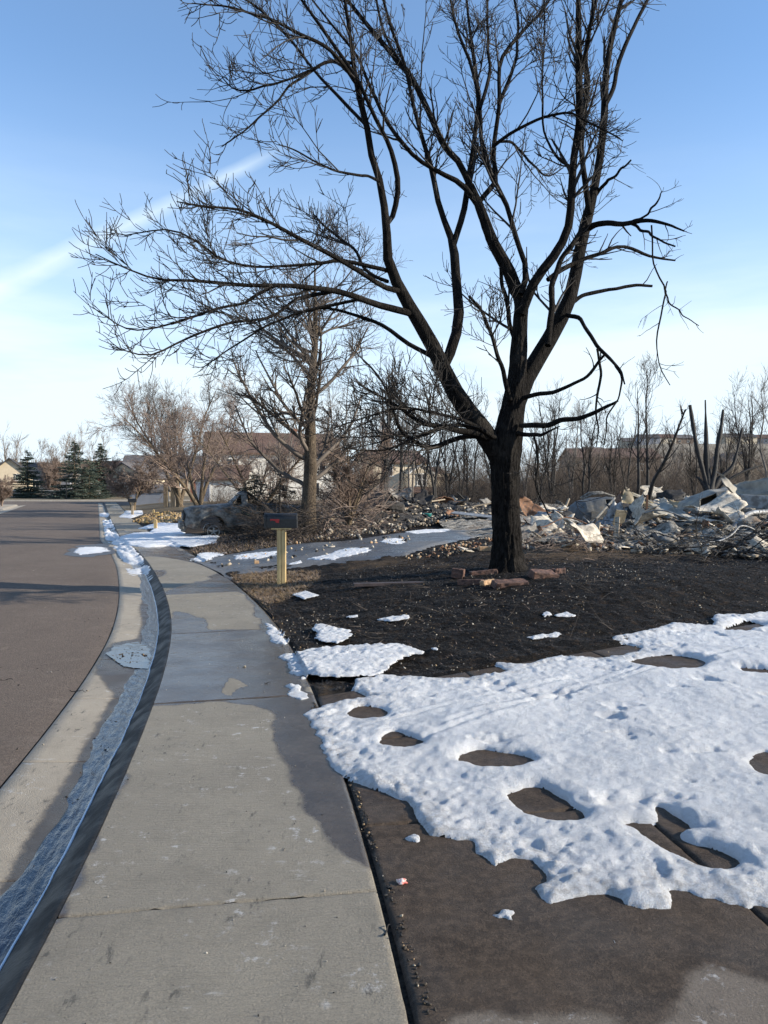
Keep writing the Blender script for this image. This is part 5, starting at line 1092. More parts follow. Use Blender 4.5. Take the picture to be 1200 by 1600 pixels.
spruce('scorched brown spruce between pickup and street tree', b_, h_, 1.5, 95, M['needle_burnt'], 0.35)

# scrub belts (nobody could count them)
def scrub(name, label, n, xr, yr, hr, mat, seed, mask=None, stems=9, r=0.014):
    rg = np.random.default_rng(seed); Y = rg.uniform(*yr, n); X = rg.uniform(xr[0], xr[1], n) * Y
    base = np.repeat(np.stack([X, Y, np.where(Y < 75, 0.25, 0) + G(Y) + hill(X, Y) - 0.15], 1), stems, 0)
    m = len(base); base[:, :2] += rg.normal(0, 0.35, (m, 2)); hh = rg.uniform(*hr, m); k_ = 5; f = np.linspace(0, 1, k_)
    dr = rg.normal(0, 0.35, (m, 2)); P = np.empty((m, k_, 3))
    P[:, :, :2] = base[:, None, :2] + dr[:, None] * (hh[:, None] * f)[:, :, None]; P[:, :, 2] = base[:, None, 2] + hh[:, None] * f * 0.92
    P[:, 1:] += rg.normal(0, 0.05, (m, k_ - 1, 3)) * hh[:, None, None] * 0.5
    R = r * (1.1 - 0.8 * f)[None] * np.ones((m, 1))
    a2 = grow(P, R, rg, 2.2, 0.2, 1, (0.4, 0.9), (0.25, 0.8), 0.3, 0.7, 0.05, 0.12, 4, r * 0.6, r, 0.6)
    V_, F_ = join_np([tubes(P, R, 3), tubes(*a2, 3)])
    o = link(name, mk_mesh(name, V_, F_, mat)); o['kind'] = 'stuff'; o['label'] = label; o['category'] = 'scrub'
scrub('scrub', 'belt of brown leafless scrub behind the ruins', 600, (0.065, 0.56), (68, 100), (2.6, 6.2), M['scrub'], 201)
scrub('scrub', 'blackened thicket directly behind the rubble field', 240, (0.065, 0.56), (46, 64), (1.0, 3.2), M['black_scrub'], 202, r=0.012)
scrub('scrub', 'brown brush between the dark rubble and the brown roofed house', 60, (-0.22, -0.04), (42, 70), (0.8, 1.8), M['scrub'], 203, r=0.012)
scrub('scrub', 'low scrub dotting the far hillside', 500, (0.10, 0.6), (150, 330), (1.5, 4.0), M['scrub'], 204, stems=6, r=0.03)

# ------------------------------------------------------------------ HOUSES
def house(name, label, x, y, z, rz, w, d, hw, hr, wall, roof, ridge='x', wins=(), garage=None, extra=None, ov=0.4, cat='house', chimney=False):
    t = thing(name, label, cat, (x, y, z), rz)
    m = MB()
    if ridge == 'x':
        m.add([[-w/2, -d/2, -1], [w/2, -d/2, -1], [w/2, d/2, -1], [-w/2, d/2, -1], [-w/2, -d/2, hw], [w/2, -d/2, hw], [w/2, d/2, hw], [-w/2, d/2, hw], [-w/2, 0, hw + hr], [w/2, 0, hw + hr]],
              [(0, 1, 5, 4), (1, 2, 6, 9, 5), (2, 3, 7, 6), (3, 0, 4, 8, 7), (4, 5, 9, 8), (6, 7, 8, 9)])
    else:
        m.add([[-w/2, -d/2, -1], [w/2, -d/2, -1], [w/2, d/2, -1], [-w/2, d/2, -1], [-w/2, -d/2, hw], [w/2, -d/2, hw], [w/2, d/2, hw], [-w/2, d/2, hw], [0, -d/2, hw + hr], [0, d/2, hw + hr]],
              [(0, 1, 5, 8, 4), (1, 2, 6, 5), (2, 3, 7, 9, 6), (3, 0, 4, 7), (5, 6, 9, 8), (7, 4, 8, 9)])
    m.build('wall', wall, t)
    r = MB(); th = 0.18
    span, run = (d, w) if ridge == 'x' else (w, d)
    sl = hr / (span / 2); e = span / 2 + ov
    prof2 = [(-e, hw - ov * sl + 0.03), (0, hw + hr + 0.03), (e, hw - ov * sl + 0.03), (e, hw - ov * sl + 0.03 + th), (0, hw + hr + 0.03 + th * 1.2), (-e, hw - ov * sl + 0.03 + th)]
    L_ = run / 2 + ov
    V = [[-L_, a, c_] for a, c_ in prof2] + [[L_, a, c_] for a, c_ in prof2]
    if ridge != 'x': V = [[b2, a2, c2] for a2, b2, c2 in V]
    r.add(V, [(0, 1, 4, 5), (1, 2, 3, 4), (6, 11, 10, 7), (7, 10, 9, 8), (0, 6, 7, 1), (1, 7, 8, 2), (5, 4, 10, 11), (4, 3, 9, 10), (0, 5, 11, 6), (2, 8, 9, 3)])
    ro = r.build('roof', roof, t)
    if chimney:
        c_ = MB(); c_.box((w * 0.2, 0.3, hw + hr), (0.7, 0.7, 1.6)); c_.build('chimney', M['brickwall'], ro)
    for (wx, wz, ww, wh) in wins:
        f = MB(); yq = -d / 2 - 0.04
        for sx in (-1, 1): f.box((wx + sx * ww / 2, yq, wz), (0.12, 0.12, wh + 0.12))
        f.box((wx, yq, wz + wh / 2 + 0.003), (ww + 0.24, 0.13, 0.12)); f.box((wx, yq, wz - wh / 2 - 0.003), (ww + 0.28, 0.16, 0.12)); f.box((wx, yq + 0.01, wz), (0.06, 0.07, wh - 0.13))
        fo = f.build('window', M['trim'], t)
        g_ = MB(); g_.box((wx, yq + 0.015, wz), (ww, 0.03, wh)); g_.build('pane', M['glass'], fo)
    if garage:
        gx_, gw_, gh_, gm = garage
        f = MB(); f.box((gx_, -d / 2 - 0.02, gh_ / 2), (gw_ + 0.3, 0.06, gh_ + 0.15)); fo = f.build('garage_door', M['trim'], t)
        for i in range(4):
            g_ = MB(); g_.box((gx_, -d / 2 - 0.075, gh_ * (i + 0.5) / 4), (gw_, 0.05, gh_ / 4 - 0.03)); g_.build('panel', gm, fo)
    return t
def hx(px, Yd): return (px - 600) / FPX * Yd
# left end of the street
house('gabled_house', 'beige gabled house with black roof at the left edge', hx(20, 128), 128, 1.2, 0.35, 5.4, 9, 3.6, 2.2, M['beige'], M['roof_black'], 'y', [(1.3, 2.9, 0.9, 1.0)])
house('long_house', 'long low house with black roof behind the gabled house', hx(25, 142), 142, 1.2, 0.1, 22, 9, 3.4, 2.4, M['grey_wall'], M['roof_black'], 'x', [(-6, 2, 1.4, 1.2), (5, 2, 1.4, 1.2)])
house('red_brick_house', 'reddish roofed house showing between far spruces', hx(92, 150), 150, 1.0, 0.05, 14, 9, 3.4, 2.6, M['brickwall'], M['roof_brown'], 'x', [(-3, 2, 1.4, 1.2), (3, 2, 1.4, 1.2)])
house('flat_roofed_house', 'brown roofed house above the second tall spruce', hx(175, 150), 150, 1.0, 0, 13, 9, 4.6, 2.0, M['brickwall'], M['roof_brown'], 'x', [(-3, 3, 1.4, 1.2)])
house('tan_house', 'tan gabled house behind the small brown crabapple', hx(215, 112), 112, 0.9, -0.2, 6.6, 8, 2.9, 1.9, M['cream'], M['roof_grey'], 'y', [(-1.2, 1.8, 1.2, 1.0)], (1.2, 2.4, 2.1, M['trim']))
house('grey_roofed_house', 'wide grey roofed house right of the tan gabled house', hx(262, 118), 118, 0.9, 0.1, 12, 9, 3.0, 3.2, M['beige'], M['roof_grey'], 'x', [(-3, 1.8, 1.3, 1.1), (2, 1.8, 1.3, 1.1)])
house('brown_roofed_house', 'large two storey house with brown roof behind the crabapples', hx(418, 84), 86, 0.55, 0.28, 13.5, 10, 5.2, 2.3, M['white_wall'], M['roof_brown'], 'x', [(-4.6, 4.0, 1.4, 1.2), (0.4, 4.0, 1.5, 1.2), (4.6, 4.0, 1.4, 1.2), (3.8, 1.5, 1.6, 1.3)], (-2.0, 4.6, 2.2, M['white_wall']), chimney=True)
g_t = house('attached_garage', 'white walled garage with grey blue door behind the pickup', hx(345, 78), 79, 0.45, 0.12, 5.0, 5.5, 2.5, 1.3, M['white_wall'], M['roof_brown'], 'x', (), (-1.6, 1.1, 2.1, M['blue_door']), ov=0.3, cat='garage')
p_ = MB(); p_.box((-2.66, -2.6, 1.2), (0.5, 0.5, 2.4)); p_.build('brick_pillar', M['brickwall'], g_t)
house('shed', 'small dark grey shed beside the far wooden posts', hx(236, 74), 74, 0.40, 0.1, 3.0, 2.2, 1.3, 0.5, M['grey_wall'], M['roof_grey'], 'x', (), ov=0.15, cat='shed')
# the cream gabled house seen between the black trunks
cg = house('cream_house', 'cream house with white framed gable window between the black trunks', hx(608, 90), 93, 0.75, 0.32, 6.2, 9, 4.3, 1.5, M['cream'], M['roof_brown'], 'x', [(-1.6, 3.4, 1.0, 1.3)], None)
gt = MB(); gt.add([[0.3, -6.2, -1], [3.4, -6.2, -1], [3.4, -4.4, -1], [0.3, -4.4, -1], [0.3, -6.2, 3.0], [3.4, -6.2, 3.0], [3.4, -4.4, 3.0], [0.3, -4.4, 3.0], [1.85, -6.2, 4.05], [1.85, -4.4, 4.05]],
                   [(0, 1, 5, 8, 4), (1, 2, 6, 5), (2, 3, 7, 9, 6), (3, 0, 4, 7), (5, 6, 9, 8), (7, 4, 8, 9)]); gt.build('front_gable', M['cream'], cg)
for sx, nm in ((-1, 'gable_trim'), (1, 'gable_trim')):
    q = MB(); q.box((1.85 + sx * 0.86, -6.28, 3.52), (2.1, 0.2, 0.16), (0, sx * 0.60, 0)); q.build(nm, M['trim'], cg)
f = MB()
for sx in (-1, 0, 1): f.box((1.85 + sx * 0.55, -6.25, 2.35), (0.09, 0.10, 1.3))
f.box((1.85, -6.26, 3.03), (1.35, 0.12, 0.12)); f.box((1.85, -6.26, 1.66), (1.35, 0.12, 0.12)); f.box((1.85, -6.24, 2.35), (1.1, 0.06, 0.06))
fo = f.build('window', M['trim'], cg); q = MB(); q.box((1.85, -6.215, 2.35), (1.1, 0.02, 1.3)); q.build('pane', M['glass'], fo)
q = MB(); q.box((1.9, -6.9, 1.15), (4.4, 1.5, 0.12), (0.42, 0, 0)); q.build('porch_roof', M['roof_brown'], cg)
q = MB(); q.box((4.6, -3.0, 1.0), (2.6, 4.0, 4.0)); q.build('side_wing', M['beige'], cg)
q = MB(); q.box((4.6, -3.0, 3.25), (3.2, 4.6, 0.2), (0.3, 0, 0)); q.build('side_roof', M['roof_brown'], cg)
house('cream_shed', 'small cream arched outbuilding left of the big trunk', hx(748, 88), 88, 0.7, 0, 2.2, 3, 1.5, 0.7, M['beige'], M['roof_brown'], 'y', [(0, 0.8, 0.7, 0.9)], ov=0.15, cat='outbuilding')
house('brown_house', 'large brown flat looking house on the right behind bare trees', hx(950, 125), 125, 1.0, 0.0, 13.5, 10, 6.0, 1.6, M['brown_wall'], M['roof_brown'], 'x', [(-5, 4.6, 1.1, 1.0), (-1.5, 4.6, 1.1, 1.0), (3.5, 4.6, 1.1, 1.0)], ov=0.3)
house('tan_house', 'small orange tan house glimpsed behind the charred fork', hx(1140, 120), 120, 1.0, 0.1, 5.5, 7, 4.8, 1.8, M['beige'], M['roof_grey'], 'y', [(0, 3, 1.2, 1.2)])
ridge_h = [(925, 420, 'roofs right of the brown house'), (1010, 420, 'first grey house on the ridge skyline'), (1035, 425, 'pale house on the ridge beside the first'), (1062, 430, 'low tan house farther along the ridge'), (1150, 420, 'long dark house on the ridge at right'), (1185, 430, 'dark roofed house at the right end of the ridge'), (985, 432, 'small house at the left of the ridge row')]
for i, (px, Yd, lab) in enumerate(ridge_h):
    xx_ = hx(px, Yd); wdt = 11 if i != 4 else 18
    house('ridge_house', ('distant ' if 'distant' not in lab else '') + lab, xx_, Yd, float(G(Yd) + hill(np.array(xx_), np.array(float(Yd)))) - 0.3, rng.uniform(-0.3, 0.3), wdt, 9, 3.8, 2.0, [M['beige'], M['grey_wall'], M['cream'], M['brown_wall']][i % 4], [M['roof_grey'], M['roof_black'], M['roof_brown']][i % 3], 'x', [(-2.5, 2, 1.4, 1.3), (2.5, 2, 1.4, 1.3)])
# low wall at the street end, and a thin pole
t = thing('garden_wall', 'low grey concrete wall at the end of the street', 'wall', (hx(60, 106), 106, 1.0))
m = MB(); m.box((0, 0, 0.1), (17, 0.3, 1.5)); m.build('wall', M['cobble'], t); m = MB(); m.box((0, 0, 0.9), (17.2, 0.42, 0.10)); m.build('coping', M['trim'], t)
b_, _ = gp(104, Y=99)
t = thing('sign_pole', 'thin dark pole on the far verge before the broad spruce', 'pole', b_)
m = MB(); m.box((0, 0, 1.25), (0.09, 0.09, 2.5)); m.build('pole', M['black'], t); m = MB(); m.box((0, 0, 0.04), (0.22, 0.22, 0.08)); m.build('base_plate', M['steel'], t)
# paired wooden posts of a porch / gate by the shed
b_, _ = gp(265, Y=62)
t = thing('timber_posts', 'pair of stout tan timber posts joined by a beam', 'posts', b_)
for dx in (-0.28, 0.30):
    m = MB(); m.box((dx, 0, 0.9), (0.34, 0.34, 1.9)); m.build('post', M['wood_old'], t, bevel=0.02)
m = MB(); m.box((0, 0, 1.92), (1.2, 0.4, 0.14)); m.build('beam', M['wood_old'], t)

# ------------------------------------------------------------------ MAILBOXES
def mailbox(label, base, rz, flag=True, post_mat='pine', sc=1.0, ph=0.86):
    t = thing('mailbox', label, 'mailbox', base, rz); t.scale = (sc,) * 3
    for dx, hh in ((-0.034, ph), (0.036, ph - 0.006)):
        m = MB(); m.box((dx, 0, hh / 2 - 0.1), (0.064, 0.13, hh + 0.2)); m.build('post', M[post_mat], t, bevel=0.004)
    m = MB(); m.box((0.0, 0, ph + 0.012), (0.31, 0.17, 0.022)); m.build('platform', M[post_mat], t, bevel=0.002)
    L_, W_, S_h, R_ = 0.50, 0.19, 0.135, 0.095
    z0 = ph + 0.024
    arc = [(-W_/2, 0), (W_/2, 0), (W_/2, S_h)] + [(R_ * math.cos(a), S_h + R_ * math.sin(a)) for a in np.linspace(0.15, math.pi - 0.15, 11)] + [(-W_/2, S_h)]
    fr = np.array([[0, 0, 1], [1, 0, 0], [0, 1, 0]])
    m = MB(); P = [(a, c_ + z0) for a, c_ in arc]; m.prism(P, -L_/2 + 0.02, L_/2, fr); m.build('box', M['black'], t, bevel=0.006)
    m = MB(); P = [(a * 1.07, (c_ - 0.11) * 1.05 + 0.11 + z0) for a, c_ in arc]; m.prism(P, -L_/2 - 0.012, -L_/2 + 0.018, fr); d_ = m.build('door', M['black'], t, bevel=0.004)
    m = MB(); m.box((-L_/2 - 0.025, 0, z0 + 0.19), (0.025, 0.05, 0.016)); m.build('handle', M['black'], d_)
    if flag:
        m = MB(); z_ = z0 + 0.125
        P = [(-0.165, z_ + 0.018), (-0.165, z_ - 0.010), (-0.148, z_ - 0.010), (-0.143, z_ - 0.002), (-0.085, z_ - 0.012), (-0.075, z_ - 0.040), (-0.028, z_ - 0.046), (-0.022, z_ + 0.016)]
        m.prism(P, -0.106, -0.101, np.array([[1, 0, 0], [0, 0, 1], [0, 1, 0]])); fo = m.build('flag', M['red'], t)
    return t
b_, _ = gp(440, 912)
mailbox('black mailbox with red flag on a raw pine post by the sidewalk', b_, 0.04, sc=1.09)
b_, _ = gp(207, 806)
mailbox('dark mailbox on a thin post far down the street', b_, 0.1, False, 'wood_old', 1.05, 0.84)
for px, py, hh, lab in ((243, 828, 0.42, 'short raw pine stake standing in the far snow'), (240, 804, 0.3, 'stubby pale stake behind the leaf pile')):
    b_, _ = gp(px, py); t = thing('stake', lab, 'stake', b_)
    m = MB(); m.box((0, 0, hh / 2 - 0.05), (0.13, 0.09, hh + 0.1)); m.prism([(-0.065, 0.0), (0.065, 0.0), (0.0, 0.05)], -0.045, 0.045, np.array([[1, 0, 0], [0, 0, 1], [0, 1, 0]])); 
    V0 = m.V[-1]; V0[:, 2] += hh - 0.003; m.build('stake_body', M['pine'], t)
# ------------------------------------------------------------------ VEHICLES
def shell(L, st, arches, windows, n=90, crum=0.02, seed=0, thick=0.012):
    """car body lofted from stations (x, half width, bottom z, shoulder z, top z, roof half width)"""
    st = np.array(st, float); xs_ = np.linspace(0, L, n)
    hw, zb, zs, zt, rw = [np.interp(xs_, st[:, 0], st[:, i]) for i in range(1, 6)]
    zb0 = zb.copy()
    for xc, R_, zc in arches:
        q = R_ ** 2 - (xs_ - xc) ** 2; zb = np.where(q > 0, np.maximum(zb, zc + np.sqrt(np.maximum(q, 0))), zb)
    zb = np.minimum(zb, zs - 0.06)
    rows = []
    for i in range(n):
        side = [(-hw[i] * (0.97 + 0.05 * math.sin(math.pi * (k / 6))), zb[i] + (zs[i] - zb[i]) * k / 6) for k in range(7)]
        up = [(-(hw[i] * 0.97 + (rw[i] - hw[i] * 0.97) * k / 5), zs[i] + (zt[i] - zs[i]) * (k / 5) ** 0.9) for k in range(1, 6)]
        top = [(-rw[i] * math.cos(math.pi / 2 * k / 5), zt[i] + 0.035 * math.sin(math.pi / 2 * k / 5)) for k in range(1, 6)]
        half = side + up + top; full = half + [(-a, c_) for a, c_ in half[:-1][::-1]]
        rows.append([(xs_[i], a, c_) for a, c_ in full])
    V = np.array(rows); m = V.shape[1]; mm = m // 2
    nz = np.stack([noise(V[..., 0] * 2.3 + seed, V[..., 1] * 2.3, V[..., 2] * 2.3 + 9 * k) + 0.5 * noise(V[..., 0] * 6 + seed, V[..., 1] * 6, V[..., 2] * 6 + 9 * k) for k in range(3)], -1)
    V = V + crum * nz
    F = grid_faces(n, m); ci = F[:, 0] % m; ri = F[:, 0] // m; xm = (xs_[ri] + xs_[np.minimum(ri + 1, n - 1)]) / 2
    keep = np.ones(len(F), bool)
    band = ((ci >= 7) & (ci <= 10)) | ((ci >= m - 1 - 11) & (ci <= m - 1 - 8))
    for a, b2, both in windows:
        keep &= ~(band & (xm > a) & (xm < b2) & (True if both else (ci < mm)))
    F = F[keep]
    faces = [tuple(f[::-1]) for f in F] + [tuple(range(0, m)), tuple(range((n - 1) * m, n * m))[::-1]]
    return V.reshape(-1, 3), faces
def car(name, label, cat, loc, rz, L, st, arches, wins, mat, crum, seed, wheels=(), tilt=(0, 0), width=0.85, scale=1.0):
    t = thing(name, label, cat, loc, rz); t.rotation_euler[0] = tilt[0]; t.rotation_euler[1] = tilt[1]; t.scale = (scale,) * 3
    V, F = shell(L, st, arches, wins, crum=crum, seed=seed)
    o = link('body', mk_mesh('body', V, F, mat, smooth=True), t)
    sdm = o.modifiers.new('thickness', 'SOLIDIFY'); sdm.thickness = 0.02; sdm.offset = -1
    for xc, r_, z_ in wheels:
        for sy_ in (-1, 1):
            wm = MB(); k = 22; aa = np.linspace(0, 2 * math.pi, k, endpoint=False)
            for (ra, rb, y0, y1) in ((r_, r_ * 0.9, -0.1, 0.1),):
                V = [[xc + ra * math.cos(a), sy_ * width + y0, z_ + ra * math.sin(a)] for a in aa] + [[xc + ra * math.cos(a), sy_ * width + y1, z_ + ra * math.sin(a)] for a in aa] + \
                    [[xc + rb * math.cos(a), sy_ * width + y0, z_ + rb * math.sin(a)] for a in aa] + [[xc + rb * math.cos(a), sy_ * width + y1, z_ + rb * math.sin(a)] for a in aa]
                F = []
                for i in range(k):
                    j = (i + 1) % k; F += [(i, j, k + j, k + i), (2 * k + i, 3 * k + i, 3 * k + j, 2 * k + j), (i, 2 * k + i, 2 * k + j, j), (k + i, k + j, 3 * k + j, 3 * k + i)]
                wm.add(V, F)
            for q in range(5):
                a = q * 2 * math.pi / 5 + 0.3
                wm.box((xc + r_ * 0.5 * math.cos(a), sy_ * (width + 0.04), z_ + r_ * 0.5 * math.sin(a)), (r_ * 0.95, 0.04, r_ * 0.24), (0, -a, 0))
            wm.box((xc, sy_ * (width + 0.035), z_), (r_ * 0.45, 0.06, r_ * 0.45))
            wm.build('wheel', M['steel'], t)
    return t
# burnt pickup: nose to the left
b_ = at(300, 839)
car_loc = np.array([at_depth(287, 838, b_[1])[0], b_[1], b_[2]])
st = [(0.0, 0.62, 0.52, 0.80, 0.90, 0.55), (0.05, 0.80, 0.38, 0.92, 0.97, 0.7), (0.3, 0.88, 0.34, 0.98, 1.03, 0.75), (1.45, 0.90, 0.34, 1.03, 1.10, 0.76), (1.55, 0.90, 0.32, 1.04, 1.14, 0.72), (2.05, 0.90, 0.32, 1.04, 1.60, 0.64),
      (2.3, 0.90, 0.32, 1.04, 1.50, 0.66), (2.6, 0.90, 0.32, 1.02, 1.16, 0.72), (3.35, 0.90, 0.34, 1.02, 1.06, 0.8), (4.4, 0.88, 0.40, 1.0, 1.02, 0.84)]
tk = car('burnt_pickup', 'burnt out dark pickup truck resting on bare rims in the snow', 'pickup truck', car_loc, 0.30, 4.4, st, [(0.95, 0.46, 0.30), (3.7, 0.46, 0.30)], [(1.62, 1.95, True), (2.14, 2.6, True)], M['truck'], 0.03, 3, [(0.95, 0.21, 0.22), (3.7, 0.21, 0.22)])
m = MB(); m.box((-0.09, 0, 0.42), (0.14, 1.62, 0.24)); m.box((-0.03, -0.5, 0.30), (0.1, 0.4, 0.2), (0, 0.2, 0.1)); m.build('bumper', M['truck'], tk, bevel=0.02)
m = MB(); m.box((-0.012, 0, 0.72), (0.05, 1.0, 0.26)); go = m.build('grille', M['char'], tk)
for i in range(5):
    q = MB(); q.box((-0.045, 0, 0.63 + 0.045 * i), (0.02, 0.98, 0.014)); q.build('slat', M['steel'], go)
for sy_ in (-1, 1):
    m = MB(); k = 16
    for r_, x0_ in ((0.12, -0.02),):
        P = [(sy_ * 0.62 + r_ * math.cos(a), 0.74 + r_ * math.sin(a)) for a in np.linspace(0, 2 * math.pi, k, endpoint=False)]
        m.prism(P, x0_ - 0.015, x0_ + 0.05, np.array([[0, 0, 1], [1, 0, 0], [0, 1, 0]]))
    m.build('headlight', M['char'], tk)
m = MB()
for q in range(9): m.box((rng.uniform(2.0, 3.1), rng.uniform(-0.5, 0.5), rng.uniform(0.8, 1.3)), (rng.uniform(0.2, 0.5), rng.uniform(0.05, 0.3), rng.uniform(0.03, 0.3)), rng.uniform(-1, 1, 3), jit=0.1)
m.build('burnt_seats', M['char'], tk)

# wrecks in the ruins
def wreck_at(pxl, pyb): return at(pxl, pyb)
b_ = wreck_at(892, 824)
st = [(0.0, 0.7, 0.10, 0.55, 0.66, 0.5), (0.12, 0.86, 0.06, 0.72, 0.95, 0.6), (0.5, 0.92, 0.05, 0.85, 1.22, 0.66), (1.3, 0.95, 0.05, 0.95, 1.36, 0.70), (2.0, 0.95, 0.05, 0.98, 1.38, 0.72), (2.2, 0.93, 0.05, 0.96, 1.30, 0.72)]
w1 = car('crushed_van', 'blue grey crushed van body lying in white ash left of the tan panel', 'wrecked van', b_, 0.12, 2.2, st, [], [(1.45, 2.0, True)], M['wreck_blue'], 0.025, 5, tilt=(0.06, -0.03), scale=0.73)
q = MB(); q.box((1.0, -0.985, 0.60), (0.72, 0.03, 0.5), (0.0, 0.05, 0)); q.build('side_door_panel', M['wreck_blue'], w1, bevel=0.01)
V_, F_ = tubes(np.array([[[0.1, -1.0, 0.16], [1.0, -1.02, 0.14], [2.2, -1.0, 0.12]]]), np.array([[0.03, 0.03, 0.03]]), 8); link('sill', mk_mesh('sill', V_, F_, M['rust'], smooth=True), w1)
V_, F_ = tubes(np.array([[[0.5, -0.2, 1.38], [0.9, -0.4, 1.62], [1.5, -0.5, 1.66], [2.1, -0.3, 1.48]], [[0.6, 0.3, 1.4], [1.0, 0.2, 1.66], [1.6, 0.1, 1.68], [2.2, 0.2, 1.46]]]), np.full((2, 4), 0.05), 8); link('roof_hoop', mk_mesh('roof_hoop', V_, F_, M['ash'], smooth=True), w1)
b_ = wreck_at(957, 823)
b_ = at(955, 826) + np.array([0, -0.9, 0.12])
t = thing('crumpled_cab', 'rusty tan crumpled cab shell with a dark window opening', 'wrecked cab', b_, 0.1)
def panel(pts, th=0.03, crum=0.02, seed=1, sub=10):
    """bilinear curved sheet-metal panel from 4 corners"""
    A, B, C_, D_ = [np.array(p, float) for p in pts]; u, v = np.meshgrid(np.linspace(0, 1, sub), np.linspace(0, 1, sub), indexing='ij'); u, v = u[..., None], v[..., None]
    P = A * (1 - u) * (1 - v) + B * u * (1 - v) + C_ * u * v + D_ * (1 - u) * v
    nrm = np.cross(B - A, D_ - A); nrm /= np.linalg.norm(nrm)
    P = P + nrm * (crum * (fbm(u[..., 0] * 3 + seed, v[..., 0] * 3, seed)[..., None]) + 0.06 * np.sin(np.pi * u) * np.sin(np.pi * v))
    V = np.concatenate([P.reshape(-1, 3), (P + nrm * th).reshape(-1, 3)]); F = grid_faces(sub, sub)
    n2 = sub * sub; Fb = F[:, ::-1] + n2; ed = []
    for i in range(sub - 1):
        for a, b2 in ((i * sub, (i + 1) * sub), ((i + 1) * sub + sub - 1, i * sub + sub - 1), (i + 1, i), ((sub - 1) * sub + i, (sub - 1) * sub + i + 1)): ed.append((a, b2, b2 + n2, a + n2))
    return V, np.concatenate([F, Fb, np.array(ed)])
for nm, pts, mat, cr in (('side_panel', [(-0.05, -0.2, 0.0), (1.45, -0.35, 0.05), (1.42, -0.15, 0.72), (0.08, 0.0, 0.86)], 'wreck_tan', 0.05),
                         ('dark_end_panel', [(-0.55, 0.5, 0.0), (-0.02, -0.2, 0.0), (0.10, 0.0, 0.9), (0.30, 0.6, 1.35)], 'rust', 0.04),
                         ('roof_panel', [(0.06, 0.0, 0.88), (0.62, 0.0, 0.84), (0.60, 0.3, 1.32), (0.32, 0.35, 1.42)], 'wreck_tan', 0.03), ('roof_panel', [(1.12, -0.1, 0.8), (1.44, -0.12, 0.72), (1.15, 0.3, 1.05), (0.98, 0.3, 1.12)], 'wreck_tan', 0.02),
                         ('roof_edge', [(0.60, 0.28, 1.18), (1.1, 0.28, 1.02), (1.05, 0.4, 1.16), (0.32, 0.4, 1.42)], 'wreck_grey', 0.02), ('window_sill', [(0.55, -0.02, 0.82), (1.2, -0.1, 0.78), (1.18, 0.0, 0.92), (0.58, 0.05, 1.0)], 'wreck_tan', 0.01),
                         ('inner_wall', [(0.4, 0.45, 0.2), (1.4, 0.45, 0.2), (1.3, 0.5, 1.0), (0.4, 0.5, 1.3)], 'char', 0.03)):
    V_, F_ = panel(pts, 0.03, cr, len(nm)); link(nm, mk_mesh(nm, V_, F_, M[mat], smooth=False), t)
t.scale = (0.90, 0.90, 0.86)
b_ = wreck_at(1062, 832)
st = [(0.0, 0.72, 0.20, 0.70, 0.78, 0.5), (0.1, 0.84, 0.12, 0.80, 1.02, 0.62), (0.9, 0.92, 0.06, 0.92, 1.40, 0.66), (1.7, 0.93, 0.05, 0.95, 1.50, 0.68), (2.9, 0.93, 0.05, 0.95, 1.44, 0.66), (3.3, 0.93, 0.06, 0.94, 1.12, 0.72), (4.4, 0.88, 0.12, 0.88, 0.95, 0.7), (4.6, 0.7, 0.2, 0.7, 0.8, 0.5)]
w2 = car('burnt_wagon', 'pale silver burnt car shell at the right edge with a yellowed wheel arch', 'wrecked car', b_ + np.array([0.1, 0.1, -0.04]), -0.05, 4.6, st, [(3.45, 0.50, 0.05)], [(0.40, 0.95, True), (2.35, 2.7, False)], M['wreck_grey'], 0.05, 11, scale=0.90, tilt=(0.02, -0.02))
aa = np.linspace(0.15, math.pi - 0.1, 12)
P = np.array([[[3.45 + 0.55 * math.cos(a), -0.95, 0.10 + 0.55 * math.sin(a)] for a in aa]]); V_, F_ = tubes(P, np.full((1, 12), 0.085), 8); link('wheel_arch', mk_mesh('wheel_arch', V_, F_, M['yellow_burnt'], smooth=True), w2)
for xq in (1.35, 2.75):
    P = np.array([[[xq, -0.97, 0.1], [xq - 0.05, -0.985, 0.5], [xq + 0.03, -0.945, 0.93], [xq + 0.1, -0.78, 1.3]]]); V_, F_ = tubes(P, np.full((1, 4), 0.018), 6); link('door_seam', mk_mesh('door_seam', V_, F_, M['char'], smooth=True), w2)
# fallen grey beam leaning before the wagon
b_ = wreck_at(1110, 862)
t = thing('bent_beam', 'bent grey steel beam rising to the yellowed wheel arch', 'beam', b_)
P = resample([[*(at_depth(x, y, b_[1] + 0.9 * i) - b_), 0.07] for i, (x, y) in enumerate([(1098, 856), (1125, 848), (1150, 822), (1170, 803), (1200, 800)])], 14)
V_, F_ = tubes(P[None, :, :3], P[None, :, 3], 5); link('beam_body', mk_mesh('beam_body', V_, F_, M['steel']), t)

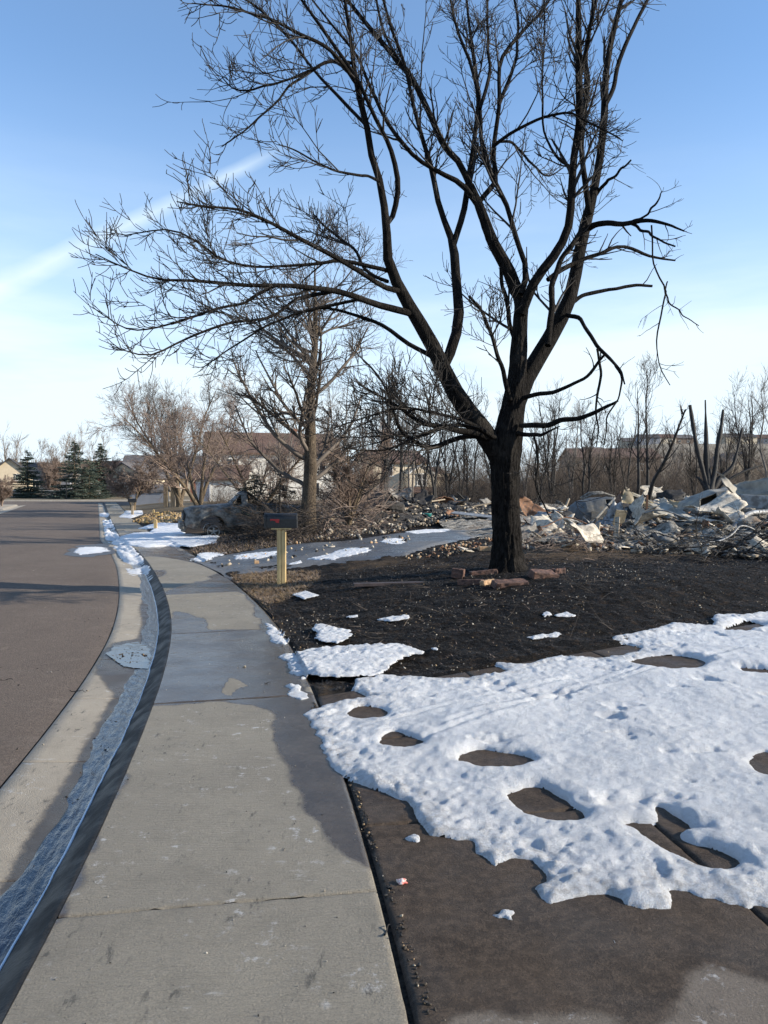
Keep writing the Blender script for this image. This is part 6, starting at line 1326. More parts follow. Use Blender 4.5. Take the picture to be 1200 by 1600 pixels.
# ------------------------------------------------------------------ RUBBLE
def rub_h(X, Y):
    hh = np.zeros(np.shape(X))
    for cx, cy, rx, ry, h in RUB: hh = np.maximum(hh, h * np.exp(-(((X - cx) / rx) ** 2 + ((Y - cy) / ry) ** 2) ** 1.3))
    return hh
RUB = []
def addr(px, py, rx, ry, h): p = at(px, py); RUB.append((p[0], p[1], rx, ry, h))
for a in [(1000, 800, 3.0, 4, 0.9), (1050, 798, 3.0, 4, 0.95), (860, 835, 2.5, 4, 0.25), (960, 835, 3, 4, 0.30), (1040, 845, 2.2, 3, 0.45), (1100, 842, 2.5, 3.2, 0.45), (1180, 850, 2.4, 4, 0.50), (1030, 808, 2.0, 3, 0.75), (1060, 812, 2.0, 3, 0.6), (880, 815, 5, 6, 0.45), (1240, 840, 4, 6, 0.7), (800, 820, 4, 5, 0.35), (740, 815, 3, 4, 0.4), (1120, 808, 6, 6, 0.7)]: addr(*a)
xs_ = np.arange(2.0, 24, 0.10); ys_ = np.arange(14.5, 46, 0.14); X, Y = np.meshgrid(xs_, ys_, indexing='ij')
S_, U_ = inv_su(X, Y); base = lawn_h(X, Y, U_) + G(Y)
hh = rub_h(X, Y); amp = np.clip(hh * 2.0, 0, 1)
Z = base + hh + amp * (0.16 * np.abs(fbm(X * 1.4, Y * 1.4)) + 0.09 * fbm(X * 4.5, Y * 4.5)) - 0.06
o = link('rubble', grid_keep(X, Y, Z, hh > 0.07, 'rubble', M['rubble'], smooth=False)); o['kind'] = 'stuff'; o['label'] = 'pale ash and debris field of the burnt house'; o['category'] = 'rubble'
RUBR = list(RUB); RUB = []
for a in [(620, 812, 3.0, 3.5, 0.95), (580, 818, 2.2, 2.6, 0.7), (680, 812, 3.5, 4, 0.7), (730, 808, 3.5, 4, 0.6), (545, 818, 2.5, 3, 0.4), (760, 815, 3, 3, 0.45)]: addr(*a)
xs_ = np.arange(-5.5, 8.5, 0.10); ys_ = np.arange(22, 46, 0.14); X, Y = np.meshgrid(xs_, ys_, indexing='ij')
S_, U_ = inv_su(X, Y); base = lawn_h(X, Y, U_) + G(Y); hh = rub_h(X, Y); amp = np.clip(hh * 2.0, 0, 1)
Z = base + hh + amp * (0.20 * np.abs(fbm(X * 1.6 + 4, Y * 1.6)) + 0.10 * fbm(X * 4.5, Y * 4.5)) - 0.06
o = link('rubble', grid_keep(X, Y, Z, hh > 0.07, 'rubble', M['rubble_dark'], smooth=False)); o['kind'] = 'stuff'; o['label'] = 'dark burnt debris heap behind the second driveway'; o['category'] = 'rubble'
RUBL = list(RUB)
def rub_at(x, y):
    global RUB
    RUB = RUBR + RUBL; r = float(rub_h(np.array(x), np.array(y))); return float(H(x, y)) + r
def shards(name, label, n, region_px, sizes, mats, wts, seed, flat=0.35, cat='debris', lift=0.03, clus=1.0):
    """broken irregular chips scattered over part of the ground"""
    rg = np.random.default_rng(seed); poly = ats(region_px); x0, y0 = poly.min(0); x1, y1 = poly.max(0)
    px_ = rg.uniform(x0, x1, n * 6); py_ = rg.uniform(y0, y1, n * 6); ok = sdist(px_, py_, poly) > 0
    if clus: ok &= (fbm(px_ * 1.1 + seed, py_ * 1.1) > -0.25 * (2 - clus) + rg.uniform(-0.4, 0.4, n * 6))
    px_, py_ = px_[ok][:n], py_[ok][:n]; n = len(px_)
    global RUB
    RUB = RUBR + RUBL
    S_, U_ = inv_su(px_, py_); z = np.where(U_ > WALK, lawn_h(px_, py_, U_), prof(np.maximum(U_, -9))) + G(py_) + rub_h(px_, py_) * 1.05
    cube = np.array([[x, y, q] for x in (-1, 1) for y in (-1, 1) for q in (-1, 1)], float)
    sz = rg.uniform(sizes[0], sizes[1], (n, 1)) ** 1.0 * np.stack([rg.uniform(0.5, 1.6, n), rg.uniform(0.4, 1.0, n), flat * rg.uniform(0.4, 1.4, n)], 1)
    V = cube[None] * sz[:, None] * (1 + rg.uniform(-0.35, 0.25, (n, 8, 3)))
    a, b2, c2 = rg.normal(0, 0.45, n), rg.normal(0, 0.45, n), rg.uniform(0, 6.28, n)
    ca, sa, cb, sb, cc, sc = np.cos(a), np.sin(a), np.cos(b2), np.sin(b2), np.cos(c2), np.sin(c2)
    z0 = np.zeros(n); o1 = np.ones(n)
    Rx = np.stack([o1, z0, z0, z0, ca, -sa, z0, sa, ca], 1).reshape(n, 3, 3); Ry = np.stack([cb, z0, sb, z0, o1, z0, -sb, z0, cb], 1).reshape(n, 3, 3); Rz = np.stack([cc, -sc, z0, sc, cc, z0, z0, z0, o1], 1).reshape(n, 3, 3)
    V = np.einsum('nij,nkj->nki', Rz @ Ry @ Rx, V) + np.stack([px_, py_, z + lift + sz[:, 2] * 0.5], 1)[:, None]
    q = np.array([(0, 1, 3, 2), (4, 6, 7, 5), (0, 4, 5, 1), (2, 3, 7, 6), (0, 2, 6, 4), (1, 5, 7, 3)])
    F = (q[None] + (np.arange(n) * 8)[:, None, None]).reshape(-1, 4); mi = np.repeat(rg.choice(len(mats), n, p=np.array(wts) / sum(wts)), 6)
    o = link(name, mk_mesh(name, V.reshape(-1, 3), F, [M[k] for k in mats], mi)); o['kind'] = 'stuff'; o['label'] = label; o['category'] = cat
fieldR = [(790, 856), (830, 862), (900, 860), (980, 866), (1080, 870), (1200, 880), (1330, 882), (1330, 800), (1200, 796), (1000, 796), (840, 794), (780, 800)]
shards('debris', 'white and grey broken pieces littering the ruin on the right', 7500, fieldR, (0.02, 0.085), ['white', 'ash', 'stone', 'rust', 'char', 'rubble'], [1.8, 3, 2.5, 1, 6, 4], 301, 0.28, clus=1.2)
shards('debris', 'larger pale slabs and sheets tossed across the ruin', 900, fieldR, (0.07, 0.19), ['white', 'ash', 'steel', 'rust', 'char', 'wood_old'], [4, 4, 1.5, 1.2, 2, 1.0], 302, 0.10, lift=0.08)
fieldL = [(500, 836), (560, 840), (640, 828), (700, 822), (775, 820), (775, 800), (700, 796), (560, 800), (500, 815)]
shards('debris', 'dark and pale scraps on the heap behind the second driveway', 3500, fieldL, (0.02, 0.09), ['white', 'ash', 'stone', 'char', 'wood_old', 'rubble_dark'], [1.5, 1.6, 1.5, 4, 1.0, 3], 303, 0.4)
shards('broken_stone', 'pale broken masonry strewn along the far edge of second driveway', 330, [(395, 858), (480, 850), (560, 842), (640, 830), (720, 822), (720, 814), (600, 826), (540, 838), (440, 848)], (0.01, 0.038), ['stone', 'block_buff', 'ash', 'char'], [5, 2, 2, 3], 304, 0.6)
shards('broken_stone', 'pale broken masonry strewn along the near edge of second driveway', 260, [(600, 874), (660, 866), (720, 850), (775, 842), (775, 856), (700, 872), (640, 878)], (0.008, 0.034), ['stone', 'block_buff', 'rust', 'char'], [4, 2, 2.5, 4], 305, 0.6)
shards('broken_stone', 'loose chips scattered on the second driveway', 70, [(330, 890), (420, 880), (560, 864), (640, 850), (640, 838), (480, 856), (340, 874)], (0.015, 0.05), ['stone', 'block_buff', 'char', 'white'], [3, 1, 3, 2], 306, 0.7, clus=0)
shards('leaf_litter', 'yellow brown leaf and wood litter by the far walk', 900, [(208, 816), (225, 806), (262, 801), (290, 806), (288, 815), (250, 820)], (0.03, 0.11), ['leaf', 'straw', 'stone', 'char'], [5, 4, 1, 1], 307, 0.5, cat='litter', clus=0)
shards('grit', 'small ash flecks and grit on the black lawn', 1500, [(470, 1080), (560, 1060), (760, 1050), (980, 1020), (1200, 960), (1330, 950), (1330, 880), (900, 878), (560, 890), (440, 925), (420, 960)], (0.003, 0.008), ['white', 'ash', 'stone', 'straw'], [2, 3, 1, 2], 308, 0.7, lift=0.01, clus=0.6)
shards('grit', 'crumbs and grit along the sidewalk and the seam', 500, [(60, 1600), (200, 1200), (270, 1000), (250, 900), (300, 880), (420, 960), (500, 1120), (560, 1240), (640, 1420), (720, 1600)], (0.001, 0.003), ['ash', 'char', 'stone', 'white'], [2, 5, 2, 1], 309, 0.7, lift=0.0, clus=0)
shards('grit', 'dark leaf crumbs lodged in the seam beside the walk', 700, [(483, 1100), (492, 1095), (520, 1150), (560, 1230), (610, 1380), (690, 1600), (668, 1600), (596, 1380), (550, 1235), (505, 1150)], (0.002, 0.007), ['char', 'straw', 'joint', 'stone'], [5, 1.5, 3, 0.4], 310, 0.5, lift=0.0, clus=0)
shards('grit', 'mud and leaf scraps in the gutter puddle', 110, [(168, 1030), (190, 1012), (225, 1012), (232, 1030), (200, 1042)], (0.004, 0.016), ['char', 'joint', 'straw'], [5, 5, 0.4], 311, 0.3, lift=0.0, clus=0)
shards('grit', 'pebbles and grit scattered on asphalt and gutter', 260, [(0, 1500), (60, 1300), (180, 1000), (200, 900), (120, 860), (0, 860)], (0.002, 0.007), ['stone', 'char', 'ash'], [3, 4, 1], 312, 0.7, lift=0.0, clus=0)

shards('grit', 'dark silt and leaf scraps along the edge of the meltwater', 260, [(0, 1500), (0, 1420), (70, 1280), (150, 1140), (200, 1050), (222, 960), (235, 960), (225, 1050), (190, 1130), (110, 1290), (30, 1480)], (0.0015, 0.007), ['char', 'joint', 'straw', 'stone'], [5, 5, 1, 1], 313, 0.4, lift=0.0, clus=1.0)
# single boards, sheets and blocks that can be pointed at
def slab_thing(name, label, cat, px, py, size, rot, mat, dz=0.0, jit=0.05, group=None, bevel=0.0):
    p = at(px, py); z = rub_at(p[0], p[1]); t = thing(name, label, cat, (p[0], p[1], z + dz), 0, group)
    m = MB(); m.box((0, 0, size[2] / 2), size, rot, jit=jit); m.build(cat.split()[-1] + '_body', M[mat], t, bevel=bevel); return t
slab_thing('wood_plank', 'dark purple brown plank lying on the black lawn', 'plank', 608, 917, (1.12, 0.13, 0.05), (0.0, 0.0, 0.19), 'plankm', 0.02, 0.03, bevel=0.005)
BL = [(848, 905, (0.46, 0.26, 0.17), 0.32, 'brickm', 'large red block right of the big trunk', 0.0), (797, 916, (0.56, 0.24, 0.12), 0.20, 'brickm', 'chipped red block lying in front of the big trunk', 0.0), (763, 914, (0.30, 0.10, 0.10), 0.75, 'block_buff', 'narrow orange tan block left of the chipped red one', 0.02),
      (735, 912, (0.42, 0.26, 0.10), -0.15, 'brickm', 'dark red block at the left foot of the big trunk', 0.0), (716, 903, (0.22, 0.2, 0.2), 0.2, 'brickm', 'upright dark block leftmost by the big trunk', 0.0), (755, 897, (0.5, 0.22, 0.10), 0.1, 'brickm', 'dark flat block behind the left ones at the trunk', 0.0), (872, 896, (0.22, 0.2, 0.12), 0.5, 'brickm', 'small red block at the far right of the trunk ring', 0.0)]
for px, py, sz, rz, mt, lab, dz in BL:
    p = at(px, py); t = thing('paving_block', lab, 'block', (p[0], p[1], p[2] + dz - 0.01), rz)
    n = 7; u, v, w_ = np.meshgrid(np.linspace(-.5, .5, n), np.linspace(-.5, .5, n), np.linspace(-.5, .5, n), indexing='ij')
    m = MB(); m.box((0, 0, sz[2] / 2 - 0.02), np.array(sz) * 0.85, (rng.normal(0, 0.12), rng.normal(0, 0.12), rng.normal(0, 0.15)), jit=0.14)
    o = m.build('block_body', M[mt], t)
    b1 = o.modifiers.new('b', 'BEVEL'); b1.width = 0.012; b1.segments = 2
    s1 = o.modifiers.new('s', 'SUBSURF'); s1.subdivision_type = 'SIMPLE'; s1.levels = 3; s1.render_levels = 3
    tx = bpy.data.textures.new('chip', 'CLOUDS'); tx.noise_scale = 0.06; d1 = o.modifiers.new('d', 'DISPLACE'); d1.texture = tx; d1.strength = 0.035; d1.mid_level = 0.5
b_ = at(667, 818); t = thing('teal_bucket', 'teal plastic bucket standing before the rubble heap', 'bucket', b_)
k = 20; aa = np.linspace(0, 2 * math.pi, k, endpoint=False)
V = []; 
for r_, z_ in ((0.15, 0.0), (0.185, 0.36), (0.20, 0.37), (0.20, 0.41), (0.18, 0.41), (0.14, 0.02)): V += [[r_ * math.cos(a), r_ * math.sin(a), z_] for a in aa]
F = [tuple(range(k))[::-1]] + [(i * k + j, i * k + (j + 1) % k, (i + 1) * k + (j + 1) % k, (i + 1) * k + j) for i in range(5) for j in range(k)] + [tuple(range(5 * k, 6 * k))]
link('tub', mk_mesh('tub', V, F, M['teal'], smooth=True), t)
P = np.array([[[0.2 * math.cos(a), -0.05, 0.39 - 0.16 * math.sin(a)] for a in np.linspace(0, math.pi, 9)]]); P[:, :, 1] -= 0.15
V_, F_ = tubes(P, np.full((1, 9), 0.006), 5); link('handle', mk_mesh('handle', V_, F_, M['steel']), t)
slab_thing('black_sheet', 'black sheet leaning on the heap left of three black trunks', 'sheet panel', 575, 820, (1.3, 1.0, 0.04), (0.5, -0.45, 0.3), 'char', 0.25)
slab_thing('wood_board', 'pale board propped beside the black sheet', 'board', 562, 822, (0.9, 0.12, 0.05), (0, -0.5, 0.3), 'stone', 0.15)
slab_thing('concrete_chunk', 'white grey block standing beside the propped board', 'concrete block', 587, 819, (0.35, 0.3, 0.5), (0.1, 0.1, 0.4), 'stone', 0.0, 0.15)
slab_thing('foam_slab', 'pale slab on top of the dark heap', 'slab', 603, 800, (0.9, 0.4, 0.12), (0.05, 0.05, 0.1), 'stone', 0.25, 0.15)
slab_thing('brown_sack', 'rounded brown bulk on the dark heap beside the trunks', 'sack', 612, 820, (1.0, 0.6, 0.4), (0.1, 0.1, 0.1), 'rubble_dark', 0.0, 0.25, bevel=0.12)
slab_thing('charred_crate', 'dark open crate shape lying right of the teal bucket', 'crate', 717, 806, (0.8, 0.6, 0.35), (0.05, 0.1, 0.1), 'char', 0.25, 0.08)
slab_thing('plywood_sheet', 'tan plywood sheet on the heap left of the big trunk', 'plywood sheet', 750, 800, (1.2, 0.8, 0.05), (0.3, 0.1, 0.2), 'stone', 0.25)
slab_thing('wood_chair_frame', 'orange tan wooden frame on the heap left of the big trunk', 'wooden frame', 713, 796, (0.5, 0.1, 0.35), (0, 0, 0.1), 'block_buff', 0.4)
slab_thing('grey_sheet', 'grey sheet lying flat at the end of second driveway', 'metal sheet', 740, 822, (1.6, 0.8, 0.03), (0.06, 0.1, -0.3), 'steel', 0.10)
slab_thing('orange_block', 'orange tan block lying left of the big trunk base', 'block', 757, 861, (0.24, 0.14, 0.10), (0, 0, 0.1), 'block_buff', 0.0, bevel=0.008)
slab_thing('orange_block', 'single orange block lying on the second driveway', 'block', 401, 883, (0.10, 0.07, 0.07), (0, 0, 0.3), 'block_buff', 0.03, bevel=0.006)
slab_thing('white_sheet', 'white scrap sheet beside the second driveway near the trunk', 'scrap sheet', 728, 862, (0.35, 0.2, 0.02), (0.3, 0.2, 0.8), 'white', 0.04)
slab_thing('rusty_sheet', 'rust orange panel with buff face in front of the wrecks', 'panel', 925, 846, (0.9, 0.05, 0.16), (0.5, 0, 0.05), 'rust', 0.0)
slab_thing('yellow_board', 'yellowish board standing below the tan cab', 'board', 968, 846, (0.3, 0.04, 0.4), (0.3, 0.1, 0.2), 'wreck_tan', 0.05)
slab_thing('grey_bin', 'grey metal box at the right edge in front of the wagon', 'metal box', 1185, 842, (1.0, 0.5, 0.35), (0, 0.05, -0.1), 'steel', 0.15, bevel=0.01)
slab_thing('thin_rod', 'pale rod propped against the blue grey van', 'rod', 945, 832, (1.0, 0.05, 0.05), (0, -0.8, 0.2), 'white', 0.42)
slab_thing('rusty_post', 'thin rusty post standing below the tan cab', 'post', 1010, 842, (0.05, 0.05, 0.75), (0.02, 0.02, 0), 'rust', 0.0)
rgb = np.random.default_rng(77)
def sheet_piece(name, label, px, py, w_, l_, tilt, rz, mat, seed, dz=0.1, group=None, cr=0.09):
    p = at(px, py); z = rub_at(p[0], p[1]); t = thing(name, label, 'sheet', (p[0], p[1], z + dz), rz, group)
    n = 13; u, v = np.meshgrid(np.linspace(-.5, .5, n), np.linspace(-.5, .5, n), indexing='ij')
    fold = np.abs(u + 0.3 * v) * np.random.default_rng(seed).uniform(-0.5, 0.7) * w_
    q = 0.12 * fbm(u * 3 + seed, v * 3); P = np.stack([(u + 0.12 * noise(v * 4, seed)) * w_, (v + 0.12 * noise(u * 4, seed + 5)) * l_, fold + cr * fbm(u * 2.6 + seed, v * 2.6, seed * .3, 3) + 0.3 * q * cr], -1) @ rotm((tilt[0], tilt[1], 0)).T
    V = np.concatenate([P.reshape(-1, 3), P.reshape(-1, 3) + np.array([0, 0, 0.018])]); F = grid_faces(n, n); n2 = n * n; ed = []
    for i in range(n - 1):
        for a_, b2 in ((i * n, (i + 1) * n), ((i + 1) * n + n - 1, i * n + n - 1), (i + 1, i), ((n - 1) * n + i, (n - 1) * n + i + 1)): ed.append((a_, b2, b2 + n2, a_ + n2))
    link('sheet_body', mk_mesh('sheet_body', V, np.concatenate([F[:, ::-1], F + n2, np.array(ed)]), M[mat]), t)
CWN = {'white': 'ash white', 'ash': 'grey ashy', 'char': 'charred black', 'wood_old': 'bare brown', 'steel': 'dull metal', 'rust': 'rusty orange', 'wreck_tan': 'scorched tan'}
def where_r(px, py, sz, cut):
    lm = 'just right of the big trunk' if px < 880 else 'below the blue grey van' if px < 955 else 'below the tan cab' if px < 1015 else 'between tan cab and silver wreck' if px < 1062 else 'under the nose of the silver wreck' if px < 1130 else 'near the bent beam'
    return ('small ' if sz < cut[0] else 'large ' if sz > cut[1] else ''), ('far back ' if py < 812 else 'at the lawn side ' if py > 834 else '') + lm
def where_l(px, py, sz, cut):
    lm = 'left of the three black trunks' if px < 590 else 'right of the three black trunks' if px < 650 else 'by the teal bucket' if px < 700 else 'left of the big trunk'
    return ('small ' if sz < cut[0] else 'large ' if sz > cut[1] else ''), ('far back ' if py < 807 else 'in front ' if py > 815 else '') + lm
for i in range(64):
    px, py = rgb.uniform(800, 1210), rgb.uniform(796, 850)
    mt = str(rgb.choice(['white', 'ash', 'char', 'steel', 'rust', 'wreck_tan'], p=[.40, .2, .12, .12, .06, .10])); big = rgb.uniform(0.45, 1.35)
    sz_, wh_ = where_r(px, py, big, (0.7, 1.05)); sheet_piece('crumpled_sheet', sz_ + CWN[mt] + ' crumpled sheet ' + wh_, px, py, big, big * rgb.uniform(0.4, 0.9), (rgb.normal(0.3, 0.45), rgb.normal(0, 0.4)), rgb.uniform(-0.8, 0.8), mt, 600 + i, 0.12, CWN[mt] + ' crumpled sheets in the pale ruin', 0.10)
for i, (px, py, w_, l_, tl, rz, mt, lab) in enumerate([(1088, 822, 1.7, 1.2, (0.9, 0.1), 0.1, 'wreck_tan', 'big tan crumpled panel leaning on the nose of the silver wreck'), (1165, 838, 1.5, 1.0, (0.7, 0.2), -0.2, 'wreck_grey', 'big pale grey folded panel beneath the yellowed arch'), (1185, 806, 1.2, 0.5, (0.8, 0.3), 0.0, 'yellow_burnt', 'yellow scorched strip at the right edge over the arch'), (985, 838, 1.2, 0.8, (0.6, 0.0), 0.3, 'char', 'black folded sheet under the tan cab'), (1040, 838, 1.3, 0.9, (0.4, 0.0), 0.8, 'wreck_grey', 'grey tan folded panel in front between the wrecks'), (1020, 800, 1.5, 1.1, (0.7, 0.1), 0.2, 'white', 'large white crumpled sheet draped between tan cab and silver wreck'), (1045, 808, 1.3, 0.9, (0.9, -0.3), -0.3, 'char', 'black gaping sheet propped left of the silver wreck'),
        (905, 862, 1.0, 0.6, (0.5, 0.3), 0.5, 'white', 'white crumpled sheet on the lawn edge below the blue grey van'), (865, 800, 1.8, 1.2, (0.2, 0.1), 0.1, 'ash', 'flat grey sheet between big trunk and blue grey van'), (1120, 846, 1.4, 0.8, (0.3, -0.2), 0.3, 'white', 'pale sheet lying under the bent beam'), (690, 800, 1.4, 0.9, (0.5, 0.2), 0.2, 'white', 'pale crumpled sheet behind the teal bucket')]):
    sheet_piece('crumpled_sheet', lab, px, py, w_, l_, tl, rz, mt, 700 + i, 0.35)
for i in range(14):
    px, py = rgb.uniform(810, 1200), rgb.uniform(800, 860)
    mt = str(rgb.choice(['white', 'wood_old', 'char'])); ln = rgb.uniform(0.4, 1.1)
    sz_, wh_ = where_r(px, py, ln, (0.6, 0.9)); slab_thing('board_scrap', sz_ + CWN[mt] + ' loose board end ' + wh_, 'board', px, py, (ln, ln * 0.10, 0.045), (rgb.normal(0, 0.5), rgb.normal(0, 0.5), rgb.uniform(0, 3)), mt, 0.10, 0.08, group=CWN[mt] + ' board ends in the pale ruin')
for i, (px, py, ln, rz, lab) in enumerate([(880, 842, 1.4, 0.2, 'thin bent pipe lying left of the pale rod'), (1060, 850, 1.6, -0.4, 'thin bent pipe sticking up among charred branches'), (830, 838, 1.1, 0.9, 'thin bent pipe just right of the big trunk'), (1150, 866, 1.7, 0.5, 'thin bent pipe at the lawn edge before the wagon'), (700, 812, 1.2, 0.1, 'thin bent pipe on the rubble right of the teal bucket')]):
    p = at(px, py); t = thing('bent_pipe', lab, 'pipe', (p[0], p[1], rub_at(p[0], p[1]) + 0.05), rz); f = np.linspace(0, 1, 16)
    P = np.stack([(f - 0.5) * ln, 0.12 * noise(f * 3, i), 0.08 + 0.35 * np.sin(f * 2.6 + i) ** 2 * ln * 0.5], 1)
    V_, F_ = tubes(P[None], np.full((1, 16), 0.018), 7); link('pipe_body', mk_mesh('pipe_body', V_, F_, M['steel' if i % 2 else 'rust'], smooth=True), t)
for i in range(26):
    px, py = rgb.uniform(530, 770), rgb.uniform(798, 822)
    mt = str(rgb.choice(['char', 'ash', 'steel', 'white', 'rust'], p=[.45, .2, .12, .15, .08])); big = rgb.uniform(0.4, 1.2)
    sz_, wh_ = where_l(px, py, big, (0.6, 0.95)); sheet_piece('crumpled_sheet', sz_ + CWN[mt] + ' crumpled sheet on the heap ' + wh_, px, py, big, big * rgb.uniform(0.4, 0.9), (rgb.normal(0.4, 0.5), rgb.normal(0, 0.4)), rgb.uniform(-0.8, 0.8), mt, 800 + i, 0.12, CWN[mt] + ' crumpled sheets on the dark heap', 0.10)
for i in range(22):
    px, py = rgb.uniform(520, 770), rgb.uniform(800, 824)
    ln = rgb.uniform(0.5, 1.5)
    mt = str(rgb.choice(['char', 'wood_old', 'ash'])); sz_, wh_ = where_l(px, py, ln, (0.8, 1.2)); slab_thing('charred_board', sz_ + CWN[mt] + ' board jutting up ' + wh_, 'board', px, py, (ln, 0.11, 0.05), (rgb.normal(0, 0.5), rgb.normal(0, 0.5), rgb.uniform(0, 3)), mt, 0.22, 0.05, group='charred boards on the dark heap')

# brush piles
def brush(name, label, region_px, n, ln, r, mat, seed, zmax=0.5, n2=5.0, cat='brush'):
    rg = np.random.default_rng(seed); poly = ats(region_px); x0, y0 = poly.min(0); x1, y1 = poly.max(0)
    x = rg.uniform(x0, x1, n * 5); y = rg.uniform(y0, y1, n * 5); ok = sdist(x, y, poly) > 0; x, y = x[ok][:n], y[ok][:n]; n = len(x)
    global RUB
    RUB = RUBR + RUBL
    z = H(x, y) + rub_h(x, y) + zmax * rg.random(n) ** 1.6
    a = rg.uniform(0, 2 * np.pi, n); el = rg.normal(0.15, 0.3, n); L = rg.uniform(*ln, n); v = np.stack([np.cos(a) * np.cos(el), np.sin(a) * np.cos(el), np.sin(el)], 1); k_ = 7
    P = np.empty((n, k_, 3)); P[:, 0] = np.stack([x, y, z], 1)
    for i in range(1, k_):
        v = v + rg.normal(0, 0.12, (n, 3)); v[:, 2] -= 0.03; v /= np.linalg.norm(v, axis=1)[:, None]; P[:, i] = P[:, i - 1] + v * (L / (k_ - 1))[:, None]
    R = r * rg.uniform(0.5, 1.3, n)[:, None] * np.linspace(1, 0.35, k_)[None]
    a2 = grow(P, R, rg, n2, 0.1, 1, (0.4, 0.9), (0.12, 0.5), 0.3, 0.6, 0.03, 0.14, 5, r * 0.3, r * 0.6, 0.5)
    V_, F_ = join_np([tubes(P, R, 4), tubes(*a2, 3)]); o = link(name, mk_mesh(name, V_, F_, mat)); o['kind'] = 'stuff'; o['label'] = label; o['category'] = cat
brush('brush', 'tangle of fallen charred branches before the wrecks on the right', [(990, 872), (1080, 878), (1330, 892), (1330, 868), (1180, 860), (1060, 858)], 120, (0.5, 2.0), 0.012, M['char'], 401, 0.22)
brush('brush', 'wiry dead weeds right of the big trunk', [(815, 872), (900, 878), (960, 868), (930, 848), (850, 846), (815, 850)], 130, (0.3, 1.0), 0.006, M['twig_red'], 402, 0.30)
brush('brush', 'heap of dark fallen branches beside the burnt pickup', [(388, 846), (430, 846), (490, 840), (495, 832), (440, 832), (392, 836)], 330, (0.6, 1.7), 0.011, M['black_scrub'], 403, 0.75)
brush('brush', 'brown broken branches between street tree and dark heap', [(495, 834), (560, 834), (610, 824), (600, 806), (500, 812)], 330, (0.6, 2.2), 0.014, M['twig_red'], 404, 0.9)
brush('brush', 'scattered twigs across the black lawn', [(440, 930), (560, 905), (760, 925), (1000, 900), (1200, 900), (1200, 940), (900, 1000), (600, 1030), (480, 1040)], 130, (0.10, 0.40), 0.0032, M['twig_street'], 405, 0.02, 2.5)
brush('brush', 'straw like dead stalks at the mailbox corner', [(365, 905), (400, 897), (470, 905), (470, 925), (420, 935), (390, 925)], 260, (0.08, 0.3), 0.0025, M['straw'], 406, 0.03, 2.0)
brush('brush', 'ashy twigs over the lawn before the ruin', [(700, 895), (870, 882), (1200, 895), (1200, 870), (900, 862), (690, 880)], 220, (0.15, 0.7), 0.005, M['black_scrub'], 407, 0.10)

# charred grass stubble near the camera
def blades(name, label, n, region_px, ln, mats, wts, seed, wd=0.004, flat_=0.35):
    rg = np.random.default_rng(seed); poly = ats(region_px); x0, y0 = poly.min(0); x1, y1 = poly.max(0)
    x = rg.uniform(x0, x1, n * 4); y = y0 + (y1 - y0) * rg.random(n * 4) ** 1.6; s_, u_ = inv_su(x, y); ok = (sdist(x, y, poly) > 0) & (u_ > WALK + 0.03) & (past_drive(x, y) > 0.02)
    x, y, s_, u_ = [q[ok][:n] for q in (x, y, s_, u_)]; n = len(x)
    z = lawn_z(x, y, s_, u_) - 0.004
    a = rg.uniform(0, 2 * np.pi, n); el = np.abs(rg.normal(flat_, 0.22, n)); L = rg.uniform(*ln, n) * (1 + 0.05 * y)
    d = np.stack([np.cos(a) * np.cos(el), np.sin(a) * np.cos(el), np.sin(el)], 1) * L[:, None]; sd_ = np.stack([-np.sin(a), np.cos(a), np.zeros(n)], 1) * (wd * (1 + 0.06 * y))[:, None]
    p = np.stack([x, y, z], 1); V = np.stack([p - sd_, p + sd_, p + d * 0.6 + sd_ * 0.4, p + d], 1)
    F = np.arange(4 * n).reshape(-1, 4); mi = rg.choice(len(mats), n, p=np.array(wts) / sum(wts))
    o = link(name, mk_mesh(name, V.reshape(-1, 3), F, [M[k] for k in mats], mi)); o['kind'] = 'stuff'; o['label'] = label; o['category'] = 'grass'
blades('grass', 'charred grass stubble covering the lawn', 150000, [(478, 1088), (560, 1070), (760, 1055), (980, 1022), (1200, 975), (1400, 930), (1400, 880), (900, 872), (660, 872), (440, 905), (360, 905), (420, 965)], (0.012, 0.045), ['char_blade', 'twig', 'joint', 'straw', 'twig_red'], [12, 3, 2, 0.25, 0.5], 501, 0.003, 0.08)
blades('grass', 'tan dead grass at the mailbox corner', 16000, [(362, 906), (400, 896), (500, 890), (500, 905), (470, 930), (420, 945), (400, 935)], (0.02, 0.06), ['straw', 'twig_tan', 'twig_red'], [4, 2, 2], 502, 0.003)
blades('grass', 'frayed brown grass along the sidewalk seam', 9000, [(352, 898), (380, 918), (412, 958), (432, 1003), (480, 1095), (500, 1092), (450, 1000), (425, 955), (395, 915), (366, 898)], (0.015, 0.05), ['straw', 'twig_red', 'char_blade'], [3, 3, 3], 503, 0.003)
blades('grass', 'dead brown grass beyond the second driveway', 26000, [(300, 866), (350, 868), (440, 852), (560, 840), (600, 822), (480, 820), (340, 838), (300, 850)], (0.03, 0.09), ['straw', 'twig_red', 'char_blade', 'twig_tan'], [2, 3, 5, 1], 504, 0.005)

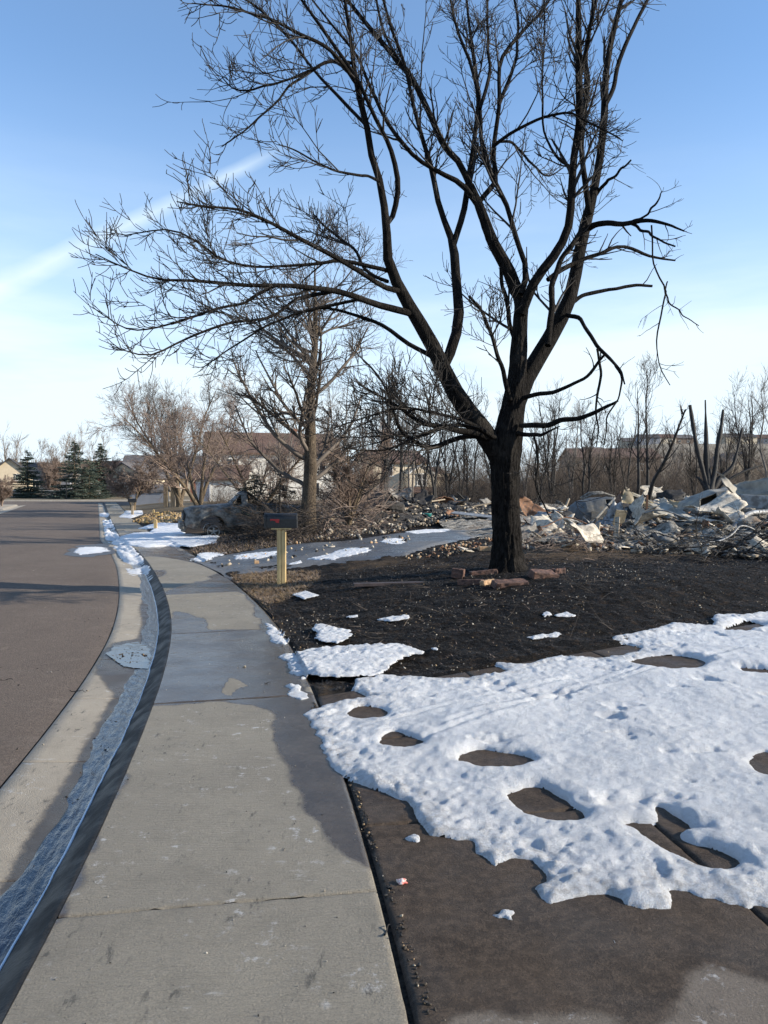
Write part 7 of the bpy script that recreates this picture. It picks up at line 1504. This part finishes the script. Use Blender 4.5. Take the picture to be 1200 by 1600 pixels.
# little things on the paving
def lump(name, label, cat, px, py, r, mat, seed, sq=0.6):
    p = at(px, py); u = np.linspace(0, 2 * np.pi, 18, endpoint=False); v = np.linspace(-np.pi / 2, np.pi / 2, 10)
    U, Vv = np.meshgrid(u, v, indexing='ij'); D = np.stack([np.cos(Vv) * np.cos(U), np.cos(Vv) * np.sin(U), np.sin(Vv)], -1)
    R = r * (1 + 0.45 * noise(D[..., 0] * 2 + seed, D[..., 1] * 2, D[..., 2] * 2)); P = D * R[..., None] * np.array([1.3, 0.9, sq]); P[..., 2] += r * sq * 0.7
    n, m = P.shape[:2]; F = []
    for i in range(n):
        for j in range(m - 1): F.append((i * m + j, ((i + 1) % n) * m + j, ((i + 1) % n) * m + j + 1, i * m + j + 1))
    o = link(name, mk_mesh(name, P.reshape(-1, 3), F, M[mat], smooth=True)); o.location = tuple(p); o['label'] = label; o['category'] = cat
lump('crumpled_scrap', 'small pink and white scrap on the wet driveway', 'scrap', 628, 1380, 0.017, 'pink', 3)
lump('pebble', 'round pale pebble on the wet slab near the triangle mark', 'pebble', 382, 1042, 0.012, 'stone', 8)
t_p = at(568, 1450)
for px, py, ln, rz, lab in ((605, 1455, 0.07, 1.3, 'short dark twig on the sidewalk near the seam'), (122, 1081, 0.16, -0.3, 'curved twig lying across the gutter slab'), (418, 1068, 0.05, 0.2, 'tiny dark leaf scrap on the wet slab'), (10, 1063, 0.10, 0.3, 'dark stick at the left edge on the asphalt')):
    p = at(px, py); n = 8; f = np.linspace(-0.5, 0.5, n); P = np.stack([f * ln * math.cos(rz), f * ln * math.sin(rz), 0.006 + 0.006 * np.sin(f * 7)], 1); P[:, 1] += 0.15 * ln * noise(f * 5, px)
    a_ = grow(P[None], np.full((1, n), 0.003), np.random.default_rng(int(px)), 14, 0.2, 0.8, (0.4, 0.8), (0.02, 0.04), 0.2, 0.6, 0, 0.1, 4, 0.001, 0.003, 0.5)
    V_, F_ = join_np([tubes(P[None], np.linspace(0.0035, 0.0015, n)[None], 5)] + ([tubes(*a_, 3)] if len(a_[0]) else []))
    o = link('fallen_twig', mk_mesh('fallen_twig', V_, F_, M['twig'], smooth=True)); o.location = tuple(p); o['label'] = lab; o['category'] = 'twig'
